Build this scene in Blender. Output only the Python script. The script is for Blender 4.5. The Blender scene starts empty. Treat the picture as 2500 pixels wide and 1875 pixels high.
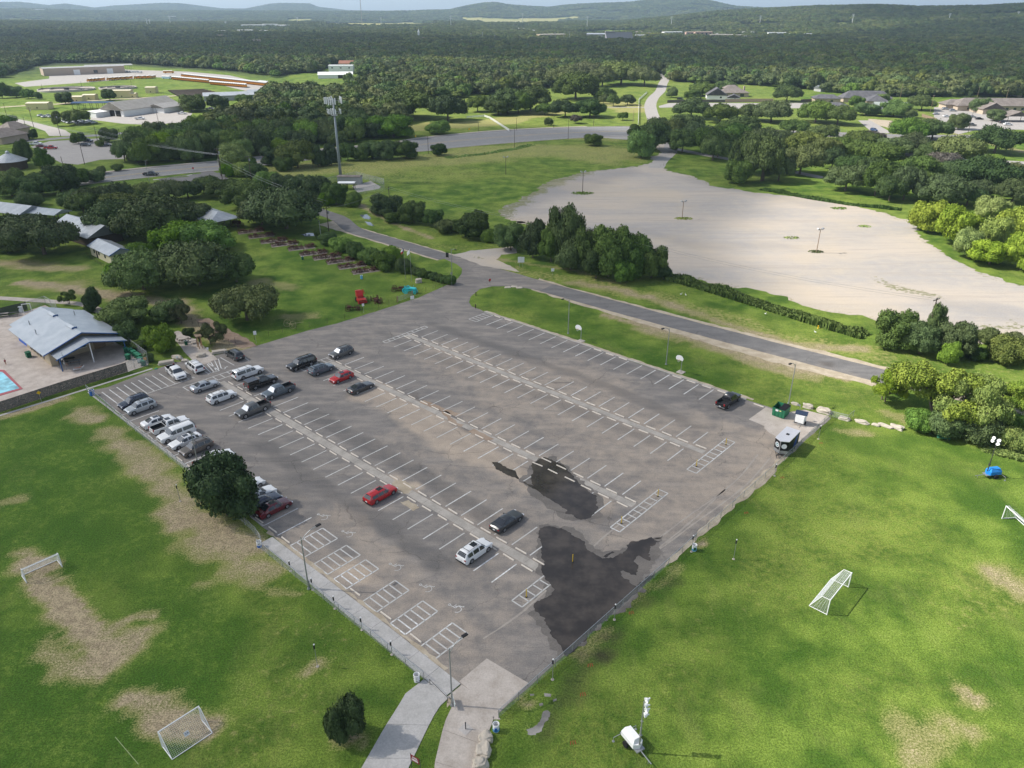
import bpy, bmesh, math, random
import numpy as np
from mathutils import Vector, Matrix, noise as mn
R = math.radians
SC = bpy.context.scene
COL = SC.collection
rng = np.random.default_rng(7)
random.seed(7)

# ---------------------------------------------------------------- camera, light, exposure
CAM_H, FPX, HOR = 60.0, 1830.0, 28.0           # height in m, focal length in px of a 2500 px wide frame, horizon row
PITCH = math.atan((937.5 - HOR) / FPX)
cd = bpy.data.cameras.new('camera'); cam = bpy.data.objects.new('camera', cd); COL.objects.link(cam)
cam.location = (0, 0, CAM_H); cam.rotation_euler = (math.pi / 2 - PITCH, 0, 0)
cd.sensor_width = 36.0; cd.lens = 36.0 * FPX / 2500.0; cd.clip_start = 0.5; cd.clip_end = 60000
SC.camera = cam
SUN_EL, SUN_AZ = R(43.5), math.atan2(0.09, -1.0)         # direction towards the sun in the xy plane
sdir = Vector((math.cos(SUN_AZ) * math.cos(SUN_EL), math.sin(SUN_AZ) * math.cos(SUN_EL), math.sin(SUN_EL)))
sl = bpy.data.lights.new('sun', 'SUN'); sun = bpy.data.objects.new('sun', sl); COL.objects.link(sun)
sl.energy = 4.6; sl.angle = R(0.6); sl.color = (1.0, 0.955, 0.88)
sun.rotation_euler = sdir.to_track_quat('Z', 'Y').to_euler(); sun.location = (0, 0, 300)
wd = bpy.data.worlds.new('World'); SC.world = wd; wd.use_nodes = True
wn = wd.node_tree; wn.nodes.clear()
sky = wn.nodes.new('ShaderNodeTexSky'); sky.sky_type = 'NISHITA'; sky.sun_disc = False
sky.sun_elevation = SUN_EL; sky.sun_rotation = math.atan2(sdir.x, sdir.y); sky.dust_density = 1.6; sky.ozone_density = 1.4; sky.altitude = 300
bg = wn.nodes.new('ShaderNodeBackground'); bg.inputs['Strength'].default_value = 0.125
wo = wn.nodes.new('ShaderNodeOutputWorld')
hs_ = wn.nodes.new('ShaderNodeHueSaturation'); hs_.inputs['Saturation'].default_value = .62; wn.links.new(sky.outputs[0], hs_.inputs['Color']); wn.links.new(hs_.outputs[0], bg.inputs[0]); wn.links.new(bg.outputs[0], wo.inputs[0])
SC.view_settings.view_transform = 'Standard'; SC.view_settings.look = 'None'
SC.view_settings.exposure = 0.62; SC.view_settings.gamma = 1.0
cy = SC.cycles
cy.max_bounces = 6; cy.diffuse_bounces = 2; cy.glossy_bounces = 3; cy.transmission_bounces = 3
cy.volume_bounces = 0; cy.transparent_max_bounces = 12; cy.use_denoising = True
HAZE = 0.00009
CLOUD = 0.70
cy.use_fast_gi = False; cy.caustics_reflective = False; cy.caustics_refractive = False

# ---------------------------------------------------------------- projection helpers (photo pixel -> place on the ground)
CP, SP = math.cos(PITCH), math.sin(PITCH)
def ray(x, y):
    dx = (x - 1250.0) / FPX; dy = (937.5 - y) / FPX
    return np.array([dx, CP + dy * SP, -SP + dy * CP])
def G(x, y, z=0.0):
    d = ray(x, y); t = (z - CAM_H) / d[2]
    return Vector((d[0] * t, d[1] * t, z))
def PX(p):                                     # metres per pixel at a place
    return (p[1] * CP - (p[2] - CAM_H) * SP) / FPX
def hgt_from(base, ytop):                      # height of an upright whose foot stands at base and whose top shows at row ytop
    dy = (937.5 - ytop) / FPX
    # z/(depth): solve (Y*SP + Z*CP)/(Y*CP - Z*SP) = dy
    Y = base[1]; Z = (dy * Y * CP - Y * SP) / (CP + dy * SP)
    return Z + CAM_H - base[2]
TH = R(-42.2)                                  # car-park grid: u runs along the rows, v across them
U = Vector((math.cos(TH), math.sin(TH), 0)); V = Vector((-U.y, U.x, 0))
O_ = G(989, 822)
def P(u, v, z=0.0):
    p = O_ + U * u + V * v; return Vector((p.x, p.y, z))

# ---------------------------------------------------------------- object helpers
def tag(o, label=None, cat=None, group=None, kind=None):
    if label: o['label'] = label
    if cat: o['category'] = cat
    if group: o['group'] = group
    if kind: o['kind'] = kind
    return o
def thing(name, label, cat, loc=(0, 0, 0), rz=0.0, group=None):
    o = bpy.data.objects.new(name, None); COL.objects.link(o)
    o.empty_display_size = 0.3
    o.location = loc; o.rotation_euler = (0, 0, rz)
    return tag(o, label, cat, group)
def dup(root, loc, rz=None, label=None, group=None, scale=None, cat=None):
    r = root.copy(); COL.objects.link(r); r.location = loc
    if rz is not None: r.rotation_euler = (0, 0, rz)
    if scale is not None: r.scale = scale
    tag(r, label, cat, group)
    for ch in list(root.children):
        c = ch.copy(); COL.objects.link(c); c.parent = r
        for g in list(ch.children):
            d = g.copy(); COL.objects.link(d); d.parent = c
    return r
class MB:
    def __init__(s): s.v = []; s.f = []; s.M = None; s.sm = False
    def _add(s, vs, fs):
        n = len(s.v)
        if s.M is not None: vs = [s.M @ Vector(v) for v in vs]
        s.v += [tuple(v) for v in vs]; s.f += [tuple(i + n for i in f) for f in fs]
        return s
    def box(s, c, d, rz=0.0, rx=0.0, ry=0.0):
        M = Matrix.Translation(c) @ Matrix.Rotation(rz, 4, 'Z') @ Matrix.Rotation(ry, 4, 'Y') @ Matrix.Rotation(rx, 4, 'X')
        vs = [M @ Vector((a * d[0] / 2, b * d[1] / 2, e * d[2] / 2)) for a in (-1, 1) for b in (-1, 1) for e in (-1, 1)]
        return s._add(vs, [(0, 1, 3, 2), (4, 6, 7, 5), (0, 4, 5, 1), (2, 3, 7, 6), (0, 2, 6, 4), (1, 5, 7, 3)])
    def tube(s, pts, r, n=6, r1=None, caps=True):
        pts = [Vector(p) for p in pts]; m = len(pts); rings = []; vs = []
        for i, p in enumerate(pts):
            t = (pts[min(i + 1, m - 1)] - pts[max(i - 1, 0)]).normalized()
            a = t.orthogonal().normalized() if i == 0 else (a - t * a.dot(t)).normalized()
            b = t.cross(a)
            rr = r[i] if isinstance(r, (list, tuple)) else (r if r1 is None else r + (r1 - r) * i / (m - 1))
            for k in range(n):
                an = 2 * math.pi * k / n; vs.append(p + (a * math.cos(an) + b * math.sin(an)) * rr)
        fs = [(i * n + k, i * n + (k + 1) % n, (i + 1) * n + (k + 1) % n, (i + 1) * n + k) for i in range(m - 1) for k in range(n)]
        if caps: fs += [tuple(range(n))[::-1], tuple((m - 1) * n + k for k in range(n))]
        return s._add(vs, fs)
    def lathe(s, prof, c=(0, 0, 0), n=12, axis='Z'):
        vs = []
        for r, z in prof:
            for k in range(n):
                an = 2 * math.pi * k / n
                p = (r * math.cos(an), r * math.sin(an), z)
                if axis == 'Y': p = (p[0], p[2], p[1])
                if axis == 'X': p = (p[2], p[0], p[1])
                vs.append((p[0] + c[0], p[1] + c[1], p[2] + c[2]))
        m = len(prof)
        fs = [(i * n + k, i * n + (k + 1) % n, (i + 1) * n + (k + 1) % n, (i + 1) * n + k) for i in range(m - 1) for k in range(n)]
        fs += [tuple(range(n))[::-1], tuple((m - 1) * n + k for k in range(n))]
        return s._add(vs, fs)
    def poly(s, pts): return s._add(pts, [tuple(range(len(pts)))])
    def prism(s, pts, z0, z1):
        n = len(pts); vs = [(p[0], p[1], z0) for p in pts] + [(p[0], p[1], z1) for p in pts]
        return s._add(vs, [tuple(range(n))[::-1], tuple(range(n, 2 * n))] + [(i, (i + 1) % n, n + (i + 1) % n, n + i) for i in range(n)])
    def mesh(s, name, mat, smooth=False):
        me = bpy.data.meshes.new(name); me.from_pydata(s.v, [], s.f); me.update()
        bm = bmesh.new(); bm.from_mesh(me); bmesh.ops.recalc_face_normals(bm, faces=bm.faces[:]); bm.to_mesh(me); bm.free()
        if mat: me.materials.append(mat)
        if smooth:
            for p in me.polygons: p.use_smooth = True
        return me
    def build(s, name, mat, parent=None, smooth=False, loc=None, rz=None):
        o = bpy.data.objects.new(name, s.mesh(name, mat, smooth)); COL.objects.link(o)
        if parent: o.parent = parent
        if loc is not None: o.location = loc
        if rz is not None: o.rotation_euler = (0, 0, rz)
        return o
def rag(pts, step, amp, seed=0, closed=True, fine=0.35):
    """densify an outline and push it about so it reads as a natural edge"""
    out = []; n = len(pts)
    for i in range(n if closed else n - 1):
        a = Vector(pts[i]); b = Vector(pts[(i + 1) % n]); L = (b - a).length
        k = max(1, int(L / step)); t = (b - a).normalized() if L > 0 else Vector((1, 0, 0)); nn = Vector((-t.y, t.x, 0))
        for j in range(k):
            p = a.lerp(b, j / k)
            d = mn.noise(Vector((p.x / (amp * 6 + .01), p.y / (amp * 6 + .01), seed))) + fine * mn.noise(Vector((p.x / (amp * 1.3 + .01), p.y / (amp * 1.3 + .01), seed + 9)))
            out.append(p + nn * d * amp * 1.6)
    if not closed: out.append(Vector(pts[-1]))
    return out

# ---------------------------------------------------------------- materials
class NT:
    def __init__(s, m): m.use_nodes = True; s.t = m.node_tree; s.t.nodes.clear()
    def n(s, ty, **kw):
        x = s.t.nodes.new(ty)
        for k, v in kw.items():
            if k.startswith('i_'):
                key = k[2:]; key = int(key) if key.isdigit() else key.replace('_', ' ')
                if hasattr(v, 'links') or isinstance(v, bpy.types.NodeSocket): s.t.links.new(v, x.inputs[key])
                else: x.inputs[key].default_value = v
            else: setattr(x, k, v)
        return x
    def noise(s, scale, detail=3, rough=.55, vec=None, dist=0.0):
        x = s.n('ShaderNodeTexNoise'); x.inputs['Scale'].default_value = scale; x.inputs['Detail'].default_value = detail
        x.inputs['Roughness'].default_value = rough; x.inputs['Distortion'].default_value = dist
        if vec is not None: s.t.links.new(vec, x.inputs['Vector'])
        return x.outputs[0]
    def m(s, op, a, b=None, c=None, clamp=False):
        x = s.n('ShaderNodeMath', operation=op, use_clamp=clamp)
        for i, q in enumerate((a, b, c)):
            if q is None: continue
            if isinstance(q, (int, float)): x.inputs[i].default_value = q
            else: s.t.links.new(q, x.inputs[i])
        return x.outputs[0]
    def ss(s, v, lo, hi):
        x = s.n('ShaderNodeMapRange', interpolation_type='SMOOTHSTEP'); s.t.links.new(v, x.inputs[0])
        x.inputs[1].default_value = lo; x.inputs[2].default_value = hi; return x.outputs[0]
    def mix(s, f, a, b, mode='MIX'):
        x = s.n('ShaderNodeMix', data_type='RGBA', blend_type=mode)
        for i, q in ((0, f), (6, a), (7, b)):
            if isinstance(q, (int, float)): x.inputs[i].default_value = q
            elif isinstance(q, tuple): x.inputs[i].default_value = (*q[:3], 1)
            else: s.t.links.new(q, x.inputs[i])
        return x.outputs[2]
    def out(s, col, rough=.9, spec=.2, bump=None, bstr=.3, bdist=.05, metal=0.0, **kw):
        b = s.n('ShaderNodeBsdfPrincipled')
        def put(k, q):
            if isinstance(q, (int, float)): b.inputs[k].default_value = q
            elif isinstance(q, tuple): b.inputs[k].default_value = (*q[:3], 1)
            else: s.t.links.new(q, b.inputs[k])
        put('Base Color', col); put('Roughness', rough); put('Specular IOR Level', spec); put('Metallic', metal)
        for k, q in kw.items(): put(k.replace('_', ' '), q)
        if bump is not None:
            bp = s.n('ShaderNodeBump'); bp.inputs['Strength'].default_value = bstr; bp.inputs['Distance'].default_value = bdist
            s.t.links.new(bump, bp.inputs['Height']); s.t.links.new(bp.outputs[0], b.inputs['Normal'])
        o = s.n('ShaderNodeOutputMaterial'); s.t.links.new(b.outputs[0], o.inputs[0]); return b
    def pos(s): return s.n('ShaderNodeNewGeometry').outputs['Position']
    def attr(s, name):
        x = s.n('ShaderNodeAttribute'); x.attribute_name = name; return x
MC = {}
def M(name, col, rough=.6, spec=.3, metal=0.0, var=.12, scale=3.0, coat=0.0, rnd=0.0):
    """plain material with a little procedural wear"""
    if name in MC: return MC[name]
    m = bpy.data.materials.new(name); t = NT(m)
    tc = t.n('ShaderNodeTexCoord').outputs['Object']
    n1 = t.noise(scale, 4, .6, tc)
    f = t.m('MULTIPLY_ADD', n1, var * 2, 1 - var)
    if rnd:
        oi = t.n('ShaderNodeObjectInfo').outputs['Random']
        f = t.m('MULTIPLY', f, t.m('MULTIPLY_ADD', oi, rnd * 2, 1 - rnd))
    hsv = t.n('ShaderNodeHueSaturation'); t.t.links.new(f, hsv.inputs['Value']); hsv.inputs['Color'].default_value = (*col, 1)
    kw = {}
    if coat: kw['Coat_Weight'] = coat
    t.out(hsv.outputs[0], rough, spec, metal=metal, **kw)
    MC[name] = m; return m

# ---------------------------------------------------------------- terrain
def smooth(x): x = np.clip(x, 0, 1); return x * x * (3 - 2 * x)
def vnoise(x, y, seed=0):                      # vectorised value noise
    xi = np.floor(x).astype(np.int64); yi = np.floor(y).astype(np.int64); fx = smooth(x - xi); fy = smooth(y - yi)
    def h(a, b):
        q = (a * 374761393 + b * 668265263 + seed * 974634777) & 0x7fffffff
        q = ((q ^ (q >> 13)) * 1274126177) & 0x7fffffff
        return ((q ^ (q >> 16)) & 0xffff) / 65535.0
    return (h(xi, yi) * (1 - fx) + h(xi + 1, yi) * fx) * (1 - fy) + (h(xi, yi + 1) * (1 - fx) + h(xi + 1, yi + 1) * fx) * fy
def fbm(x, y, seed=0, o=4):
    s = 0; a = .5
    for k in range(o): s = s + a * vnoise(x * 2 ** k, y * 2 ** k, seed + k); a *= .5
    return s
# skylines: (pixel x, pixel y of the crest), distance, half width before / behind
RIDGES = [
 ([(-300,14),(0,8),(50,8),(120,16),(160,12),(231,22),(278,17),(400,10),(440,11),(540,23),(600,24),(660,12),(690,10),(755,11),(775,19),(850,28),(1000,31),(1400,30),(2600,30)], 9500, 2600, 2500),
 ([(-300,26),(100,25),(250,29),(700,30),(950,31),(1050,28),(1100,27),(1125,21),(1154,15),(1185,10),(1215,10),(1240,15),(1295,19),(1340,21),(1380,16),(1421,13),(1480,11),(1548,8),(1580,3),(1610,2),(1640,3),(1690,0),(1738,5),(1770,13),(1801,19),(1900,24),(2100,27),(2600,27)], 6500, 1900, 1800),
 ([(-300,60),(200,60),(1500,60),(1650,44),(1750,33),(1850,27),(1900,25),(1990,20),(2060,19),(2129,17),(2190,19),(2243,22),(2320,21),(2400,20),(2500,15),(2700,11)], 3600, 1500, 1500),
]
def hgt(X, Y):
    X = np.asarray(X, float); Y = np.asarray(Y, float)
    D = np.hypot(X, Y); az = X / np.maximum(Y, 1.0)
    h = np.zeros_like(D)
    for prof, dist, wf, wb in RIDGES:
        # azimuth X/Y of the skyline pixel and the height that puts the crest on its row
        A = []; Hh = []
        for x, y in prof:
            d = ray(x, y); A.append(d[0] / d[1]); L = math.hypot(d[0], d[1]); Hh.append(CAM_H + d[2] / L * dist)
        H = np.interp(az, A, Hh); H = np.maximum(H, 0)
        s = np.where(D < dist, smooth((D - dist + wf) / wf) , smooth(1 - (D - dist) / wb))
        h = np.maximum(h, H * s)
    und = smooth((D - 1500) / 2500)
    h = h + und * (fbm(X / 700, Y / 700, 5) - .45) * 26 * (1 - .75 * smooth(h / 60))
    return np.where(Y < 200, 0, h * smooth((D - 1300) / 900))
def GT(x, y):                                  # photo pixel -> place on the terrain
    d = ray(x, y)
    p = G(x, y) if d[2] < -0.002 else None
    if p is not None and p.y < 1250: return p
    t = 1200.0
    while t < 16000:
        q = d * t
        if CAM_H + q[2] <= float(hgt(q[0], q[1])): break
        t += max(4.0, t * .004)
    q = d * t
    return Vector((q[0], q[1], float(hgt(q[0], q[1]))))

def inpoly(X, Y, poly):
    X = np.asarray(X); Y = np.asarray(Y); c = np.zeros(X.shape, bool); n = len(poly); j = n - 1
    for i in range(n):
        xi, yi = poly[i][0], poly[i][1]; xj, yj = poly[j][0], poly[j][1]
        if yi != yj:
            c ^= ((yi > Y) != (yj > Y)) & (X < (xj - xi) * (Y - yi) / (yj - yi) + xi)
        j = i
    return c
def seg_dist(X, Y, pts):
    d = np.full(np.shape(X), 1e9)
    if len(pts) == 1: return np.hypot(X - pts[0][0], Y - pts[0][1])
    for a, b in zip(pts[:-1], pts[1:]):
        vx, vy = b[0] - a[0], b[1] - a[1]; L = vx * vx + vy * vy + 1e-9
        t = np.clip(((X - a[0]) * vx + (Y - a[1]) * vy) / L, 0, 1)
        d = np.minimum(d, np.hypot(X - a[0] - t * vx, Y - a[1] - t * vy))
    return d
# ---------------------------------------------------------------- ground sheet
def axis(*segs):
    out = []
    for a, b, st in segs: out += list(np.arange(a, b, st))
    return np.array(out + [segs[-1][1]])
gx = np.concatenate([-np.geomspace(14000, 420, 90), axis((-400, -130, 3.5), (-130, -90, 1.2), (-90, 90, 0.9), (90, 130, 1.2), (130, 400, 3.5)), np.geomspace(420, 14000, 90)])
gy = np.concatenate([axis((-400, 20, 40), (20, 34, 4), (34, 150, 0.9), (150, 260, 1.6), (260, 520, 3), (520, 900, 5)), np.geomspace(906, 15000, 200)])
XX, YY = np.meshgrid(gx, gy); ZZ = hgt(XX, YY)
nx, ny = len(gx), len(gy)

FIELDS = [  # far clearings, pixel outlines: (outline, dryness)
 ([(771,57),(1011,54),(1075,60),(1060,64),(897,66),(802,64)], .95),
 ([(1113,44),(1200,45),(1300,45),(1417,40),(1416,47),(1360,51),(1390,60),(1300,59),(1185,61),(1138,53)], 1),
 ([(1402,80),(1478,73),(1599,73),(1590,80),(1469,87),(1418,88)], .45),
 ([(222,47),(316,52),(300,56),(230,52)], 1), ([(0,45),(110,48),(112,53),(0,52)], 1), ([(10,66),(55,70),(50,75),(12,72)], .9),
 ([(2022,63),(2045,54),(2115,60),(2060,66)], 1), ([(1953,69),(2010,66),(2000,72)], .9),
 ([(700,48),(770,46),(765,54),(700,55)], .9),([(380,88),(470,86),(460,92),(385,93)], .7),([(1200,104),(1290,101),(1300,107),(1210,110)], .5),([(1440,101),(1600,99),(1610,104),(1450,106)], .6),([(1900,98),(1980,97),(1990,102),(1900,103)], .5),([(900,76),(1050,74),(1060,78),(905,80)], .8),([(60,92),(180,88),(190,92),(70,97)], .6),([(1250,66),(1330,65),(1330,69),(1260,70)], .9),([(2200,98),(2300,97),(2290,103),(2200,103)], .5),([(1850,26),(1856,26),(1856,28),(1850,28)], .3),
]
CLEAR = [   # clearings inside the woods nearer than a kilometre (soft grass)
 ([(0,196),(110,196),(108,160),(300,158),(440,168),(560,178),(655,200),(650,226),(575,262),(470,300),(360,340),(200,400),(0,450)], .35),
 ([(735,205),(850,196),(1000,185),(1000,160),(930,160),(800,165),(690,190)], .3),
 ([(990,262),(1180,222),(1270,228),(1420,190),(1480,180),(1480,215),(1570,195),(1800,190),(1990,250),(2130,240),(2500,245),(2500,345),(1000,345)], .55),
]
FIELDS_W = [([GT(*p) for p in o], d) for o, d in FIELDS]
CLEAR_W = [([G(*p) for p in o], d) for o, d in CLEAR]
# masks: each stroke is (pixel points, half width in m, strength)
SOIL = [ ([(60,1380),(110,1385)],2.4,.8),([(40,1350),(65,1350)],1.3,.6),
 ([(105,1415),(160,1480),(215,1560),(260,1600)],2.5,.85),([(110,1600),(180,1620),(300,1590),(350,1545)],2.2,.62),([(240,1560),(320,1510),(370,1500)],1.3,.7),
 ([(230,1640),(290,1600),(310,1560)],2.5,.7),([(330,1700),(390,1720),(400,1740)],2.4,.8),([(395,1760),(480,1780)],2.7,.85),([(120,1560),(150,1600),(130,1650)],1.4,.55),
 ([(190,1010),(240,1020)],3.0,.72),([(270,1060),(330,1110),(400,1170),(440,1240)],3.1,.66),([(290,1080),(400,1140)],2.4,.6),
 ([(440,1240),(520,1300),(600,1330)],4,.78),([(470,1330),(560,1350),(640,1400)],3.2,.62),([(0,1020),(70,1000),(150,975)],1.6,.7),
 ([(545,1395),(600,1420)],1.6,.5),([(480,1425),(500,1430)],1.2,.5),([(740,1640),(780,1620)],1.2,.62),([(830,1800),(880,1800)],1.3,.75),
 ([(0,1230),(40,1220)],2.0,.55),([(640,1440),(720,1450)],1.1,.5),
 ([(60,690),(180,705),(260,720),(330,730),(420,735),(480,790),(560,850)],3.4,.78),([(300,715),(420,750),(500,800),(560,840),(620,862)],2.4,.8),
 ([(0,640),(90,650),(200,655)],5,.62),([(100,700),(200,690)],4,.55),([(640,690),(700,700)],4,.5),([(700,775),(760,770)],3,.55),
 ([(870,495),(960,545),(1050,580)],1.8,.72),([(1400,690),(1500,705),(1600,730),(1800,800),(1950,845),(2100,850)],2.6,.66),([(1200,630),(1400,660),(1500,690)],1.5,.5),
 ([(1480,770),(1600,800),(1700,830),(1800,860),(1900,890),(2060,925)],2.0,.75),([(1560,800),(1750,850),(1850,890),(1990,925)],2.6,.6),
 ([(2040,1050),(2120,1060)],1.5,.55),([(2170,1010),(2230,1030)],2,.5),([(2440,1400),(2490,1450)],3,.55),([(2340,1685),(2380,1710)],1.8,.68),([(2310,1760),(2370,1790)],1.6,.5),
 ([(2200,1770),(2290,1800),(2240,1850)],2.4,.5),([(1240,1690),(1290,1720)],.9,.6),([(1420,1600),(1480,1540)],1.3,.45),
 ([(990,1480),(960,1500)],.8,.5),([(1520,1480),(1620,1420),(1660,1380)],1.2,.35),([(1700,1330),(1720,1325)],.9,.8),([(1950,1030),(1990,1060)],1,.5),
 ([(1500,495),(1550,500)],2,.4),([(60,575),(0,580)],5,.4),([(2250,200),(2350,290)],0.1,.1),
 ([(2220,300),(2350,330),(2420,350),(2500,372)],5,.6)]
DRY = [ ([(700,1500),(820,1560),(760,1700),(560,1800)],5,.5),([(650,1620),(720,1720),(650,1820)],5,.5),([(230,1380),(300,1600)],4,.4),
 ([(1950,1380),(1800,1480),(1700,1600),(1620,1700)],5,.45),([(2300,1150),(2200,1250),(2100,1330)],4,.35),([(2350,1500),(2480,1400)],5,.5),([(2100,1700),(2400,1750),(2300,1850)],6,.42),
 ([(1750,1250),(1900,1200)],4,.3),([(1850,900),(2100,960),(2170,1010)],5,.45),([(1700,880),(1850,930)],3,.4),([(1150,690),(1250,760),(1400,800)],3,.3),
 ([(700,470),(820,520),(960,560),(1080,600),(1200,610)],6,.55),([(1260,660),(1450,690),(1650,740),(1900,820),(2150,870)],6,.7),([(2200,880),(2500,940)],10,.55),
 ([(1000,310),(1200,300),(1500,250),(1540,270)],20,.95),([(700,420),(1000,400),(1300,360),(1500,380)],30,.8),([(800,450),(1100,420)],25,.6),([(1200,340),(1500,330)],25,.8),([(2200,380),(2500,400)],12,.6),([(1650,430),(1900,470)],6,.5),
 ([(1150,350),(1450,345)],10,.5),([(450,1100),(520,1250),(560,1330),(700,1420)],6,.4),([(880,1600),(760,1640)],4,.4),([(0,680),(300,700)],8,.35),([(1460,220),(1520,250)],8,.5)]
LUSH = [ ([(100,1080),(150,1250),(300,1300)],16,.8),([(60,1650),(100,1850),(250,1840)],11,.85),([(430,1480),(520,1640),(420,1650)],8,.8),([(820,1560),(760,1500)],4,.5), ([(420,1050),(200,1150),(150,1300),(300,1350)],8,.6),([(0,1500),(100,1560),(60,1700)],6,.5),([(1800,1500),(1870,1600)],3.5,.8),([(1500,1480),(1420,1600),(1350,1700),(1250,1860)],2.2,.7),
 ([(2050,1060),(2250,1130),(2400,1220)],5,.6),([(2150,1080),(2250,1070),(2450,1130)],3,.6),([(1250,720),(1400,800),(1600,860),(1750,920)],4,.55),([(1240,745),(1290,740)],1.5,.9),([(1580,870),(1640,900)],3,.9),
 ([(1600,1440),(1700,1340),(1800,1240)],2,.5),([(650,560),(900,700),(700,800)],10,.5),([(2480,1600),(2500,1700)],5,.5),([(700,850),(620,800)],6,.3),([(400,1350),(480,1450)],5,.5)]
WET = [ ([(1505,1540),(1470,1600)],1.6,.9),([(1640,1420),(1560,1480)],1.3,.55),([(1420,1620),(1400,1690)],2.2,.5),([(870,540),(1050,560)],1.2,.4),([(1330,1800),(1370,1700)],1,.5)]
KW = .85
def mask(strokes, X, Y):
    out = np.zeros_like(X)
    for pts, w, s in strokes:
        w = w * KW; W = [G(*p) for p in pts]; xs = [p.x for p in W]; ys = [p.y for p in W]; m_ = 2.5 * w + 2
        sel = (X > min(xs) - m_) & (X < max(xs) + m_) & (Y > min(ys) - m_) & (Y < max(ys) + m_)
        if not sel.any(): continue
        x, y = X[sel], Y[sel]
        wob = (fbm(x / max(w, 1), y / max(w, 1), 31, 3) - .45) * w * 1.5
        d = seg_dist(x, y, W) + wob
        out[sel] = np.maximum(out[sel], s * (1 - smooth((d - .35 * w) / (1.0 * w))))
    return out
m_soil = mask(SOIL, XX, YY); m_dry = mask(DRY, XX, YY); m_lush = mask(LUSH, XX, YY); m_wet = mask(WET, XX, YY)
m_wood = smooth((YY - 700) / 300)
DD = np.hypot(XX, YY)
for poly, d in CLEAR_W:
    s = inpoly(XX, YY, poly); m_wood[s] = 0; m_dry[s] = np.maximum(m_dry[s], d)
for poly, d in FIELDS_W:
    s = inpoly(XX, YY, poly); m_wood[s] = 0; m_dry[s] = d
def attr_color(me, name, cols):
    a = me.attributes.new(name, 'FLOAT_COLOR', 'POINT')
    buf = np.ones((len(me.vertices), 4), np.float32)
    for i, c in enumerate(cols): buf[:, i] = np.ravel(c)
    a.data.foreach_set('color', buf.ravel())
def grid_mesh(name, X, Y, Z):
    h, w = X.shape; me = bpy.data.meshes.new(name)
    co = np.stack([X, Y, Z], -1).reshape(-1, 3).astype(np.float32)
    idx = np.arange(h * w).reshape(h, w)
    q = np.stack([idx[:-1, :-1], idx[:-1, 1:], idx[1:, 1:], idx[1:, :-1]], -1).reshape(-1, 4).astype(np.int32)
    me.vertices.add(len(co)); me.vertices.foreach_set('co', co.ravel())
    me.loops.add(q.size); me.loops.foreach_set('vertex_index', q.ravel())
    me.polygons.add(len(q)); me.polygons.foreach_set('loop_start', np.arange(0, q.size, 4, dtype=np.int32))
    me.update(calc_edges=True); me.validate()
    return me
gme = grid_mesh('ground', XX, YY, ZZ)
attr_color(gme, 'mk', (m_soil, m_dry, m_wood, m_lush))
a_ = gme.attributes.new('wet', 'FLOAT', 'POINT'); a_.data.foreach_set('value', np.ravel(m_wet).astype(np.float32))
for p in gme.polygons[:0]: pass
gme.polygons.foreach_set('use_smooth', [True] * len(gme.polygons))

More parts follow.
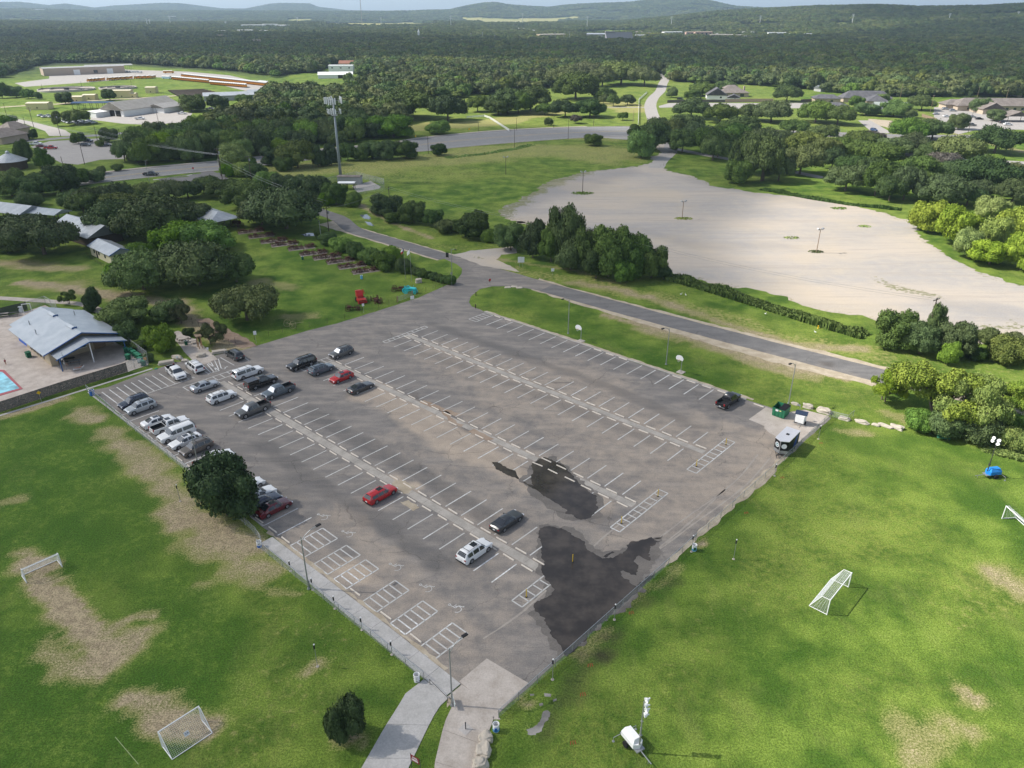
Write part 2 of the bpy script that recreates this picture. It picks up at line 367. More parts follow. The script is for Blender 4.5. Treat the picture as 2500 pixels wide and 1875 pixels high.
def grass_material():
    m = bpy.data.materials.new('grass_ground'); t = NT(m); pos = t.pos()
    mk = t.attr('mk'); sep = t.n('ShaderNodeSeparateColor'); t.t.links.new(mk.outputs['Color'], sep.inputs[0])
    soil, dry, wood = sep.outputs[0], sep.outputs[1], sep.outputs[2]; lush = mk.outputs['Alpha']
    wet = t.attr('wet').outputs['Fac']
    big = t.noise(.03, 3, .5, pos); mid = t.noise(.16, 4, .6, pos); sm = t.noise(1.1, 4, .65, pos); fine = t.noise(4.5, 3, .7, pos); far = t.noise(.004, 3, .6, pos)
    streak_m = t.n('ShaderNodeMapping', i_Vector=pos); streak_m.inputs['Scale'].default_value = (.5, .22, 1); streak_m.inputs['Rotation'].default_value = (0, 0, .74)
    streak = t.noise(.5, 3, .6, streak_m.outputs[0])
    g1 = t.mix(t.ss(mid, .35, .68), (.054, .112, .014), (.160, .235, .036))
    yel = t.m('ADD', t.m('MULTIPLY', t.ss(big, .42, .62), .55), t.m('MULTIPLY', dry, .6))
    g2 = t.mix(t.m('MULTIPLY', yel, t.ss(sm, .25, .75), clamp=True), g1, (.235, .268, .055))
    g2 = t.mix(t.m('MULTIPLY', t.ss(streak, .52, .72), .22), g2, (.24, .25, .075))
    g3 = t.mix(t.m('MULTIPLY', lush, t.ss(sm, .2, .6), clamp=True), g2, (.046, .108, .012))
    hay = t.ss(t.m('ADD', t.m('MULTIPLY', dry, 1.0), t.m('MULTIPLY', t.m('SUBTRACT', sm, .5), 1.3)), .52, 1.0)
    g4 = t.mix(t.m('MULTIPLY', hay, .75), g3, (.36, .32, .13))
    # bare soil with a ragged grassy edge
    edge = t.m('ADD', soil, t.m('ADD', t.m('MULTIPLY', t.m('SUBTRACT', fine, .5), 1.0), t.m('MULTIPLY', t.m('SUBTRACT', mid, .5), .8)))
    ring = t.ss(edge, .12, .52); g4 = t.mix(t.m('MULTIPLY', ring, .7), g4, (.27, .25, .10))
    sm2 = t.ss(edge, .44, .82)
    sc = t.mix(t.ss(sm, .3, .7), (.26, .20, .14), (.42, .34, .22))
    g5 = t.mix(t.m('MULTIPLY', sm2, .88), g4, sc)
    g5 = t.mix(t.m('MULTIPLY', wet, t.ss(mid, .3, .6), clamp=True), g5, (.035, .032, .022))
    # tufts
    val = t.m('ADD', t.m('MULTIPLY', t.ss(t.m('ADD', t.m('MULTIPLY', fine, .6), t.m('MULTIPLY', t.noise(9, 2, .7, pos), .4)), .32, .68), .86), .54)
    g6 = t.mix(1.0, g5, val, 'MULTIPLY')
    # woodland floor, and far woods too small to model tree by tree
    wn1 = t.noise(.045, 5, .75, pos); wn2 = t.noise(.008, 3, .6, pos)
    w = t.mix(t.ss(wn1, .40, .62), (.018, .030, .012), (.060, .085, .028)); w = t.mix(t.m('MULTIPLY', t.ss(wn2, .45, .6), .5), w, (.085, .100, .040))
    g7 = t.mix(wood, g6, w)
    bh = t.m('ADD', t.m('MULTIPLY', fine, 1.0), t.m('MULTIPLY', sm, .8))
    t.out(g7, .95, .12, bump=bh, bstr=.8, bdist=.12)
    return m
gmat = grass_material(); gme.materials.append(gmat)
ground = bpy.data.objects.new('ground', gme); COL.objects.link(ground); tag(ground, kind='structure')

# ---------------------------------------------------------------- flat sheets with a cut grid, so masks can be laid on them
def sheet(name, pts, z, mat, cell=None, strokes=None, label=None, kind='structure', thick=0.0, holes=None):
    me = bpy.data.meshes.new(name); bm = bmesh.new()
    vs = [bm.verts.new((p[0], p[1], z)) for p in pts]
    bm.faces.new(vs)
    if cell:
        xs = [p[0] for p in pts]; ys = [p[1] for p in pts]
        for ax, lo, hi in ((0, min(xs), max(xs)), (1, min(ys), max(ys))):
            k = math.ceil(lo / cell) * cell
            while k < hi:
                co = [0, 0, 0]; no = [0, 0, 0]; co[ax] = k; no[ax] = 1
                bmesh.ops.bisect_plane(bm, geom=bm.verts[:] + bm.edges[:] + bm.faces[:], plane_co=co, plane_no=no, dist=1e-5)
                k += cell
    for f in bm.faces:
        if f.normal.z < 0: f.normal_flip()
    bmesh.ops.triangulate(bm, faces=bm.faces[:])
    bm.to_mesh(me); bm.free()
    if strokes is not None:
        co = np.zeros(len(me.vertices) * 3); me.vertices.foreach_get('co', co); co = co.reshape(-1, 3)
        attr_color(me, 'mk', [mask(s, co[:, 0], co[:, 1]) for s in strokes])
    me.materials.append(mat)
    o = bpy.data.objects.new(name, me); COL.objects.link(o)
    return tag(o, label, kind=kind)
def strip(pts, w):
    """ribbon outline round a centre line (pts: Vector list); w a width or list of widths"""
    L = []; Rr = []; n = len(pts)
    for i, p in enumerate(pts):
        t = (Vector(pts[min(i + 1, n - 1)]) - Vector(pts[max(i - 1, 0)])).normalized(); nn = Vector((-t.y, t.x, 0))
        ww = (w[i] if isinstance(w, (list, tuple)) else w) / 2
        L.append(Vector(p) + nn * ww); Rr.append(Vector(p) - nn * ww)
    return L + Rr[::-1]
def curve(pts, k=6):
    """Catmull-Rom through the points"""
    P4 = [Vector(pts[0])] + [Vector(p) for p in pts] + [Vector(pts[-1])]; out = []
    for i in range(1, len(P4) - 2):
        a, b, c, d = P4[i - 1:i + 3]
        for j in range(k):
            t = j / k
            out.append(.5 * ((2 * b) + (c - a) * t + (2 * a - 5 * b + 4 * c - d) * t * t + (3 * b - a - 3 * c + d) * t ** 3))
    out.append(Vector(pts[-1])); return out

def asphalt_material(name, base=(.168, .156, .146), light=(.34, .298, .255), dust=(.50, .40, .30), age=.5):
    m = bpy.data.materials.new(name); t = NT(m); pos = t.pos()
    mk = t.attr('mk'); sep = t.n('ShaderNodeSeparateColor'); t.t.links.new(mk.outputs['Color'], sep.inputs[0])
    mp = t.n('ShaderNodeMapping', i_Vector=pos); mp.inputs['Rotation'].default_value = (0, 0, -TH)
    mp.inputs['Scale'].default_value = (.25, 1, 1)
    big = t.noise(.07, 4, .6, pos); mid = t.noise(.5, 5, .65, pos); fine = t.noise(7, 3, .7, pos); st = t.noise(.55, 4, .6, mp.outputs[0])
    vor = t.n('ShaderNodeTexVoronoi', feature='DISTANCE_TO_EDGE'); vor.inputs['Scale'].default_value = .14
    t.t.links.new(t.n('ShaderNodeVectorMath', operation='ADD', i_0=pos, i_1=t.n('ShaderNodeCombineXYZ', i_0=t.m('MULTIPLY', mid, 3.0), i_1=t.m('MULTIPLY', big, 5.0)).outputs[0]).outputs[0], vor.inputs['Vector'])
    crack = t.m('MULTIPLY', t.m('SUBTRACT', 1.0, t.ss(vor.outputs['Distance'], .0, .012)), t.ss(big, .42, .6))
    c = t.mix(t.m('MULTIPLY', t.ss(mid, .3, .72), age * .55), base, light)
    c = t.mix(t.m('MULTIPLY', t.ss(st, .40, .70), .55), c, light)
    d = t.ss(t.m('ADD', sep.outputs[0], t.m('MULTIPLY', t.m('SUBTRACT', mid, .5), .7)), .15, 1.0)
    c = t.mix(t.m('MULTIPLY', d, .8), c, dust)
    dk = t.ss(t.m('ADD', sep.outputs[1], t.m('MULTIPLY', t.m('SUBTRACT', mid, .5), .9)), .2, .8)
    c = t.mix(t.m('MULTIPLY', dk, .42), c, (.075, .074, .074))
    wt = t.ss(t.m('ADD', sep.outputs[2], t.m('MULTIPLY', t.m('SUBTRACT', mid, .5), .6)), .3, .8)
    c = t.mix(t.m('MULTIPLY', wt, .5), c, (.075, .060, .048))
    c = t.mix(t.m('MULTIPLY', crack, .5), c, (.05, .045, .04))
    c = t.mix(1.0, c, t.m('MULTIPLY_ADD', t.ss(fine, .3, .7), .34, .82), 'MULTIPLY')
    t.out(c, .88, .25, bump=fine, bstr=.35, bdist=.02)
    return m
def gravel_material():
    m = bpy.data.materials.new('caliche_gravel'); t = NT(m); pos = t.pos()
    mk = t.attr('mk'); sep = t.n('ShaderNodeSeparateColor'); t.t.links.new(mk.outputs['Color'], sep.inputs[0])
    mp = t.n('ShaderNodeMapping', i_Vector=pos); mp.inputs['Rotation'].default_value = (0, 0, .62); mp.inputs['Scale'].default_value = (.3, 1.0, 1)
    big = t.noise(.05, 4, .55, mp.outputs[0]); mid = t.noise(.35, 4, .6, pos); fine = t.noise(3.5, 3, .7, pos)
    c = t.mix(t.ss(big, .38, .62), (.44, .385, .325), (.36, .335, .31))
    c = t.mix(t.m('MULTIPLY', t.ss(mid, .4, .7), .35), c, (.49, .42, .33))
    c = t.mix(t.m('MULTIPLY', sep.outputs[0], .85), c, (.235, .228, .225))
    gr = t.ss(t.m('ADD', sep.outputs[1], t.m('MULTIPLY', t.m('SUBTRACT', t.noise(.9, 4, .7, pos), .5), 2.0)), .55, .75)
    c = t.mix(t.m('MULTIPLY', gr, .85), c, (.16, .165, .07))
    m2 = t.n('ShaderNodeMapping', i_Vector=pos); m2.inputs['Rotation'].default_value = (0, 0, .78); m2.inputs['Scale'].default_value = (.03, .55, 1)
    c = t.mix(t.m('MULTIPLY', t.ss(t.noise(1.0, 4, .6, m2.outputs[0], 1.2), .5, .62), .45), c, (.33, .295, .26))
    c = t.mix(t.m('MULTIPLY', t.ss(t.noise(.02, 3, .6, pos), .5, .62), .3), c, (.50, .41, .29))
    c = t.mix(1.0, c, t.m('MULTIPLY_ADD', t.ss(fine, .3, .7), .2, .9), 'MULTIPLY')
    t.out(c, .95, .15, bump=fine, bstr=.3, bdist=.03)
    return m
def concrete_material(name, a=(.36, .33, .30), b=(.46, .43, .40)):
    m = bpy.data.materials.new(name); t = NT(m); pos = t.pos()
    mid = t.noise(.5, 5, .65, pos); fine = t.noise(6, 3, .7, pos)
    c = t.mix(t.ss(mid, .3, .7), a, b); c = t.mix(1.0, c, t.m('MULTIPLY_ADD', t.ss(fine, .3, .7), .2, .9), 'MULTIPLY')
    t.out(c, .85, .3, bump=fine, bstr=.2, bdist=.01); return m
def paint_material():
    m = bpy.data.materials.new('worn_white_paint'); t = NT(m); pos = t.pos()
    w = t.ss(t.m('ADD', t.m('MULTIPLY', t.noise(3.5, 4, .7, pos), .7), t.m('MULTIPLY', t.noise(.12, 2, .5, pos), .5)), .40, .62)
    t.out(t.mix(w, (.80, .80, .78), (.50, .49, .46)), .8, .2); return m
def water_material(name, col, rough=.06, a=1.0):
    m = bpy.data.materials.new(name); t = NT(m); pos = t.pos()
    n = t.noise(.35, 4, .6, pos); n2 = t.noise(2.0, 2, .5, pos)
    c = t.mix(t.ss(n, .35, .7), tuple(q * .65 for q in col), tuple(min(1, q * 1.6) for q in col))
    t.out(c, rough, .5, bump=n2, bstr=.02, bdist=.02); return m
M_ASPH = asphalt_material('parking_asphalt'); M_ROAD = asphalt_material('road_asphalt', (.135, .130, .127), (.225, .215, .205), age=.6)
M_HWY = asphalt_material('highway_asphalt', (.20, .198, .196), (.27, .265, .26), (.36, .34, .31), .6)
M_LOT2 = asphalt_material('light_paving', (.33, .31, .29), (.42, .39, .36), (.42, .36, .3), .6)
M_GRAV = gravel_material(); M_CONC = concrete_material('grey_concrete'); M_CONC2 = concrete_material('tan_concrete', (.38, .33, .28), (.50, .445, .39))
M_WALK = concrete_material('walk_concrete', (.385, .370, .345), (.475, .455, .43)); M_PAINT = paint_material()
M_DIRT = concrete_material('pale_dirt', (.34, .28, .20), (.48, .41, .31))

# --- main car park
left_edge = [P(-22.3, -53.4)]
lot = [P(-22.3,-53.2), G(262,946), G(300,932), G(360,908), G(430,884), G(480,880), G(545,862), G(600,853), G(680,828), G(749,808), G(821,790), G(900,766), G(1021,727), G(1075,703), G(1112,686),
 G(1128,668), G(1128,656), G(1115,645), G(1085,632), P(-34,41.2), P(-34,46.4)]
lot += [P(-12,46.4), P(2,46.3), P(2,40.2), P(-1,39.6)]
lot += [G(1262,701), G(1240,699), G(1201,699), G(1170,706), G(1150,724), G(1145,738), G(1152,748), G(1175,757), P(2,21.2), P(66,21.3), P(72,21.3), P(74,24.6), P(78.4,24.6), P(77.9,-14), P(77.6,-55.4), P(76,-54.8), P(60,-54.6), P(38,-54.4), P(37,-54.1), P(0,-54.0)]
LOT_DUST = [ ([(900,950),(1000,1010),(1100,1070),(1200,1130),(1300,1180),(1450,1230)],4.5,.72),([(1150,1010),(1300,1110),(1400,1150)],4,.5),([(1350,1060),(1600,1150),(1750,1180)],6,.45),
 ([(1650,1250),(1850,1130),(1900,1060)],5,.55),([(1500,1330),(1650,1250),(1750,1180)],4,.5),([(1700,1020),(1830,1060)],3,.5),([(820,1250),(900,1330),(1000,1430),(1100,1520)],3.2,.5),([(840,1390),(870,1400)],2.2,1.1),
 ([(900,870),(870,800),(1000,790)],4,.25),([(1100,1560),(1250,1500)],6,.35),([(1000,1640),(1200,1680)],3,.45),([(560,870),(700,840),(850,790),(1000,740),(1100,700)],2,.25),([(1250,1130),(1250,1230)],3,.4),
 ([(690,1240),(760,1340),(830,1400)],4,.45),([(1290,1310),(1130,1250)],3.5,.4),([(1300,1000),(1500,1060)],4,.3),([(960,1170),(1010,1190)],1.2,.9)]
LOT_DUST += [([(1150,900),(1500,1030),(1800,1130)],18,.5),([(1000,1100),(1300,1350)],15,.36),([(1600,1250),(1850,1100)],9,.5),([(900,1450),(1150,1600)],8,.45)]
LOT_DARK = [ ([(640,1080),(740,1160),(850,1230),(960,1300),(1080,1380)],2.3,.75),([(1010,940),(800,890)],2,.3),([(750,1000),(900,1090),(1100,1200),(1180,1260)],2.3,.8),([(900,960),(1050,1040),(1250,1150)],2,.4),
 ([(930,810),(1000,850),(1200,920),(1600,1080)],2.2,.6),([(1050,790),(1250,860),(1500,950),(1700,1040)],2.2,.65),([(1200,790),(1400,850),(1700,960),(1850,1000)],2.2,.6),([(450,1000),(600,1120),(760,1260),(900,1400)],3.5,.35),
 ([(330,940),(400,920)],4,.5),([(1100,720),(1000,760)],5,.35),([(1110,650),(1150,690),(1120,720)],4,.45)]
LOT_WET = [ ([(1300,1160),(1400,1230),(1450,1270)],4.0,.5),([(1380,1380),(1500,1480)],6,.5),([(1000,960),(1080,1010),(1130,1040),(1190,1070)],1.6,.6)]
lot_o = sheet('parking_lot', rag(lot, 2.2, .16, 3), .012, M_ASPH, 1.5, (LOT_DUST, LOT_DARK, LOT_WET))
# --- narrow road past the car park, and on to the left behind the museum trees
EDGEW = [([(1500,765),(1700,815),(1900,872),(2100,925)],.8,.9)]
rd = [G(*p) for p in ((470,398),(505,420),(560,445),(640,470),(720,498),(820,530))] 
rl = rd + [P(-76,44.6), P(-60,44.2), P(-34,43.8)]
def wlist(n, a, b): return [a + (b - a) * i / (n - 1) for i in range(n)]
c1 = curve(rl, 4)
sheet('road', rag(strip(c1, 5.4), 3, .12, 5), .012, M_ROAD, 4, ([([(600,450),(640,470)],3,.3)], [([(900,560),(1050,610)],1.5,.4)], []))
c2 = [P(2, 43.2), P(20, 43.6), P(40, 44.3), P(55, 45.1), P(70, 46.0), P(82, 47.0)] + [G(2300, 950), G(2450, 985), G(2700, 1040)]
sheet('road', rag(strip(curve(c2, 6), 6.3), 2.0, .12, 6), .012, M_ROAD, 3, ([([(1700,820),(2100,920)],3,.3),([(2300,950),(2700,1040)],6,.7)], [([(1250,690),(1500,745),(1800,820)],2,.3)], [([(1780,810),(1810,820)],1.2,.9),([(2000,880),(2050,895)],1.4,.9)] ))
sheet('gravel_verge', rag([P(-34,40.4), P(-34,47.3), P(-60,47.2), P(-90,47.8), P(-90,41.0), P(-62,40.7)], 2, .35, 8), .006, M_DIRT)
sheet('gravel_verge', rag([P(-4,47.0), P(20,47.4), P(50,49.2), P(82,51.5), P(84,41.5), P(60,38.8), P(40,38.8), P(20,39.2), P(0,39.4)], 1.5, .55, 9), .006, M_DIRT)
# --- gravel overflow field
gl = [(1190,620),(1130,622),(1160,612),(1230,606),(1330,560),(1215,525),(1240,500),(1290,480),(1330,450),(1400,425),(1440,418),(1500,412),(1560,408),(1595,395),(1608,370),(1600,352),(1640,350),(1650,362),(1620,388),(1614,405),(1640,420),(1700,435),(1740,455),(1850,470),(1950,480),(2050,497),(2160,520),(2230,548),(2260,585),(2300,620),(2400,665),(2500,700),(2700,770),(2700,850),(2480,850),(2400,838),(2360,820),(2200,800),(2100,775),(1990,752),(1900,725),(1700,680),(1640,668),(1500,640),(1400,560),(1260,540),(1225,600),(1235,618),(1215,640),(1180,634)]
GREY = [([(1250,500),(1350,460),(1420,440)],16,.9),([(1500,420),(1420,450)],12,.7),([(1700,440),(2000,500)],8,.5),([(1550,560),(1700,600),(1900,600)],5,.45),([(1400,560),(1500,570)],5,.5),([(2300,740),(2450,760)],6,.4)]
WEED = [([(1195,545),(1245,503),(1325,458),(1430,417),(1520,404)],7,.85),([(2160,690),(2220,710),(2280,725)],3.2,.72),([(2080,675),(2150,680)],1.6,.6),([(2090,660),(2180,675)],1,.6),([(1920,580),(1945,582)],1.6,.6),([(2040,508),(2062,510)],1.8,.7),([(2105,552),(2118,552)],1.8,.6),([(2150,542),(2160,544)],1.8,.4),
 ([(2200,750),(2240,745)],1.8,.45),([(1900,645),(1925,648)],1.6,.5),([(1960,638),(2040,645)],.9,.55),([(1275,480),(1310,490)],4,.5),([(1240,510),(1260,520),(1230,530)],3,.62),([(1460,430),(1520,420)],3,.4),([(1760,474),(1775,474)],1.8,.5),([(1850,497),(1860,500)],1.8,.5),
 ([(2380,820),(2440,800),(2500,790)],4,.7),([(1390,428),(1430,425)],4,.4),([(1870,630),(1890,632)],.8,.6)]
WEED.append((gl[4:-4], 3.2, .56)); glp = rag([G(*p) for p in gl[4:-4]], 1.2, 1.7, 12, fine=.8)
sheet('gravel_lot', glp, .004, M_GRAV, 4, (GREY, WEED, []))
sheet('gravel_lot', rag([G(*p) for p in ((1106,622),(1150,612),(1215,606),(1262,600),(1262,618),(1225,622),(1213,634),(1250,652),(1268,664),(1180,650))], 1.0, .3, 14), .02, M_GRAV, 3, ([], [([(1168,628),(1173,630)],.9,.8)], []))
# ---------------------------------------------------------------- painted lines of the car park, one sheet
mk = MB(); ZM = .024
def line(a, b, w=.17, z=ZM):
    t = (b - a).normalized(); n = Vector((-t.y, t.x, 0)) * w / 2
    for q in (a - n, b - n, b + n, a + n): q.z = z
    A = [a - n, b - n, b + n, a + n]
    for q in A: q.z = z
    mk.poly(A)
def L(u0, v0, u1, v1, w=.17): line(P(u0, v0), P(u1, v1), w)
def hatch(u0, u1, v0, v1, n, along='v', sides=True):
    L(u0, v0, u0, v1); L(u1, v0, u1, v1); L(u0, v0, u1, v0); L(u0, v1, u1, v1)
    for k in range(1, n):
        if along == 'v': v = v0 + (v1 - v0) * k / n; L(u0, v, u1, v)
        else: u = u0 + (u1 - u0) * k / n; L(u, v0, u, v1)
for k in range(22):
    u = 2.62 + 3.005 * k; L(u, 2.1, u, 6.75); L(u - .25, -4.9, u - .25, -.3)
for k in range(19): u = 8.0 + 3.0 * k; L(u, 15.8, u, 20.9)
for k in range(22):
    u = 2.0 + 3.025 * k
    L(u, -16.7, u, -12.1)
    L(u - .25, -23.45, u - .25, -18.95)
for k in range(24):
    u = -5.0 + 3.03 * k - .15
    if u < 66: L(u, -35.1, u, -30.2)
    u2 = -1.6 + 3.0 * k
    if u2 < 66: L(u2, -41.8, u2, -37.4)
for u in (-9.1, -6.1, -3.1, 0, 3.1, 6.3, 9.6, 13, 16, 19, 22.3, 25.4, 28.6, 31.8, 34.95, 38.05): L(u, -53.8, u - .0, -48.7)
for u0, u1, v0, v1 in ((41.05,44.25,-53.9,-49.05),(49.3,51.9,-53.9,-52),(50.2,52.7,-53.9,-49.2),(46.2,49.0,-53.9,-49.1),(55.75,58.25,-53.95,-49.2),(60.73,63.2,-54,-49.3),(65.7,68.1,-54.4,-49.4)):
    if v1 - v0 > 3: hatch(u0, u1, v0, v1, 5)
hatch(-1.35, -.35, -4.75, 6.6, 9); hatch(68.85, 70.4, -5.05, 6.75, 9); hatch(2.75, 5.05, 15.75, 20.95, 5, 'v')
hatch(68.6, 70.05, -23.85, -12.2, 9); hatch(68.2, 69.75, -42.45, -30.5, 10); hatch(-3.2, -1.2, -23.4, -12.2, 9)
hatch(-11.6, -9.6, -41.8, -30.5, 8)
for k in range(11): v = -52.3 + 1.28 * k; L(-20.3, v + 0, -13.8, v)
L(-13.8, -52.3, -13.8, -39.4); L(-19.9, -38.6, -13.6, -38.6)
# bays by the lawn entrance
for a, b in (((450,905),(472,923)), ((538,873),(572,892)), ((594,871),(608,881))): line(G(*a), G(*b))
for k in range(6): line(G(488 + 9 * k, 898 - 4.4 * k), G(510 + 6 * k, 914 - 3.0 * k))
line(G(500,882), G(536,905)); line(G(536,905), G(506,913)); line(G(488,898), G(500,882))
def access_symbol(c, ang, s=1.0):
    """painted wheelchair mark"""
    def q(x, y): v = Vector((x * s, y * s, 0)); v.rotate(Matrix.Rotation(ang, 3, 'Z')); return c + v
    pts = [q(.42 * math.cos(a), .42 * math.sin(a) - .25) for a in np.linspace(-2.9, 1.3, 12)]
    for a, b in zip(pts[:-1], pts[1:]): line(a, b, .07)
    for a, b in (((-.05, .55), (0, 0)), ((0, 0), (.45, -.02)), ((.45, -.02), (.62, -.5)), ((.0, .28), (.4, .26)), ((.62, -.5), (.75, -.45))): line(q(*a), q(*b), .08)
    for k in range(6):
        a0 = k * math.pi / 3; a1 = a0 + math.pi / 3; line(q(-.06 + .13 * math.cos(a0), .75 + .13 * math.sin(a0)), q(-.06 + .13 * math.cos(a1), .75 + .13 * math.sin(a1)), .1)
for u in (40.0, 45.4, 53.9, 59.4, 64.3): access_symbol(P(u - 1.0 if u < 50 else u, -47.6), TH + R(90), 1.15)
access_symbol(G(548, 898), TH + R(10), .8)
mo = mk.build('painted_markings', M_PAINT); tag(mo, kind='structure')

M_LINE = M('faded_pitch_line', (.27, .33, .16), .9); fl_ = MB()
for a, b in (((281,1799),(338,1866)),): q = G(*a); w = G(*b); t_ = (w - q).normalized(); n_ = Vector((-t_.y, t_.x, 0)) * .028; fl_.poly([(p.x, p.y, .006) for p in (q - n_, w - n_, w + n_, q + n_)])
tag(fl_.build('painted_markings', M_LINE), kind='structure')
M_TRACK = concrete_material('dust_track', (.30, .265, .23), (.37, .33, .28))
for i, pts in enumerate([((1440,1440),(1560,1352),(1660,1275),(1790,1180),(1850,1110)),((1462,1452),(1580,1364),(1690,1282),(1815,1190),(1880,1118)),((1400,1500),(1480,1430),(1600,1345),(1700,1262),(1770,1195)),((1180,1560),(1280,1490),(1400,1380),(1500,1290),(1620,1210))]):
    sheet('tyre_track', rag(strip(curve([G(*p) for p in pts], 5), .22), .8, .06, i + 70), .0215, M_TRACK)
# highway markings
# concrete medians between the rows
cm = MB()
for u0, u1, v0, v1 in ((-.2, 68.4, .35, 1.45), (-.8, 68.2, -18.35, -17.2), (-8.5, 68.0, -36.8, -35.55)):
    n = int((u1 - u0) / 3.0)
    for k in range(n):
        a = u0 + (u1 - u0) * k / n; b = u0 + (u1 - u0) * (k + 1) / n - .05
        cm.poly([P(a, v0, .020), P(b, v0, .020), P(b, v1, .020), P(a, v1, .020)])
M_STRIP = concrete_material('strip_concrete', (.31, .285, .25), (.43, .39, .34))
tag(cm.build('median_strip', M_STRIP), kind='structure')
# crushed stretch of the median and the silt washed over it
sheet('washed_dirt', rag([P(40, -37.1), P(42, -37.5), P(43.4, -36.4), P(42.8, -34.9), P(40.6, -34.6), P(39.4, -35.8)], .4, .2, 3), .028, M_DIRT)
sheet('washed_dirt', rag([P(44, -38.6), P(46.8, -38.7), P(47, -37.6), P(44.6, -37.5)], .4, .15, 4), .026, M_DIRT)
M_SILT = concrete_material('red_silt', (.27, .19, .13), (.36, .28, .21))
for i, (pts, w) in enumerate([([(1030,980),(1080,1000),(1120,1015)], 1.1), ([(1085,1005),(1110,1035),(1130,1040)], .9), ([(1150,1050),(1200,1075)], 1.2)]):
    sheet('washed_silt', rag(strip([G(*p) for p in pts], w), .35, .22, 40 + i), .0225, M_SILT)
# ---- wheel stops
M_STOP = M('stop_concrete', (.64, .58, .50), .9, .2, var=.12, scale=2.5)
ws = MB(); s_ = .075
ws._add([(-.92, -.08, 0), (.92, -.08, 0), (.92, .08, 0), (-.92, .08, 0), (-.9, -s_, .05), (.9, -s_, .05), (.9, s_, .05), (-.9, s_, .05), (-.88, -.045, .13), (.88, -.045, .13), (.88, .045, .13), (-.88, .045, .13)],
        [(0, 1, 5, 4), (1, 2, 6, 5), (2, 3, 7, 6), (3, 0, 4, 7), (4, 5, 9, 8), (5, 6, 10, 9), (6, 7, 11, 10), (7, 4, 8, 11), (8, 9, 10, 11)])
ws_me = ws.mesh('wheel_stop', M_STOP)
ORD = 'first second third fourth fifth sixth seventh eighth ninth tenth eleventh twelfth thirteenth'.split()
WS = []
def stop(u, v, label, group, dz=0.0):
    WS.append((group, u, label))
    o = bpy.data.objects.new('wheel_stop', ws_me); COL.objects.link(o)
    j = random.uniform
    o.location = P(u + j(-.12, .12), v + j(-.06, .06), .014); o.rotation_euler = (0, 0, TH + dz + j(-.025, .025)); o.scale = (1, 1, 1)
    tag(o, label, 'wheel stop', group); WS[-1] = (group, u, o)
SK = 3.005
for k in range(22):
    u = 2.62 + SK * k - 1.5
    stop(u, 1.85, 'low concrete wheel stop on the upper side of the right-hand median strip', 'wheel stops above the right-hand median')
    stop(u - .25, -.05, 'low concrete wheel stop on the lower side of the right-hand median strip', 'wheel stops below the right-hand median')
stop(67.3, 2.0, 'tilted end wheel stop on the right-hand median beside the hatched box', 'wheel stops above the right-hand median', .06)
for k in range(23):
    u = 2.0 + 3.025 * k - 1.5
    stop(u, -16.95, 'low concrete wheel stop on the upper side of the middle median strip', 'wheel stops above the middle median')
    if k not in (9, 12): stop(u - .2, -18.7, 'low concrete wheel stop on the lower side of the middle median strip', 'wheel stops below the middle median', .1 if k in (16, 17) else 0)
for k in range(25):
    u = -5.0 + 3.03 * k - 1.6
    if u < 68: stop(u, -35.25, 'low concrete wheel stop on the upper side of the left-hand median strip', 'wheel stops above the left-hand median')
    u2 = -1.6 + 3.0 * k - 1.5
    if u2 < 68: stop(u2, -37.1, 'low concrete wheel stop on the lower side of the left-hand median strip', 'wheel stops below the left-hand median', .15 if k == 15 else 0)
for u in (-10.6, -7.6, -4.6, -1.6, 1.6, 4.8, 8, 11.3, 14.5, 17.5, 20.6, 33.4, 36.5, 39.6, 53.9, 59.4, 64.4): stop(u, -53.6, 'low concrete wheel stop in the row against the soccer-field fence', 'wheel stops along the soccer-field fence')
for k in list(range(0, 2)) + [9, 10, 11, 15, 16, 17, 18]: stop(6.5 + 3.0 * k, 21.0, 'low concrete wheel stop against the lawn with the basketball hoops', 'wheel stops along the hoop lawn')
stop(64.2, 21.0, 'wheel stop between the black pickup and the green dumpster', 'wheel stops along the hoop lawn'); stop(67.6, 20.6, 'wheel stop right before the green dumpster', 'wheel stops along the hoop lawn')

WHERE = {'wheel stops above the right-hand median': 'above the right-hand median', 'wheel stops below the right-hand median': 'below the right-hand median', 'wheel stops above the middle median': 'above the middle median', 'wheel stops below the middle median': 'below the middle median', 'wheel stops above the left-hand median': 'above the left-hand median', 'wheel stops below the left-hand median': 'below the left-hand median', 'wheel stops along the soccer-field fence': 'against the soccer-field fence', 'wheel stops along the hoop lawn': 'against the hoop lawn'}
for g_ in WHERE:
    L_ = sorted([(u, o) for gg, u, o in WS if gg == g_], key=lambda t: t[0]); n_ = len(L_)
    for i, (u, o) in enumerate(L_):
        k = min(i, n_ - 1 - i); o['label'] = 'concrete wheel stop %s, %s from the %s end' % (WHERE[g_], ORD[k], 'upper left' if i < n_ / 2 else 'lower right')
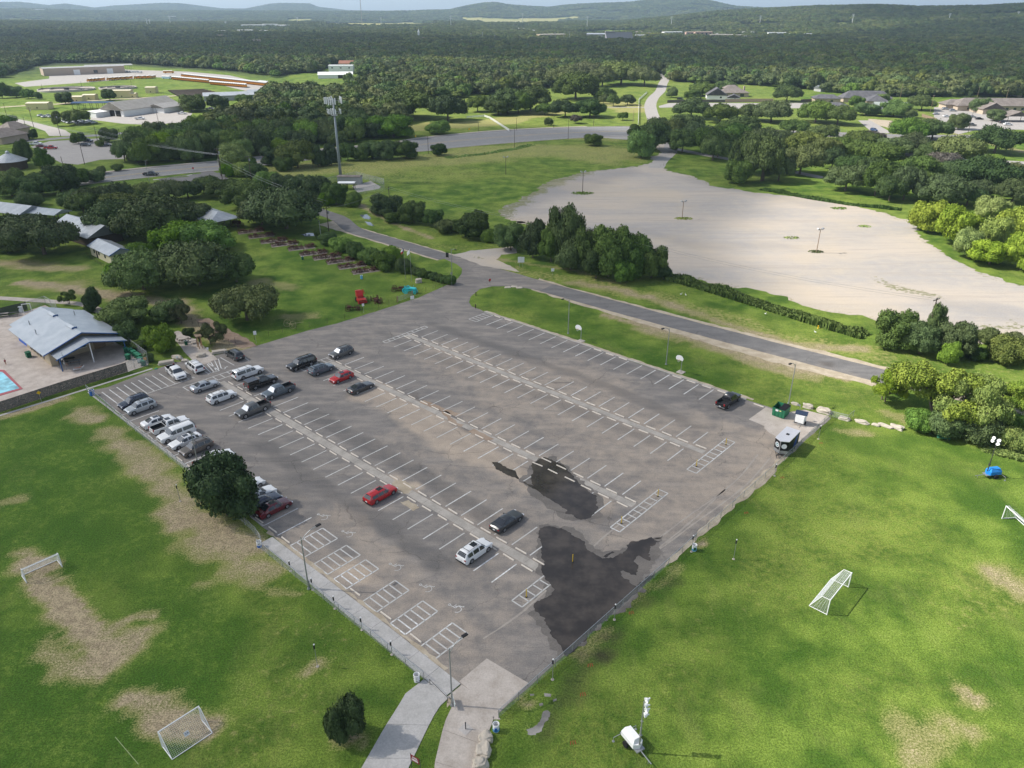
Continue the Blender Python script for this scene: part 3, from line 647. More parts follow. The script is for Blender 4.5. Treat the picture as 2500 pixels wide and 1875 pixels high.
# ---- broken edge kerb along the hoop lawn and soccer field edge (low worn concrete)
kb = MB()
def kerb(pts, w, h, mb):
    for a, b in zip(pts[:-1], pts[1:]):
        d = b - a; mb.box(((a.x + b.x) / 2, (a.y + b.y) / 2, h / 2), (d.length - .02, w, h), rz=math.atan2(d.y, d.x))
kerb([P(2 + 3 * k, 21.45) for k in range(22)], .3, .06, kb)
kerb([P(-22.0 + 3 * k, -53.95) for k in range(20)], .25, .07, kb)
tag(kb.build('kerb', M_CONC), kind='structure')
sheet('edge_litter', rag([P(2, 21.55), P(24, 21.6), P(45, 21.6), P(66, 21.7), P(66, 22.3), P(45, 22.3), P(22, 22.4), P(2, 22.1)], .8, .22, 6), .010, M_DIRT)
sheet('edge_litter', rag([P(36.5, -54.35), P(55, -54.3), P(70, -54.55), P(70, -54.05), P(55, -53.95), P(36.5, -53.95)], .7, .18, 7), .03, M_DIRT)
sheet('edge_litter', rag([P(77.5, 10), P(78.2, 12), P(78.8, 0), P(78.4, -14), P(78, -26), P(77.6, -26)], .8, .35, 8), .016, M_DIRT)

# ---- dumpster pad, sidewalks, corner paving
sheet('concrete_pad', [G(1866,1046), G(1880,1058), G(1905,1070), P(77.6, 8), P(78.0, 25), P(74.3, 24.4), P(72, 21.0), P(68.8, 20.9), P(68.6, 15.0), G(1866,1040)], .018, M_CONC2)
sw = MB()
def slabs(pl, pr, mb, z=.10, step=2.4, joint=.03):
    """walk slabs between two edges"""
    def at(pts, s):
        tot = sum((b - a).length for a, b in zip(pts[:-1], pts[1:])); d = s * tot
        for a, b in zip(pts[:-1], pts[1:]):
            q = (b - a).length
            if d <= q + 1e-6: return a.lerp(b, min(1, d / q) if q else 0)
            d -= q
        return pts[-1].copy()
    tot = sum((b - a).length for a, b in zip(pl[:-1], pl[1:])); n = max(1, int(tot / step))
    for k in range(n):
        e = joint / tot; s0 = k / n; s1 = (k + 1) / n - e
        m_ = 3; L_ = [at(pl, s0 + (s1 - s0) * i / m_) for i in range(m_ + 1)]; R_ = [at(pr, s0 + (s1 - s0) * i / m_) for i in range(m_ + 1)]
        mb.prism([(p.x, p.y) for p in L_] + [(p.x, p.y) for p in R_[::-1]], -.05, z)
slabs([P(37.9, -56.0), P(58, -56.5), P(72.4, -56.65)], [P(37.9, -54.45), P(58, -54.45), P(72.4, -54.65)], sw, .10, 3.0)
tag(sw.build('sidewalk', M_WALK), kind='structure')
sw = MB()
slabs([G(990,1694), G(975,1720), G(940,1775), G(880,1880), G(850,1930), G(700,2150)], [G(1096,1704), G(1070,1728), G(1045,1775), G(995,1880), G(975,1930), G(880,2150)], sw, .06, 3.2)
sw.prism([(p.x, p.y) for p in (G(1035,1659), G(1096,1704), G(990,1694))], -.05, .06)
tag(sw.build('footpath', M_WALK), kind='structure')
sw = MB()
slabs([G(1110,1712), G(1085,1765), G(1062,1860), G(1056,1930), G(1030,2150)], [G(1205,1755), G(1190,1795), G(1168,1860), G(1160,1930), G(1140,2150)], sw, .06, 3.2)
sw.prism([(p.x, p.y) for p in (P(72.5, -54.75), P(77.4, -55.2), P(78.2, -56.5), G(1205,1755), G(1110,1712))], -.05, .058)
tag(sw.build('footpath', M_CONC2), kind='structure')
sheet('concrete_pad', [P(72.5, -54.6), P(72.5, -56.6), G(1100,1708), G(1206,1757), G(1222,1757), P(77.8, -54.9), P(77.4, -54.4)], .03, M_CONC2)
sheet('concrete_pad', [P(72, -54.5), P(72, -50.5), P(77.3, -50.0), P(77.5, -54.6)], .019, M_CONC2)
sheet('bare_soil', rag([G(1095,1700), G(1110,1712), G(1090,1728)], .5, .1, 2), .03, M_DIRT)
# lawn path by the museum entrance
def path(name, pts, w, mat, z=.03, step=None, seed=1):
    return sheet(name, rag(strip(curve([G(*p) for p in pts], 5), w), 1.0, .03, seed), z, mat)
path('footpath', [(516,882),(490,860),(470,842),(455,832),(420,826),(370,826)], [2.6,2.6,2.7,2.8,2.8,3,3,3,3,3,3,3,3,3,3,3,3,3,3,3,3,3,3,3,3,3][:26], M_CONC2)
sheet('footpath', rag([G(498,890), G(516,885), G(512,868), G(485,846), G(462,835), G(455,815), G(435,808), G(420,812), G(425,828), G(440,845), G(452,862), G(470,880)], 1, .05, 3), .034, M_CONC2)
path('footpath', [(-60,724),(0,728),(80,733),(150,738),(205,744),(240,758),(262,775)], 2.1, M_CONC2, .035)
sheet('dirt_track', rag([G(475,780), G(510,800), G(560,835), G(590,850), G(630,845), G(600,825), G(550,800), G(510,775)], 1, .35, 4), .012, concrete_material('brown_dirt', (.20, .14, .10), (.31, .23, .17)))

# ---- puddles
M_PUD = water_material('muddy_puddle', (.046, .037, .029), .06); M_SHEEN = water_material('pale_puddle', (.24, .225, .20), .2)
M_SKYW = water_material('bright_puddle', (.10, .12, .14), .04)
def puddle(px, amp=.18, seed=0, z=.030, mat=M_PUD, step=.35): return sheet('puddle', rag([G(*p) for p in px], step * .7, amp * 1.2, seed, fine=.9), z, mat)
puddle([(1318,1290),(1330,1283),(1350,1288),(1375,1291),(1395,1302),(1420,1320),(1432,1340),(1448,1350),(1470,1362),(1500,1360),(1520,1352),(1532,1340),(1530,1330),(1545,1332),(1560,1322),(1580,1330),(1600,1318),(1612,1322),(1590,1335),(1582,1352),(1590,1368),(1575,1366),(1560,1355),(1545,1372),(1558,1385),(1553,1406),(1536,1400),(1515,1395),(1525,1412),(1552,1430),(1578,1412),(1600,1400),(1560,1440),(1500,1492),(1440,1548),(1400,1590),(1378,1604),(1372,1592),(1374,1578),(1352,1560),(1345,1540),(1330,1520),(1325,1505),(1310,1493),(1305,1478),(1318,1462),(1345,1452),(1352,1440),(1338,1420),(1325,1405),(1320,1388),(1330,1372),(1320,1350),(1322,1330),(1315,1312)], .16, 1)
puddle([(1300,1130),(1330,1115),(1375,1135),(1388,1150),(1400,1165),(1415,1178),(1430,1195),(1455,1212),(1458,1232),(1460,1240),(1445,1262),(1428,1266),(1412,1268),(1400,1258),(1378,1255),(1385,1245),(1350,1225),(1310,1198),(1280,1180),(1278,1175),(1290,1183),(1303,1186),(1293,1170),(1302,1155),(1298,1140)], .14, 2)
M_DAMP = asphalt_material('damp_asphalt', (.13, .118, .106), (.22, .195, .17), (.2, .17, .14), .5)
for f_, s_d in (([(1318,1290),(1400,1290),(1470,1350),(1530,1340),(1560,1318),(1620,1310),(1600,1370),(1560,1420),(1575,1440),(1440,1548),(1372,1606),(1340,1560),(1300,1500),(1340,1440),(1312,1390),(1315,1330)], 71), ([(1300,1125),(1350,1115),(1430,1180),(1470,1220),(1470,1255),(1440,1275),(1370,1262),(1290,1200),(1270,1172),(1290,1160)], 73)):
    pp = [G(*p) for p in f_]; cc = sum(pp, Vector()) / len(pp); sheet('damp_asphalt', rag([cc + (p - cc) * 1.02 for p in pp], .5, .5, s_d, fine=.9), .0218, M_DAMP, 4, ([], [], []))
puddle([(1201,1128),(1215,1128),(1245,1145),(1260,1152),(1266,1170),(1240,1162),(1212,1145)], .12, 3)
puddle([(1530,1332),(1545,1320),(1553,1322),(1568,1318),(1590,1312),(1603,1322),(1585,1330),(1570,1340),(1585,1362),(1588,1370),(1570,1362),(1548,1352)], .1, 4, .031)
puddle([(1472,1358),(1495,1346),(1500,1348),(1478,1362)], .06, 5, .031)
puddle([(1205,1740),(1100,1745)][:0] or [(1328,1692),(1346,1695),(1345,1702),(1330,1700)], .04, 6, .012, M_SHEEN, .2)
puddle([(1285,1782),(1310,1770),(1320,1755),(1325,1738),(1338,1734),(1344,1748),(1328,1768),(1322,1785),(1308,1795),(1290,1792)], .08, 7, .012, M_SHEEN, .2)
puddle([(1316,1718),(1325,1716),(1326,1722),(1318,1724)], .03, 8, .012, M_SHEEN, .2); puddle([(1350,1708),(1358,1705),(1359,1710),(1352,1714)], .03, 9, .012, M_SHEEN, .2)
puddle([(1293,1693),(1303,1694),(1304,1698),(1295,1699)], .03, 10, .012, M_SHEEN, .2)
puddle([(878,524),(895,524),(908,533),(900,536),(886,533)], .25, 11, .012, M_SKYW); puddle([(890,541),(905,543),(914,552),(900,550)], .2, 12, .012, M_SKYW)
puddle([(735,573),(755,568),(772,571),(768,576),(745,577)], .2, 13, .012, M_SKYW)

# ---- highway across the picture
hw_up = [(60,452),(180,432),(300,417),(420,405),(520,396),(600,388),(680,378),(790,365),(870,358),(960,350),(1010,340),(1100,330),(1200,321),(1300,315),(1400,311),(1500,309),(1545,309),(1620,310),(1720,311),(1800,313),(1890,318),(2000,322),(2100,325),(2200,329),(2300,330),(2400,331),(2560,333)]
hw_lo = [(60,477),(200,452),(330,437),(440,425),(520,418),(620,407),(700,397),(800,387),(900,378),(980,373),(1030,370),(1100,362),(1200,353),(1300,345),(1400,338),(1500,333),(1545,332),(1620,331),(1720,331),(1800,331),(1890,331),(2000,334),(2100,337),(2200,341),(2300,344),(2400,346),(2560,349)]
HU = curve([G(*p) for p in hw_up], 3); HL = curve([G(*p) for p in hw_lo], 3)
sheet('highway', HU + HL[::-1], .03, M_HWY, 8, ([([(1100,345),(1400,322)],3,.5),([(300,430),(600,398)],4,.3)], [], []))
def between(s): return [a.lerp(b, s) for a, b in zip(HU, HL)]
hk = MB()
for pts in (HU, HL):
    for a, b in zip(pts[:-1], pts[1:]):
        d = b - a; hk.box(((a.x + b.x) / 2, (a.y + b.y) / 2, .09), (d.length, .5, .18), rz=math.atan2(d.y, d.x))
tag(hk.build('kerb', M_CONC2), kind='structure')
sk = MB()
for a, b in zip(HU[:-1], HU[1:]):
    n = Vector((-(b - a).y, (b - a).x, 0)).normalized()
    if a.x < 40: sk.prism([tuple((a + n * 1.2)[:2]), tuple((b + n * 1.2)[:2]), tuple((b + n * 2.9)[:2]), tuple((a + n * 2.9)[:2])], 0, .10)
tag(sk.build('sidewalk', M_CONC2), kind='structure')
M_YEL = M('yellow_road_paint', (.62, .42, .07), .8); hm_ = MB(); hy = MB()
def ribbon(pts, w, mb, z, a0=0, a1=None):
    for a, b in zip(pts[a0:a1][:-1], pts[a0:a1][1:]):
        t = (b - a).normalized(); n = Vector((-t.y, t.x, 0)) * w / 2
        mb.poly([(q.x, q.y, z) for q in (a - n, b - n, b + n, a + n)])
ribbon(between(.47), .18, hy, .045); ribbon(between(.53), .18, hy, .045)
ribbon(between(.90), .2, hm_, .045); ribbon(between(.12), .2, hm_, .045)
for k in range(6): a = G(388 + 13.5 * k, 437.5 - 1.8 * k); hm_.box((a.x, a.y, .05), (1.0, 4.6, .01), rz=-.75)
tag(hm_.build('painted_markings', M_PAINT), kind='structure'); tag(hy.build('painted_markings', M_YEL), kind='structure')
sheet('road', [G(380,438), G(470,430), G(475,426), G(560,420), G(540,440), G(515,455), G(480,470), G(440,452), G(400,442)][:8], .026, M_ROAD, 6, ([],[],[]))
path('road', [(478,425),(505,440),(560,455)], 7, M_ROAD, .025)
# shoulder
sheet('paved_shoulder', [G(1450,334), G(1500,339), G(1560,343), G(1640,346), G(1660,336), G(1600,331), G(1500,331)], .034, M_LOT2, 10, ([],[],[]))
path('driveway', [(1608,402),(1625,380),(1640,366),(1640,350),(1635,335)], [5,5,5,5,4.5,4,4,4,4,4.5,5,5,5.5,6,7,8,9,10,11,12,12], M_GRAV, .012) if False else sheet('driveway', rag(strip(curve([G(*p) for p in ((1602,410),(1615,390),(1635,372),(1637,352),(1628,336))], 4), 6.5), 2, .3, 5), .010, M_LOT2, 8, ([],[],[]))
sheet('driveway', strip(curve([G(*p) for p in ((1640,362),(1720,378),(1800,392),(1880,408),(1950,422),(2010,434))], 4), 5.0), .010, M_LOT2, 8, ([],[],[]))
sheet('driveway', strip(curve([G(*p) for p in ((2180,372),(2290,385),(2390,393),(2560,402))], 4), 11), .010, M_LOT2, 8, ([],[],[]))
# side road going away, drives and paved yards beyond the highway
LN = [G(*p) for p in ((1602,310),(1596,290),(1590,272),(1588,255),(1596,238),(1612,222),(1618,205),(1624,192),(1618,178))]
sheet('road', strip(curve(LN, 5), [8.4] * 41), .028, M_LOT2, 12, ([],[],[]))
sheet('driveway', [G(1633,252), G(1680,251), G(1850,252), G(1990,251), G(1990,264), G(1860,265), G(1700,266), G(1650,262), G(1610,263), G(1608,259)], .032, M_LOT2, 20, ([],[],[]))
sheet('driveway', strip(curve([G(*p) for p in ((1590,262),(1540,262),(1400,261))], 4), 3.5), .03, M_LOT2, 20, ([],[],[]))
sheet('driveway', [G(2095,294), G(2125,294), G(2180,326), G(2130,324)], .034, M_LOT2, 15, ([],[],[]))
sheet('paved_yard', [G(2280,262), G(2330,258), G(2400,275), G(2560,290), G(2560,318), G(2460,316), G(2380,318), G(2340,328), G(2320,320), G(2280,285)], .036, M_LOT2, 15, ([],[],[]))
sheet('paved_yard', [G(2120,290), G(2240,300), G(2280,305), G(2250,318), G(2170,312), G(2120,300)], .02, M_DIRT)
# depot ground on the left
sheet('road', strip(curve([G(*p) for p in ((-40,352),(60,345),(150,337),(240,330),(330,322),(420,310),(470,302),(520,290),(560,275)) ], 4), 7.5), .022, M_HWY, 20, ([],[],[]))
sheet('driveway', [G(0,285), G(30,288), G(90,300), G(160,318), G(180,332), G(120,332), G(110,320), G(60,302), G(0,300)], .026, M_LOT2, 20, ([],[],[]))
sheet('paved_yard', [G(225,282), G(240,270), G(370,262), G(470,276), G(455,298), G(370,305), G(300,302), G(220,292)], .024, M_LOT2, 20, ([],[],[]))
sheet('paved_yard', [G(35,203), G(120,192), G(120,176), G(250,168), G(460,175), G(560,184), G(652,205), G(648,222), G(600,222), G(480,194), G(370,188), G(230,200), G(60,212)], .024, M_LOT2, 25, ([],[],[]))
sheet('driveway', strip(curve([G(*p) for p in ((0,262),(60,258),(140,254),(220,246),(330,240),(450,232),(520,226),(620,230))], 4), 6), .02, M_DIRT)
sheet('paved_yard', [G(75,358), G(120,345), G(240,338), G(275,352), G(310,378), G(305,388), G(245,390), G(190,402), G(150,398), G(130,388)], .028, M_LOT2, 15, ([],[],[]))
sheet('paved_yard', [G(905,468), G(940,470), G(940,466), G(1010,452), G(900,440), G(880,445)][:0] or [G(860,455), G(905,442), G(930,456), G(925,461), G(873,470)], .02, M_LOT2)
sheet('paved_yard', [G(545,497), G(600,490), G(665,478), G(720,472), G(722,476), G(640,500), G(560,506)][:0] or [G(655,497), G(695,482), G(720,475), G(722,480), G(665,502)], .02, M_LOT2)
# ---------------------------------------------------------------- trees
def leaf_mat(name, lo, hi, rnd=.22, hue=.012):
    m = bpy.data.materials.new(name); t = NT(m)
    tc = t.n('ShaderNodeTexCoord').outputs['Object']; oi = t.n('ShaderNodeObjectInfo').outputs['Random']; pos = t.pos()
    off = t.n('ShaderNodeVectorMath', operation='MULTIPLY_ADD', i_0=tc); off.inputs[1].default_value = (1, 1, 1)
    cx = t.n('ShaderNodeCombineXYZ', i_0=t.m('MULTIPLY', oi, 57.0), i_1=t.m('MULTIPLY', oi, 31.0)); t.t.links.new(cx.outputs[0], off.inputs[2])
    n1 = t.noise(2.6, 3, .6, off.outputs[0]); n2 = t.noise(1.6, 3, .7, pos)
    f = t.ss(t.m('ADD', t.m('MULTIPLY', n1, .6), t.m('MULTIPLY', n2, .5)), .38, .70)
    c = t.mix(f, lo, hi); c = t.mix(t.m('MULTIPLY', t.ss(t.noise(.007, 3, .6, pos), .5, .66), .55), c, tuple(q * 1.25 for q in (hi[0] * 1.15, hi[1], hi[2] * .9)))
    hs = t.n('ShaderNodeHueSaturation', i_Color=c)
    t.t.links.new(t.m('MULTIPLY_ADD', oi, 2 * rnd, 1 - rnd), hs.inputs['Value'])
    t.t.links.new(t.m('MULTIPLY_ADD', t.m('FRACT', t.m('MULTIPLY', oi, 7.3)), 2 * hue, .5 - hue), hs.inputs['Hue'])
    t.t.links.new(t.m('MULTIPLY_ADD', t.m('FRACT', t.m('MULTIPLY', oi, 13.7)), .3, .8), hs.inputs['Saturation'])
    b = t.out(hs.outputs[0], .75, .22)
    return m
LM = {
 'D': leaf_mat('oak_leaves', (.032, .056, .013), (.094, .142, .032)),
 'M': leaf_mat('elm_leaves', (.040, .080, .016), (.110, .175, .036)),
 'B': leaf_mat('bright_leaves', (.075, .150, .014), (.165, .275, .028)),
 'Y': leaf_mat('willow_leaves', (.12, .18, .020), (.27, .345, .050), .12),
 'Z': leaf_mat('mesquite_leaves', (.10, .165, .018), (.25, .325, .045), .12),
 'G': leaf_mat('grey_twigs', (.060, .055, .042), (.115, .105, .085)),
 'O': leaf_mat('olive_leaves', (.055, .078, .018), (.145, .175, .048)),
 'K': leaf_mat('dark_leaves', (.018, .042, .010), (.060, .104, .022)),
 'F': leaf_mat('far_leaves', (.032, .056, .014), (.104, .138, .034), .42, .025),
}
M_BARK = M('bark', (.13, .105, .085), .9, .1, var=.3, scale=6)
def lobes_for(shape, rs):
    """unit crowns: radius about 1 sideways, height 0..1"""
    L = []
    if shape == 'oak':
        for k in range(15):
            a = rs.uniform(0, 6.28); r = math.sqrt(rs.uniform(.02, 1)) * .70
            L.append((r * math.cos(a), r * math.sin(a), .62 - .22 * r * r + rs.uniform(-.10, .12), rs.uniform(.26, .40)))
        for k in range(7):
            a = k * .9 + rs.uniform(-.3, .3); L.append((.70 * math.cos(a), .70 * math.sin(a), .42 + rs.uniform(-.07, .08), rs.uniform(.22, .32)))
        L.append((0, 0, .58, .5))
    elif shape == 'round':
        for k in range(16):
            z = rs.uniform(.22, .86); rr = math.sin(math.pi * min(1, (z - .02) / .98)) ** .7 * .62; a = rs.uniform(0, 6.28)
            L.append((rr * math.cos(a), rr * math.sin(a), z, rs.uniform(.24, .38)))
        L.append((0, 0, .5, .6))
    elif shape == 'tall':
        for k in range(18):
            z = rs.uniform(.12, .9); rr = (1 - z) ** .5 * .62; a = rs.uniform(0, 6.28)
            L.append((rr * math.cos(a), rr * math.sin(a), z, rs.uniform(.22, .36)))
        L.append((0, 0, .4, .55))
    elif shape == 'shrub':
        for k in range(12):
            a = rs.uniform(0, 6.28); r = math.sqrt(rs.uniform(.02, 1)) * .62
            L.append((r * math.cos(a), r * math.sin(a), rs.uniform(.15, .68) * (1.1 - .5 * r), rs.uniform(.26, .42)))
        L.append((0, 0, .35, .6))
    elif shape == 'open':
        for k in range(22):
            a = rs.uniform(0, 6.28); r = math.sqrt(rs.uniform(.02, 1)) * .82
            L.append((r * math.cos(a), r * math.sin(a), .66 - .25 * r * r + rs.uniform(-.2, .2), rs.uniform(.14, .28)))
    return L
def crown_arrays(shape, seed, nleaf, lsize, core=.84, aspect=.75):
    """leaf cards scattered over the lobes, plus an uneven inner mass that stops daylight"""
    rs = random.Random(seed); r_ = np.random.default_rng(seed); L = np.array(lobes_for(shape, rs))
    C = L[:, :3].copy(); rad = L[:, 3]; rz = rad * (1 / aspect) * .62
    w = rad ** 2; w /= w.sum(); idx = r_.choice(len(L), nleaf * 2, p=w)
    d = r_.normal(size=(nleaf * 2, 3)); d /= np.linalg.norm(d, axis=1)[:, None]
    k = r_.uniform(.78, 1.08, nleaf * 2); sc = np.stack([rad[idx], rad[idx], rz[idx] * .8], 1)
    bump = 1 + .16 * np.sin(d[:, 0] * 7 + idx) * np.cos(d[:, 1] * 6 + idx * 2)
    p = C[idx] + d * sc * (k * bump)[:, None]
    keep = np.ones(len(p), bool)
    for j in range(len(L)):
        q = (p - C[j]) / np.array([rad[j], rad[j], rz[j] * .8]); keep &= (np.linalg.norm(q, axis=1) > .74) | (idx == j)
    keep &= (d[:, 2] > -.75); zm_ = {'round': .12, 'oak': .09, 'open': .1}.get(shape, .03); keep &= p[:, 2] > zm_
    p = p[keep][:nleaf]; d = d[keep][:nleaf]; n = len(p)
    nor = d + r_.normal(size=(n, 3)) * .55; nor /= np.linalg.norm(nor, axis=1)[:, None]
    a = np.cross(nor, r_.normal(size=(n, 3))); a /= np.linalg.norm(a, axis=1)[:, None]; b = np.cross(nor, a)
    s = lsize * r_.uniform(.55, 1.35, n)[:, None]; zs = np.array([1, 1, .8])
    v = np.stack([p - a * s, p - b * s * .7, p + a * s, p + b * s * .7], 1) 
    V_ = v.reshape(-1, 3); F_ = [tuple(4 * i + j for j in range(4)) for i in range(n)]
    VV = [V_]; off = len(V_)
    bm = bmesh.new(); bmesh.ops.create_icosphere(bm, subdivisions=2, radius=1); iv = np.array([q.co[:] for q in bm.verts]); ifc = [tuple(q.index for q in f.verts) for f in bm.faces]; bm.free()
    if core > 0:
        for j in range(len(L)):
            wob = 1 + .18 * np.sin(iv[:, 0] * 9 + j) * np.cos(iv[:, 1] * 8 + j) + .1 * np.sin(iv[:, 2] * 11 + j)
            q = iv * np.array([rad[j], rad[j], rz[j] * .8]) * core * wob[:, None] + C[j]; q[:, 2] = np.maximum(q[:, 2], zm_)
            VV.append(q); F_ += [tuple(i + off for i in f) for f in ifc]; off += len(q)
    W_ = np.concatenate(VV); rxy = np.percentile(np.hypot(W_[:, 0], W_[:, 1]), 97); zt = np.percentile(W_[:, 2], 99.3)
    W_ = W_ / np.array([rxy, rxy, zt]); L = L.copy(); L[:, :2] /= rxy; L[:, 2] /= zt
    return W_, F_, L
def mk_mesh(name, V_, F_, mat):
    me = bpy.data.meshes.new(name); me.from_pydata(V_.tolist() if hasattr(V_, 'tolist') else V_, [], F_); me.materials.append(mat); me.update(); return me
PROTO = {}
NV = {'oak': 5, 'round': 4, 'tall': 3, 'shrub': 4, 'open': 3}
for sh, nvar in NV.items():
    for k in range(nvar):
        sd = hash_ = (list(NV).index(sh) + 1) * 100 + k
        V_, F_, L = crown_arrays(sh, sd, 9500 if sh != 'open' else 15000, .030 if sh != 'open' else .020, .84 if sh != 'open' else .62, .75)
        t = MB(); top = .45
        hb = {'oak': .34, 'round': .25, 'tall': .2, 'shrub': .1, 'open': .3}[sh]
        nst = {'shrub': 3, 'open': 3}.get(sh, 1); rs = random.Random(sd + 5)
        for q in range(nst):
            ox, oy = (rs.uniform(-.12, .12), rs.uniform(-.12, .12)) if nst > 1 else (0, 0)
            t.tube([(ox, oy, -.02), (ox * 1.2 + .01, oy * 1.2, hb * .6), (ox * 1.6, oy * 1.6 + .01, hb)], [.055 / nst ** .4, .040 / nst ** .4, .034 / nst ** .4], 7)
            for z in range(6 if sh != 'shrub' else 3):
                l = L[rs.randrange(len(L))]; m_ = Vector((l[0] * .45, l[1] * .45, (hb + l[2]) / 2 - .02))
                t.tube([(ox * 1.6, oy * 1.6, hb * rs.uniform(.75, 1)), m_, (l[0] * .9, l[1] * .9, l[2])], [.028, .02, .009], 5)
        PROTO[sh, k] = (V_, F_, t)
CM_ = {}
def crown_mesh(sh, k, mt):
    if (sh, k, mt) not in CM_: CM_[sh, k, mt] = mk_mesh('crown', PROTO[sh, k][0], PROTO[sh, k][1], LM[mt])
    return CM_[sh, k, mt]
TM_ = {}
def trunk_mesh(sh, k):
    if (sh, k) not in TM_: TM_[sh, k] = PROTO[sh, k][2].mesh('trunk', M_BARK)
    return TM_[sh, k]
SHN = {'o': 'oak', 'r': 'round', 't': 'tall', 's': 'shrub', 'p': 'open'}
NAMES = {'oak': ('oak_tree', 'tree'), 'round': ('leafy_tree', 'tree'), 'tall': ('upright_tree', 'tree'), 'shrub': ('shrub', 'shrub'), 'open': ('spreading_tree', 'tree')}
tcount = [0]
def tree_at(p, W, H, sh, mt, label, group=None, name=None, cat=None):
    k = tcount[0] % NV[sh]; tcount[0] += 1
    nm, ct = NAMES[sh]
    root = thing(name or nm, label, cat or ct, p, random.uniform(0, 6.28), group)
    root.scale = (W / 2 * random.uniform(.94, 1.06), W / 2 * random.uniform(.94, 1.06), H)
    c = bpy.data.objects.new('crown', crown_mesh(sh, k, mt)); COL.objects.link(c); c.parent = root
    t = bpy.data.objects.new('trunk', trunk_mesh(sh, k)); COL.objects.link(t); t.parent = root
    return root
def T(code, label, group=None, **kw):
    """code: shape+colour, centre x, top row, bottom row, width, all in photo pixels"""
    for e in code.split(';'):
        q = e.split()
        if not q: continue
        sh = SHN[q[0][0]]; mt = q[0][1]; x, top, bot, w = map(float, q[1:5])
        by = bot - (.10 if sh != 'shrub' else .18) * (bot - top) - w * .04
        b = G(x, by); W = w * PX(b) * 1.06
        # the visible top row belongs to the back half of the crown
        H = hgt_from(b + Vector((0, W * .16, 0)), top) / .97
        H = min(max(H, {'oak': .5, 'open': .5, 'shrub': .5}.get(sh, .48) * W), 2.2 * W)
        if sh != 'tall': W = max(W, H / 1.32)
        tree_at(b, W, H, sh, mt, label, group, **kw)
# museum grounds, car park and lawns
T('oM 352 610 725 165', 'dark live oak, left half of the huge pair on the museum lawn')
T('oM 485 592 715 205', 'dark live oak, right half of the huge pair on the museum lawn')
T('oM 578 620 700 100', 'low outer live oak at the right edge of the huge pair')
T('rB 440 560 622 130', 'bright green maple behind the huge dark oaks, left part'); T('rB 508 558 622 130', 'bright green maple behind the huge dark oaks, right part')
T('sB 345 590 640 60', 'bright green shrub tree squeezed beside the small cream cabin')
T('sB 297 640 705 60', 'bright green tree at the left foot of the huge dark oaks')
T('oO 604 697 797 140', 'olive green oak standing alone between museum lawn and car park')
T('oD 110 545 637 175', 'broad dark oak left of the cream cabin')
T('oD 22 526 615 125', 'dark oak cut by the left edge beside the broad oak')
T('oD 385 478 600 190', 'largest live oak on the museum grounds, behind the cabin'); T('oD 292 484 590 130', 'dark oak between barn roof and the largest oak')
T('oD 468 492 562 100', 'dark oak between the largest live oak and the pavilion')
T('oD 205 470 530 80', 'dark oak behind the long grey barn roof'); T('oO 300 470 530 90', 'olive oak in the back row left of the pavilion')
T('oD 600 440 520 110', 'dark oak right behind the grey roofed pavilion'); T('oD 700 478 575 190', 'wide dark oak at the start of the narrow road by the utility pole')
T('oO 640 490 560 110', 'olive oak joined to the left of the wide roadside oak'); T('oD 545 440 490 80', 'dark oak behind the pavilion near the highway')
T('sM 75 478 512 60', 'mid green tree behind the far left metal roof'); T('sM 20 590 625 60', 'small green tree at the left edge under the dark oak') 
T('rM 30 415 490 90;rK 150 405 480 90;rM 90 425 490 90', 'dense green tree in the thicket below the highway at left', 'trees of the thicket below the highway')
T('oD 225 458 520 80;oD 290 446 515 80;oO 350 448 505 80;oO 410 440 500 80;oD 460 440 492 70;rM 320 462 512 60;rM 180 465 515 60;oD 510 428 478 70', 'dark tree in the row between highway and museum oaks', 'trees between the highway and the museum oaks')
T('rB 304 732 805 125', 'leafy bright green tree leaning over the pool house roof'); T('rM 411 731 792 85', 'mid green tree behind the one by the pool house')
T('rB 392 795 868 80', 'round green tree beside the row of green bins'); T('rM 313 787 848 56', 'small green tree at the pool house corner')
T('tK 229 703 765 46', 'dark narrow tree beside the curved footpath'); T('pM 168 710 748 42', 'small multi stemmed tree left of the dark narrow tree', name='crepe_myrtle')
T('pO 443 742 797 56', 'thin crepe myrtle behind the pool house trees', name='crepe_myrtle'); T('pO 519 786 848 66', 'reddish green crepe myrtle by the wooden kiosk', name='crepe_myrtle')
T('sM 462 800 826 30', 'small round bush beside the stone table'); T('sM 366 862 890 22', 'small bush at the corner of the bin fence'); T('sM 345 830 860 40', 'low bush behind the green bins')
T('rK 556 1118 1280 162', 'dark round tree beside the parked cars at the soccer-field fence')
T('rK 850 1698 1815 72', 'small dark tree on the lawn beside the lower footpath')
T('tO 275 705 745 1', 'thin young tree') if False else None
# hedge and roadside rows
T('sM 802 566 605 50;sB 838 578 622 60;sM 868 592 640 56;sB 905 605 655 58;sM 938 612 668 60;sB 962 600 660 50;sM 985 630 675 40;sM 782 560 592 30', 'lumpy green vine hedge bush between machinery plots and road', 'vine hedge along the narrow road', name='hedge_bush', cat='hedge')
T(';'.join('sM %d %d %d 26' % (1000 + 14.5 * k, 648 + 4.0 * k, 672 + 4.0 * k) for k in range(8)), 'low hedge bush running down towards the stop sign corner', 'low end of the vine hedge', name='hedge_bush', cat='hedge')
T('sM 1098 672 700 30', 'last hedge bush at the road corner', name='hedge_bush', cat='hedge')
T('sM 630 398 445 62;sB 655 418 466 60;rM 690 425 478 55;sM 605 385 425 50;rM 740 428 492 74;rK 780 434 502 72;rM 822 444 508 62;sB 866 470 514 42;sM 715 440 480 50;sB 800 470 510 40', 'dense tree of the hedgerow left of the cell tower', 'hedgerow by the cell tower')
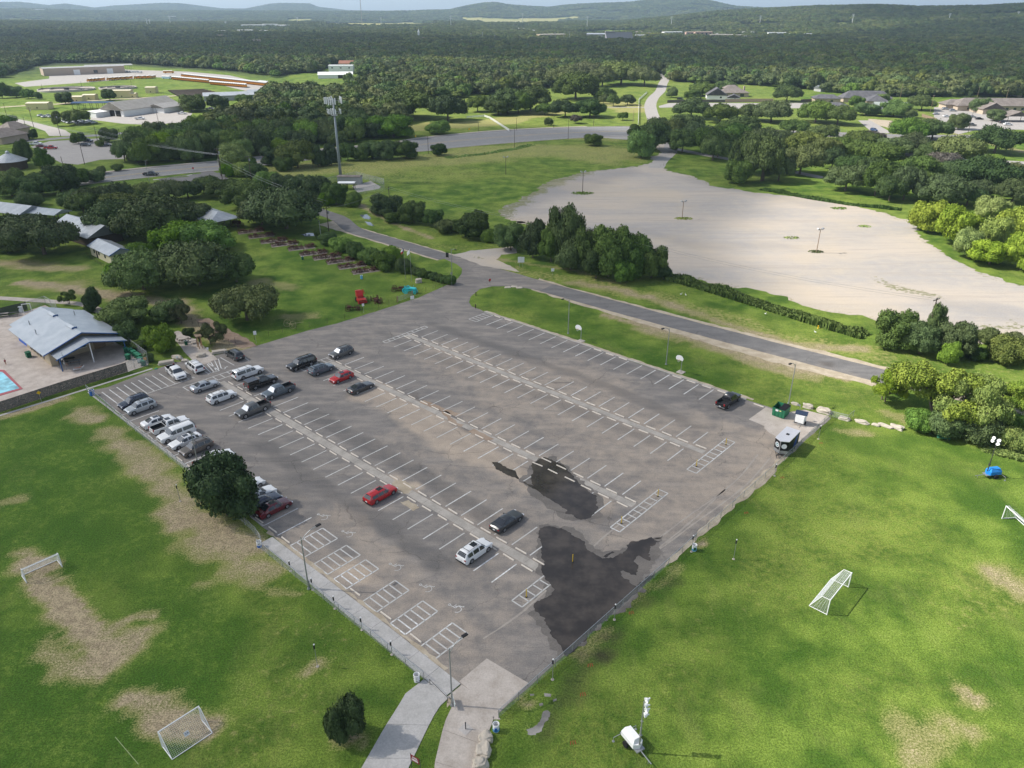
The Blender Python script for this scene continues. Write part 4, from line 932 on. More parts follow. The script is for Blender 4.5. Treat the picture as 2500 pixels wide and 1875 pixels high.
T('rK 942 476 532 78;sM 960 518 550 46;rM 1011 492 552 72;rM 1060 510 558 50;sO 1090 544 576 58;rK 1154 518 590 88;sB 1195 560 600 44;sM 1120 535 575 42', 'green tree of the hedgerow across the narrow road', 'hedgerow across the narrow road')
T('rM 1247 542 622 72;rK 1301 540 642 70;rK 1377 508 660 82;rM 1345 560 650 60;rM 1392 585 670 76;rK 1434 558 675 72;rM 1485 556 693 110;rM 1542 577 694 96;rM 1590 602 690 76;rK 1618 640 688 44;rM 1516 627 697 70;rK 1455 610 690 60', 'dense dark green tree in the thick row beside the gravel lot', 'thick tree row beside the gravel lot')
T('rM 2186 760 862 110;rM 2243 790 876 82;tM 2278 742 838 56;rM 2325 788 880 84;rB 2313 836 895 54;sK 2380 848 888 48', 'green tree of the clump round the leaning utility pole', 'clump round the utility pole')
T('sO 2449 826 898 110;sO 2480 812 862 70;sO 2410 800 850 50', 'grey green brush at the right end of the gravel lot', 'brush at the right end of the gravel lot')
T('pZ 2272 890 1048 215', 'large yellow green mesquite at the end of the road'); T('pZ 2160 902 990 95', 'left arm of yellow mesquite foliage reaching over the road')
T('pZ 2360 925 1075 150', 'darker mesquite behind the large one at the right'); T('sB 2235 1010 1056 84', 'bright green bush under the large mesquite')
T('pZ 2450 925 1030 125', 'thin mesquite with grey branches at the right edge'); T('sM 2392 1020 1090 120', 'dark bush in the shade behind the green bench'); T('sZ 2475 1045 1112 90', 'yellow green brush at the right edge of the soccer field'); T('sM 2310 1030 1075 110', 'dark undergrowth bush above the green bench'); T('sM 2440 1010 1060 90', 'mid green bush between bench and right edge')
T('rY 2268 492 576 90;rY 2330 505 612 100;rY 2417 478 560 76;rY 2410 530 625 92;rY 2464 512 615 86;rY 2415 584 656 98;rY 2490 568 672 84;rY 2360 560 640 70', 'yellow green willow of the clump at the right edge of the gravel lot', 'yellow green willows')
# right hand oak wood
T('rM 1804 392 458 74', 'dark bushy tree at the edge of the gravel lot'); T('oD 1858 332 459 96', 'tall oak at the edge of the gravel lot beside the dark bushy tree')
T('oD 1819 329 437 84;oD 1863 342 456 90;oO 1952 358 437 105;oD 2063 402 478 105;oD 2135 396 490 84;oD 2205 408 500 84;oK 2078 380 434 84;oD 2148 354 411 95;oO 2003 335 396 80;oD 2243 380 449 95;oD 2294 440 510 130;oD 2221 345 382 90;oO 2332 348 411 120;oK 2417 415 478 142;oK 2338 408 452 95;oD 2471 437 505 84;oD 2380 440 490 80;oD 2100 330 372 80;oK 2170 430 500 70;oD 1900 380 452 70;oK 2030 360 420 60;oD 2260 420 480 70;oD 2120 385 450 70;oK 2360 450 510 80', 'dark live oak in the wood right of the gravel lot', 'oak wood right of the gravel lot')
T('oD 1600 300 378 80;oO 1642 292 350 66;oD 1702 300 362 76;oM 1790 302 368 88;oD 1850 312 374 84;oD 1905 318 374 80;oO 1960 322 384 86;oD 2050 332 392 84;oM 1740 335 400 70;oD 2105 345 400 80;oD 2180 340 392 84;oK 2270 350 400 80;oD 2400 385 440 90;oO 2470 400 450 80', 'live oak of the upper part of the wood, below the highway', 'upper oaks below the highway')
T('oG 2129 322 358 58;oG 2290 395 430 90;oG 2320 352 390 60', 'grey thin crowned oak in the wood right of the gravel lot', 'thin grey oaks')
T('oK 2427 313 385 116', 'broad dark oak on open grass below the highway at right'); T('oM 2211 300 352 96;oM 2275 294 350 90', 'round green oak on the near side of the highway at right', 'pair of oaks below the highway')
T('oD 1882 247 308 92;oD 1990 247 308 90;oD 2044 266 312 82;oD 1936 299 334 64;oD 2006 316 350 70;oD 1920 209 255 64;oD 1830 255 300 60', 'dark oak by the highway in front of the grey houses', 'oaks by the highway at right')
T('rM 2116 253 288 57;rM 2180 262 290 72;oD 2249 234 276 64;rM 2338 278 322 52;rM 2427 272 300 50;rM 2091 234 268 42;rM 2145 234 256 42;rM 2392 240 280 50;sM 2070 262 285 30;oD 2215 270 292 40', 'garden tree among the houses beyond the highway', 'garden trees among the houses')
T('oK 1687 247 297 86', 'dark oak between highway and the light paved drive'); T('oD 1757 266 306 80', 'dark oak right of the one by the light paved drive')
T('oD 1618 288 348 84;oD 1675 288 332 80;oD 1814 291 337 82;oD 1770 300 345 70', 'dark oak of the group at the road junction', 'oaks at the road junction')
T('rK 1558 304 344 46', 'small dark tree left of the road junction'); T('rB 1564 318 396 68', 'layered green tree with pale trunk at the mouth of the gravel lot')
T('oM 1665 316 382 74;oD 1716 313 385 64;oD 1752 316 395 82', 'oak with visible trunk above the gravel lot drive', 'oaks above the gravel lot drive')
T('rM 1450 326 361 48', 'round bush alone on the pasture below the highway')
T('oK 1380 250 293 72;oK 1440 250 293 76;oD 1405 198 252 112;oD 1475 215 252 60;oD 1330 255 285 50', 'dark oak of the clump in the middle of the pasture', 'oak clump in the pasture')
T('oD 1520 274 297 26', 'lone small oak on the pasture near the white fence'); T('oD 1532 231 261 38', 'third of three small oaks before the white fence'); T('oD 1497 231 264 34', 'second of three small oaks before the white fence'); T('oO 1473 231 257 24', 'first and thinnest of three small oaks before the white fence')
T('rD 1339 288 310 22', 'small round tree left on the pasture above the highway'); T('oG 1406 280 305 30', 'grey leafless small tree on the pasture above the highway'); T('rM 1640 213 242 28', 'round green tree beside the side road and drive')
T('rM 1715 205 240 60;rM 1770 200 230 50;rM 1690 220 245 40', 'leafy tree left of the white house', 'trees left of the white house')
T('oO 1573 165 219 80;oO 1516 156 216 96;oO 1470 165 219 66;oO 1377 160 224 88;oO 1430 158 205 80', 'olive oak of the long clump before the side road', 'olive oaks before the side road')
T('oD 1295 222 280 102;oD 1238 218 287 92;oD 1265 225 287 70', 'dark spreading oak in the pasture left of the clump', 'spreading oaks in the pasture')
T('oD 995 238 300 130;oK 1094 234 306 94;oD 1166 234 280 58;oD 1217 250 287 66', 'dark oak at the back of the highway pasture', 'oaks at the back of the pasture')
T('rB 961 278 346 104', 'bright green tree on the far side of the highway'); T('rB 1068 298 333 60', 'bright green round bush alone above the highway')
T('rM 910 345 394 64;rM 945 345 397 54;rM 992 342 394 64;rM 850 350 398 40;rM 880 360 398 40', 'mid green tree on the near side of the highway', 'trees on the near side of the highway')
T('rK 1071 352 384 42', 'round dark bush alone below the highway'); T('oO 727 345 420 92', 'grey green oak on the near side of the highway by the cell tower')
T('tK 777 355 414 46;tK 809 352 410 44;sD 700 380 426 56;rK 670 360 410 60', 'dark narrow tree beside the grey green oak', 'dark trees left of the cell tower')
T('rY 579 350 425 78', 'yellow green tree beside the crossroads', None); T('sY 600 395 440 60', 'low yellow green bush under the crossroads tree'); T('sB 560 400 440 40','small bright bush at the crossroads')
# depot
T('rK 161 225 259 37', 'round dark tree left in front of the small cream sheds'); T('rK 269 218 249 34', 'round dark tree right in front of the small cream sheds'); T('rK 468 232 279 72', 'wide dark tree beside the big garage barn'); T('rK 535 232 276 50', 'round dark tree right of the one by the garage barn')
T('rK 633 222 245 30;rM 598 237 256 40', 'small dark tree at the right end of the depot field', 'trees at the end of the depot field'); T('oD 190 268 310 58', 'spreading dark tree among the parked wrecks'); T('rD 142 272 313 22', 'thin dark tree left of the wrecks')
T('rM 41 210 242 37;rM 70 218 245 30;rM 6 203 245 36;rM 95 225 245 20', 'green tree at the far left of the depot field', 'trees left of the depot field'); T('sM 22 288 312 44', 'bush at the left edge by the drive'); T('rK 82 316 343 25;sM 63 326 343 27', 'small tree on the grass beside the left houses', 'small trees by the left houses')
T('rK 193 324 355 33', 'small dark tree in the car park by the highway'); T('rM 266 313 352 42', 'green tree at the top corner of the small car park'); T('sM 244 342 362 24', 'round bush on an island of the small car park'); T('rM 323 320 344 30','small green tree beside the depot road')
T('tM 63 342 410 44;tM 111 361 417 46', 'pointed grey green tree beside the small car park', 'pointed trees by the small car park')
T('rM 30 420 470 60;rM 230 415 450 50;sM 250 405 430 26;sM 288 400 422 28;rM 190 410 460 60', 'leafy tree on the near side of the highway at left', 'leafy trees below the left highway')

# ---- woods: a jittered scatter; the nearest trees are things, the rest one mass
def scatter(spacing, y0, y1, jit=.8):
    out = []; y = y0
    while y < y1:
        hw = .72 * y + 40; x = -hw
        while x < hw: out.append((x + random.uniform(-jit, jit) * spacing / 2, y + random.uniform(-jit, jit) * spacing / 2)); x += spacing
        y += spacing * .92
    return np.array(out)
W1 = [G(*p) for p in ((292,398),(330,355),(400,345),(470,335),(560,300),(640,262),(660,232),(690,205),(760,205),(860,215),(950,245),(1000,300),(900,345),(760,362),(600,384),(420,402))]
W2 = [G(*p) for p in ((990,250),(850,215),(700,195),(640,185),(560,172),(440,164),(300,154),(110,154),(0,190),(-60,190),(-80,120),(2600,120),(2600,238),(2400,238),(2130,236),(1990,222),(1800,205),(1640,200),(1628,178),(1610,178),(1560,190),(1400,205),(1340,215),(1180,232),(1000,255))]
YARD = [G(*p) for p in ((660,200),(690,182),(780,178),(800,160),(870,160),(880,186),(950,186),(960,176),(1000,180),(1000,190),(890,212),(720,214))]
HOUSE_CLEAR = []
near = scatter(9.5, 300, 640); s = inpoly(near[:, 0], near[:, 1], W1); near = near[s & ~inpoly(near[:, 0], near[:, 1], YARD)]
# ---------------------------------------------------------------- vehicles
M_TYRE = M('tyre_rubber', (.018, .018, .019), .85, .2); M_RIM = M('rim_alloy', (.42, .43, .45), .35, .5, .8, .05); M_GLASS = M('dark_glass', (.012, .015, .020), .06, .8, 0, .02)
M_WIND = M('windshield_glass', (.055, .065, .075), .05, .9, 0, .02); M_SHADE = M('sun_shade', (.55, .57, .6), .4, .5, .3)
M_HEAD = M('headlight_lens', (.75, .77, .8), .15, .6); M_TAIL = M('tail_lamp', (.30, .012, .012), .25, .5); M_BLK = M('black_plastic', (.018, .018, .02), .6, .3); M_PLATE = M('plate_white', (.7, .7, .68), .6)
M_CHROME = M('chrome', (.6, .6, .62), .25, .6, .9, .03); M_LINER = M('bed_liner', (.03, .03, .032), .8, .2)
def paint(name, c, rough=.28, metal=0.0): return M(name + '_car_paint', c, rough, .5, metal, .03, 1.0, .6)
def prof(xs, tab):
    return np.interp(xs, [a for a, _ in tab], [b for _, b in tab])
# body kinds: length, width, ground clearance, shoulder line, roof line, roof half width, wheel x, wheel radius, glass spans
KINDS = {
 'sedan': dict(L=4.85, W=1.84, zb=.24, sh=[(0,.62),(.06,.74),(.3,.84),(.7,.90),(.93,.92),(1,.82)], rf=[(0,.62),(.05,.74),(.27,.92),(.29,.93),(.43,1.40),(.5,1.45),(.66,1.44),(.84,1.08),(.86,1.04),(.95,1.02),(1,.84)], wr=.60, wx=(.19,.78), r=.33, gl=(.29,.43,.67,.84), side=(.345,.52,.55,.74)),
 'coupe': dict(L=4.95, W=1.90, zb=.24, sh=[(0,.60),(.06,.74),(.3,.86),(.7,.93),(.93,.95),(1,.84)], rf=[(0,.60),(.05,.76),(.30,.94),(.32,.95),(.45,1.38),(.52,1.42),(.64,1.41),(.86,1.06),(.88,1.05),(.96,1.02),(1,.86)], wr=.58, wx=(.19,.79), r=.35, gl=(.32,.45,.66,.86), side=(.37,.54,.57,.76)),
 'suv': dict(L=4.85, W=1.92, zb=.28, sh=[(0,.70),(.05,.88),(.25,.98),(.6,1.04),(.95,1.08),(1,.90)], rf=[(0,.70),(.04,.90),(.24,1.08),(.26,1.10),(.38,1.62),(.46,1.70),(.85,1.68),(.93,1.52),(.985,1.10),(1,.92)], wr=.66, wx=(.185,.79), r=.37, gl=(.26,.385,.90,.982), side=(.31,.48,.51,.70,.73,.90)),
 'hatch': dict(L=4.45, W=1.80, zb=.24, sh=[(0,.62),(.06,.76),(.28,.88),(.7,.95),(.95,.98),(1,.85)], rf=[(0,.62),(.05,.78),(.27,.97),(.28,.98),(.42,1.44),(.5,1.50),(.8,1.46),(.9,1.30),(.975,1.02),(1,.86)], wr=.62, wx=(.19,.79), r=.33, gl=(.28,.42,.86,.975), side=(.33,.50,.53,.72,.75,.86)),
 'wagon': dict(L=4.9, W=1.82, zb=.24, sh=[(0,.62),(.06,.74),(.28,.86),(.7,.92),(.95,.95),(1,.82)], rf=[(0,.62),(.05,.76),(.27,.93),(.28,.94),(.41,1.42),(.48,1.48),(.86,1.44),(.92,1.34),(.985,1.0),(1,.84)], wr=.62, wx=(.18,.78), r=.33, gl=(.28,.41,.90,.985), side=(.33,.48,.50,.67,.69,.88)),
 'van': dict(L=5.05, W=1.96, zb=.24, sh=[(0,.70),(.05,.86),(.2,.98),(.6,1.02),(.96,1.04),(1,.9)], rf=[(0,.70),(.04,.88),(.18,1.08),(.2,1.10),(.36,1.66),(.44,1.74),(.88,1.72),(.95,1.55),(.985,1.10),(1,.92)], wr=.70, wx=(.18,.78), r=.35, gl=(.2,.36,.93,.985), side=(.27,.43,.46,.67,.70,.92)),
 'bigsuv': dict(L=5.6, W=2.02, zb=.33, sh=[(0,.78),(.04,.98),(.22,1.08),(.6,1.10),(.97,1.12),(1,.95)], rf=[(0,.78),(.03,1.0),(.235,1.12),(.245,1.14),(.35,1.76),(.42,1.86),(.93,1.85),(.965,1.7),(.99,1.12),(1,.97)], wr=.74, wx=(.165,.76), r=.39, gl=(.245,.35,.962,.99), side=(.29,.44,.46,.61,.64,.93)),
 'pickup': dict(L=5.85, W=2.02, zb=.36, sh=[(0,.80),(.04,1.0),(.22,1.10),(.6,1.14),(1,1.14)], rf=[(0,.80),(.03,1.02),(.225,1.14),(.235,1.15),(.33,1.74),(.40,1.88),(.58,1.87),(.625,1.60),(.64,1.18),(1,1.16)], wr=.70, wx=(.165,.785), r=.41, gl=(.235,.335,.60,.64), side=(.285,.42,.44,.575), bed=(.65,.985)),
}
def make_vehicle(kind, mat, name, label, cat, group=None, rack=False, sunroof=False, shade=False, shell=False):
    K = KINDS[kind]; L_, W, zb = K['L'], K['W'], K['zb']; hw = W / 2
    root = thing(name, label, cat, (0, 0, 0), 0, group)
    base = set(np.round(np.linspace(0, 1, 41), 4)) | {a for a, _ in K['sh']} | {a for a, _ in K['rf']} | set(K['side'])
    if 'bed' in K: base |= {K['bed'][0] - .003, K['bed'][0], K['bed'][1], K['bed'][1] + .003}
    for w in K['wx']:
        for q in np.linspace(-1.12, 1.12, 9): base.add(round(w + q * K['r'] / L_, 4))
    xs = np.array(sorted(b for b in base if 0 <= b <= 1)); n = len(xs)
    sh = prof(xs, K['sh']); rf = np.maximum(prof(xs, K['rf']), sh + .004)
    plan = prof(xs, [(0, .80), (.02, .88), (.08, .97), (.2, 1.0), (.85, 1.0), (.96, .96), (.985, .90), (1, .86)]) * hw
    wr = np.clip((rf - sh) / .5, 0, 1)
    V_ = []; 
    for i, x in enumerate(xs):
        X = L_ / 2 - x * L_; w = plan[i]; f = wr[i]; za = zb + (.06 if x < .02 or x > .98 else 0)
        zo = za
        for c in K['wx']:
            d = (x - c) * L_; R_ = K['r'] * 1.14
            if abs(d) < R_: zo = max(zo, math.sqrt(R_ * R_ - d * d) + K['r'] * .98)
        zm = max(zo + .03, (zb + sh[i]) / 2)
        s = max(sh[i], zm + .03); top = max(rf[i], s + .004)
        if 'bed' in K and K['bed'][0] <= x <= K['bed'][1]:
            ring = [(0, za), (w * .72, za), (w * .985, zo), (w, zm), (w * .985, s), (w * .91, s + .01), (w * .87, s - .5), (0, s - .5)]
        else:
            yr = w * (1 - f) * .93 + K['wr'] * f
            ring = [(0, za), (w * .72, za), (w * .985, zo), (w, zm), (w * .965, s), (yr + .03 * f, top - .09 * f - .003), (yr - .10, top - .012 * f), (0, top + .015 * f)]
        V_ += [(X, y, z) for y, z in ring] + [(X, -y, z) for y, z in ring[1:-1][::-1]]
    m_ = 14
    F_ = [(i * m_ + k, i * m_ + (k + 1) % m_, (i + 1) * m_ + (k + 1) % m_, (i + 1) * m_ + k) for i in range(n - 1) for k in range(m_)]
    F_ += [tuple(range(m_))[::-1], tuple((n - 1) * m_ + k for k in range(m_))]
    bd = MB(); bd.v = V_; bd.f = F_; body = bd.build('body', mat, root)
    # shallow crease shading: smooth but keep hard edges
    for p in body.data.polygons: p.use_smooth = True
    try: body.data.set_sharp_from_angle(angle=R(32))
    except Exception: pass
    VA = [Vector(v) for v in V_]
    def skin(rows, cols, off, shrink=0.0):
        """a copy of part of the body surface, lifted a little: used for glass and liners"""
        q = MB()
        for i in rows:
            for k in cols:
                a, b, c, d = VA[i * m_ + k], VA[i * m_ + (k + 1) % m_], VA[(i + 1) * m_ + (k + 1) % m_], VA[(i + 1) * m_ + k]
                nn = (b - a).cross(d - a)
                if nn.length < 1e-9: nn = (c - b).cross(d - c)
                nn.normalize(); cen = Vector((0, 0, .7)); 
                if nn.dot((a + c) / 2 - Vector(((a.x + c.x) / 2, 0, .8))) < 0: nn = -nn
                q.poly([v + nn * off for v in (a, b, c, d)])
        return q
    def rows(a, b): return [i for i in range(n - 1) if xs[i] >= a - 1e-6 and xs[i + 1] <= b + 1e-6]
    g = K['gl']
    wsn = skin(rows(g[0], g[1]), (5, 6, 7, 8) if False else (6, 7), .014); wsn2 = skin(rows(g[0] + .012, g[1]), (5, 8), .012)
    wsn.v, wsn.f = wsn.v + wsn2.v, wsn.f + [tuple(i + len(wsn.v) for i in f) for f in wsn2.f]
    wsn.build('windshield', M_SHADE if shade else M_WIND, root)
    skin(rows(g[2], g[3]), (6, 7), .014).build('rear_window', M_GLASS, root)
    sd = K['side']
    for j in range(0, len(sd) - 1, 2):
        for cc in ((4,), (9,)):
            q = MB(); ks = rows(sd[j], sd[j + 1])
            for i in ks:
                for k in cc:
                    A = [VA[i * m_ + k], VA[i * m_ + k + 1], VA[(i + 1) * m_ + k + 1], VA[(i + 1) * m_ + k]]
                    if k == 4: lo0, hi0, hi1, lo1 = A[0], A[1], A[2], A[3]
                    else: lo0, hi0, hi1, lo1 = A[1], A[0], A[3], A[2]
                    sg = Vector((0, 1 if k == 4 else -1, .35)).normalized() * .014
                    q.poly([lo0.lerp(hi0, .06) + sg, lo0.lerp(hi0, .90) + sg, lo1.lerp(hi1, .90) + sg, lo1.lerp(hi1, .06) + sg])
            if ks: q.build('side_window', M_GLASS, root)
    if 'bed' in K:
        ks = rows(*K['bed']); skin(ks, (6, 7), -.012 if False else .0).v
        q = MB()
        b0 = L_ / 2 - K['bed'][0] * L_; b1 = L_ / 2 - K['bed'][1] * L_; zt = 1.14; y = hw * .855
        if shell:
            q.box(((b0 + b1) / 2, 0, 1.48), (b0 - b1 + .03, 1.70, .66)); q.build('camper_shell', mat, root)
            q = MB()
            for s in (-1, 1): q.box(((b0 + b1) / 2, s * .855, 1.50), (b0 - b1 - .35, .02, .34))
            q.build('side_window', M_GLASS, root)
        else:
            q.box(((b0 + b1) / 2, 0, .655), (b0 - b1 - .04, 2 * y, .02))
            for s in (-1, 1): q.box(((b0 + b1) / 2, s * y, .90), (b0 - b1 - .04, .02, .46))
            q.box((b0 - .02, 0, .90), (.02, 2 * y - .04, .46)); q.box((b1 + .02, 0, .90), (.02, 2 * y - .04, .46)); q.build('bed_liner', M_LINER, root)
    # wheels
    for wx in K['wx']:
        X = L_ / 2 - wx * L_
        for s in (-1, 1):
            r = K['r']; w = MB(); w.lathe([(r * .80, -.11), (r * .97, -.10), (r, -.06), (r, .06), (r * .97, .10), (r * .80, .11)], (0, 0, 0), 16, 'Y')
            tyre = w.build('wheel', M_TYRE, root, loc=(X, s * (hw - .125), r))
            w = MB(); w.lathe([(r * .2, -.117), (r * .66, -.118), (r * .68, 0), (r * .66, .118), (r * .2, .117)], (0, 0, 0), 12, 'Y')
            w.build('rim', M_RIM if mat is not MC.get('matte_black_car_paint') else M_BLK, tyre)
    zf = float(prof([.03], K['sh'])[0])
    for s in (-1, 1):
        MB().box((L_ / 2 - .07, s * hw * .70, zf - .10), (.16, hw * .34, .15), rz=-s * .25).build('headlight', M_HEAD, root)
        MB().box((-L_ / 2 + .045, s * hw * .74, float(prof([.97], K['sh'])[0]) - .10), (.12, hw * .26, .16 if kind not in ('bigsuv', 'pickup', 'van') else .34), rz=s * .15).build('tail_light', M_TAIL, root)
        MB().box((L_ / 2 - (K['side'][0] + .012) * L_, s * (hw + .09), zf + .24), (.12, .20, .13)).build('mirror', M_BLK if kind in ('pickup',) else mat, root)
    MB().box((L_ / 2 - .005, 0, zf - .16), (.05, hw * .95, .2)).build('grille', M_BLK, root)
    MB().box((-L_ / 2 + .0, 0, zb + .14), (.08, hw * 1.75, .16)).build('bumper', M_CHROME if kind == 'pickup' else M_BLK, root)
    MB().box((-L_ / 2 - .012, 0, zf - (.1 if kind != 'pickup' else .35)), (.04, .32, .16)).build('licence_plate', M_PLATE, root)
    zr = max(b for _, b in K['rf'])
    if rack:
        q = MB()
        for s in (-1, 1): q.tube([(L_ / 2 - .45 * L_, s * K['wr'] * .86, zr + .05), (L_ / 2 - .86 * L_, s * K['wr'] * .86, zr + .03)], .022, 5)
        for f in (.52, .8): q.box((L_ / 2 - f * L_, 0, zr + .045), (.05, K['wr'] * 1.75, .025))
        q.build('roof_rack', M_BLK, root)
    if sunroof: MB().box((L_ / 2 - .53 * L_, 0, zr + .004), (.8, K['wr'] * 1.15, .035)).build('sunroof', M_GLASS, root)
    return root
WHT = paint('white', (.74, .74, .73)); SLV = paint('silver', (.42, .44, .46), .3, .4); GRY = paint('grey', (.115, .115, .115), .3, .3); BLG = paint('slate', (.105, .130, .155), .3, .3); NVY = paint('navy', (.018, .026, .055), .25)
BLKP = paint('black', (.012, .012, .014), .2); MBLK = paint('matte_black', (.012, .014, .017), .3); RED = paint('red', (.42, .012, .016), .25); MAR = paint('maroon', (.115, .008, .014), .25); DGR = paint('charcoal', (.045, .048, .052), .28, .2); BRN = paint('taupe', (.135, .115, .10), .3, .3); BLU = paint('blue', (.03, .06, .16), .3)
def park(px, py, heading, **kw):
    """px,py: photo pixel of the middle of the car's footprint; heading: world angle of its nose"""
    v = make_vehicle(**kw); v.location = G(px, py) + Vector((0, 0, .012)); v.rotation_euler = (0, 0, heading); return v
A1 = TH + R(90)       # nose towards the upper right
A0 = TH - R(90)       # nose towards the lower left
def park_uv(u, v, heading, **kw):
    o = make_vehicle(**kw); o.location = P(u, v, .014); o.rotation_euler = (0, 0, heading + random.uniform(-.02, .02)); return o
# left row by the soccer fence
park_uv(-11.0, -50.6, A0, kind='suv', mat=NVY, name='parked_car', label='navy blue crossover at the left end of the fence row', cat='car', rack=True)
park_uv(-8.4, -50.6, A0, kind='suv', mat=SLV, name='parked_car', label='silver crossover with roof rails beside the navy one', cat='car', rack=True)
park_uv(-1.7, -50.9, A1, kind='sedan', mat=WHT, name='parked_car', label='white sedan with dark roof and glass half hidden behind white pickup', cat='car', sunroof=True)
park_uv(1.2, -50.2, A1, kind='pickup', mat=WHT, name='pickup_truck', label='white crew cab pickup with cargo in its bed between sedan and big SUV', cat='pickup', sunroof=True)
park_uv(4.6, -50.7, A0, kind='bigsuv', mat=WHT, name='parked_car', label='white boxy three row SUV right of the white pickup', cat='car')
park_uv(7.6, -50.8, A0, kind='sedan', mat=WHT, name='parked_car', label='white sedan parked between white SUV and taupe crossover', cat='car', sunroof=True)
park_uv(10.9, -50.7, A0, kind='suv', mat=BRN, name='parked_car', label='taupe grey crossover with roof rails by the lamp post', cat='car', rack=True)
park_uv(16.2, -50.6, A1, kind='pickup', mat=WHT, name='pickup_truck', label='white pickup with black bed behind the round dark tree', cat='pickup')
park_uv(25.9, -51.0, A1, kind='coupe', mat=WHT, name='parked_car', label='white car with nose showing beside the round dark tree', cat='car')
park_uv(28.9, -51.0, A1, kind='sedan', mat=WHT, name='parked_car', label='white sedan between the tree and the maroon sedan', cat='car', sunroof=True)
park_uv(31.0, -51.4, A1, kind='sedan', mat=NVY, name='parked_car', label='dark blue sedan half hidden behind the maroon sedan', cat='car')
park_uv(33.1, -51.2, A1, kind='sedan', mat=MAR, name='parked_car', label='maroon sedan last in the row by the fence', cat='car', sunroof=True)
# by the lawn
park(431, 917, A1 - R(96), kind='pickup', mat=WHT, name='pickup_truck', label='white pickup facing out beside the long striped area', cat='pickup')
park(477, 902, A1 + R(86), kind='van', mat=WHT, name='parked_car', label='white minivan beside the white pickup near the footpath', cat='van', rack=True)
park(574, 873, A1 + R(88), kind='suv', mat=DGR, name='parked_car', label='dark grey crossover alone at the lawn edge by the white stone block', cat='car')
# second group
park_uv(-8.1, -39.4, A1, kind='sedan', mat=SLV, name='parked_car', label='silver sedan beside the hatched box at the left median end', cat='car')
park_uv(-1.9, -39.6, A1, kind='suv', mat=WHT, name='parked_car', label='white crossover with privacy glass beside the silver sedan', cat='car', rack=True)
park_uv(-7.2, -31.5, A1, kind='bigsuv', mat=WHT, name='parked_car', label='long white SUV with dark side glass at top of the left median', cat='car', rack=True)
park_uv(-1.8, -32.0, A1, kind='pickup', mat=BLKP, name='pickup_truck', label='black pickup with matching camper shell', cat='pickup', shell=True)
park_uv(3.5, -31.8, A0, kind='pickup', mat=BLG, name='pickup_truck', label='slate blue crew cab pickup with silver sun shade', cat='pickup', shade=True)
park_uv(6.3, -38.4, A0, kind='pickup', mat=GRY, name='pickup_truck', label='grey pickup with silver sun shade below the slate blue pickup', cat='pickup', shade=True)
park_uv(-3.2, -22.6, A0, kind='bigsuv', mat=BLKP, name='parked_car', label='black SUV with bull bar at the hatched box', cat='car', rack=True)
park_uv(-1.9, -14.5, A0, kind='suv', mat=GRY, name='parked_car', label='grey boxy SUV at the top of the middle median', cat='car', rack=True, shade=True)
park_uv(1.5, -21.5, A1, kind='suv', mat=BLG, name='parked_car', label='slate grey crossover between black SUV and red hatchback', cat='car', rack=True)
park_uv(7.0, -21.0, A0, kind='hatch', mat=RED, name='parked_car', label='red hatchback beside the slate grey crossover', cat='car', sunroof=True)
park_uv(12.9, -21.2, A1, kind='coupe', mat=DGR, name='parked_car', label='dark charcoal sedan right of the red hatchback', cat='car')
park_uv(41.2, -39.6, A1, kind='wagon', mat=RED, name='parked_car', label='red station wagon with glass roof by the crumbled median', cat='car', sunroof=True)
park_uv(59.4, -39.6, A1, kind='suv', mat=WHT, name='parked_car', label='white crossover with black sunroof near the big puddle', cat='car', rack=True, sunroof=True)
park_uv(58.2, -32.4, A1, kind='coupe', mat=DGR, name='parked_car', label='black sporty sedan beside the big puddle', cat='car')
park_uv(63.4, 17.8, A1, kind='pickup', mat=BLKP, name='pickup_truck', label='black pickup alone by the green dumpster', cat='pickup')
# traffic and far cars
def far_car(px, py, hd, kind, mat, label, cat='car', group=None):
    o = make_vehicle(kind=kind, mat=mat, name='pickup_truck' if kind == 'pickup' else 'car', label=label, cat='pickup' if kind == 'pickup' else cat, group=group); o.location = G(px, py) + Vector((0, 0, .03)); o.rotation_euler = (0, 0, hd); return o
far_car(369, 429, R(5), 'pickup', DGR, 'dark pickup driving on the highway near the crosswalk'); far_car(658, 389, R(12), 'pickup', BLKP, 'black pickup on the highway behind the dense trees')
far_car(2133, 320, R(-80), 'suv', BLU, 'blue car leaving the gravel drive onto the highway'); far_car(1660, 243, R(0), 'sedan', BLKP, 'black car parked by the board fence of the white house')
for i, (x, y, h, k, m_, l) in enumerate([(88,354,5,'pickup',WHT,'white pickup in the top left corner of the small car park'),(102,359,8,'sedan',MAR,'dark red car between white pickup and red pickup'),(125,364,8,'pickup',RED,'bright red pickup in the small car park'),(210,357,3,'suv',DGR,'dark SUV on the island side of the small car park'),(214,347,-10,'pickup',NVY,'dark blue pickup behind the dark SUV'),(262,357,5,'sedan',DGR,'low dark car beside the island bush')]):
    far_car(x, y, R(h), k, m_, l)
far_car(342, 292, R(10), 'pickup', WHT, 'white utility truck before the garage barn'); far_car(445, 279, R(0), 'pickup', WHT, 'white pickup at the right end of the garage barn'); far_car(513, 268, R(0), 'pickup', WHT, 'white truck between the round trees beyond the barn')
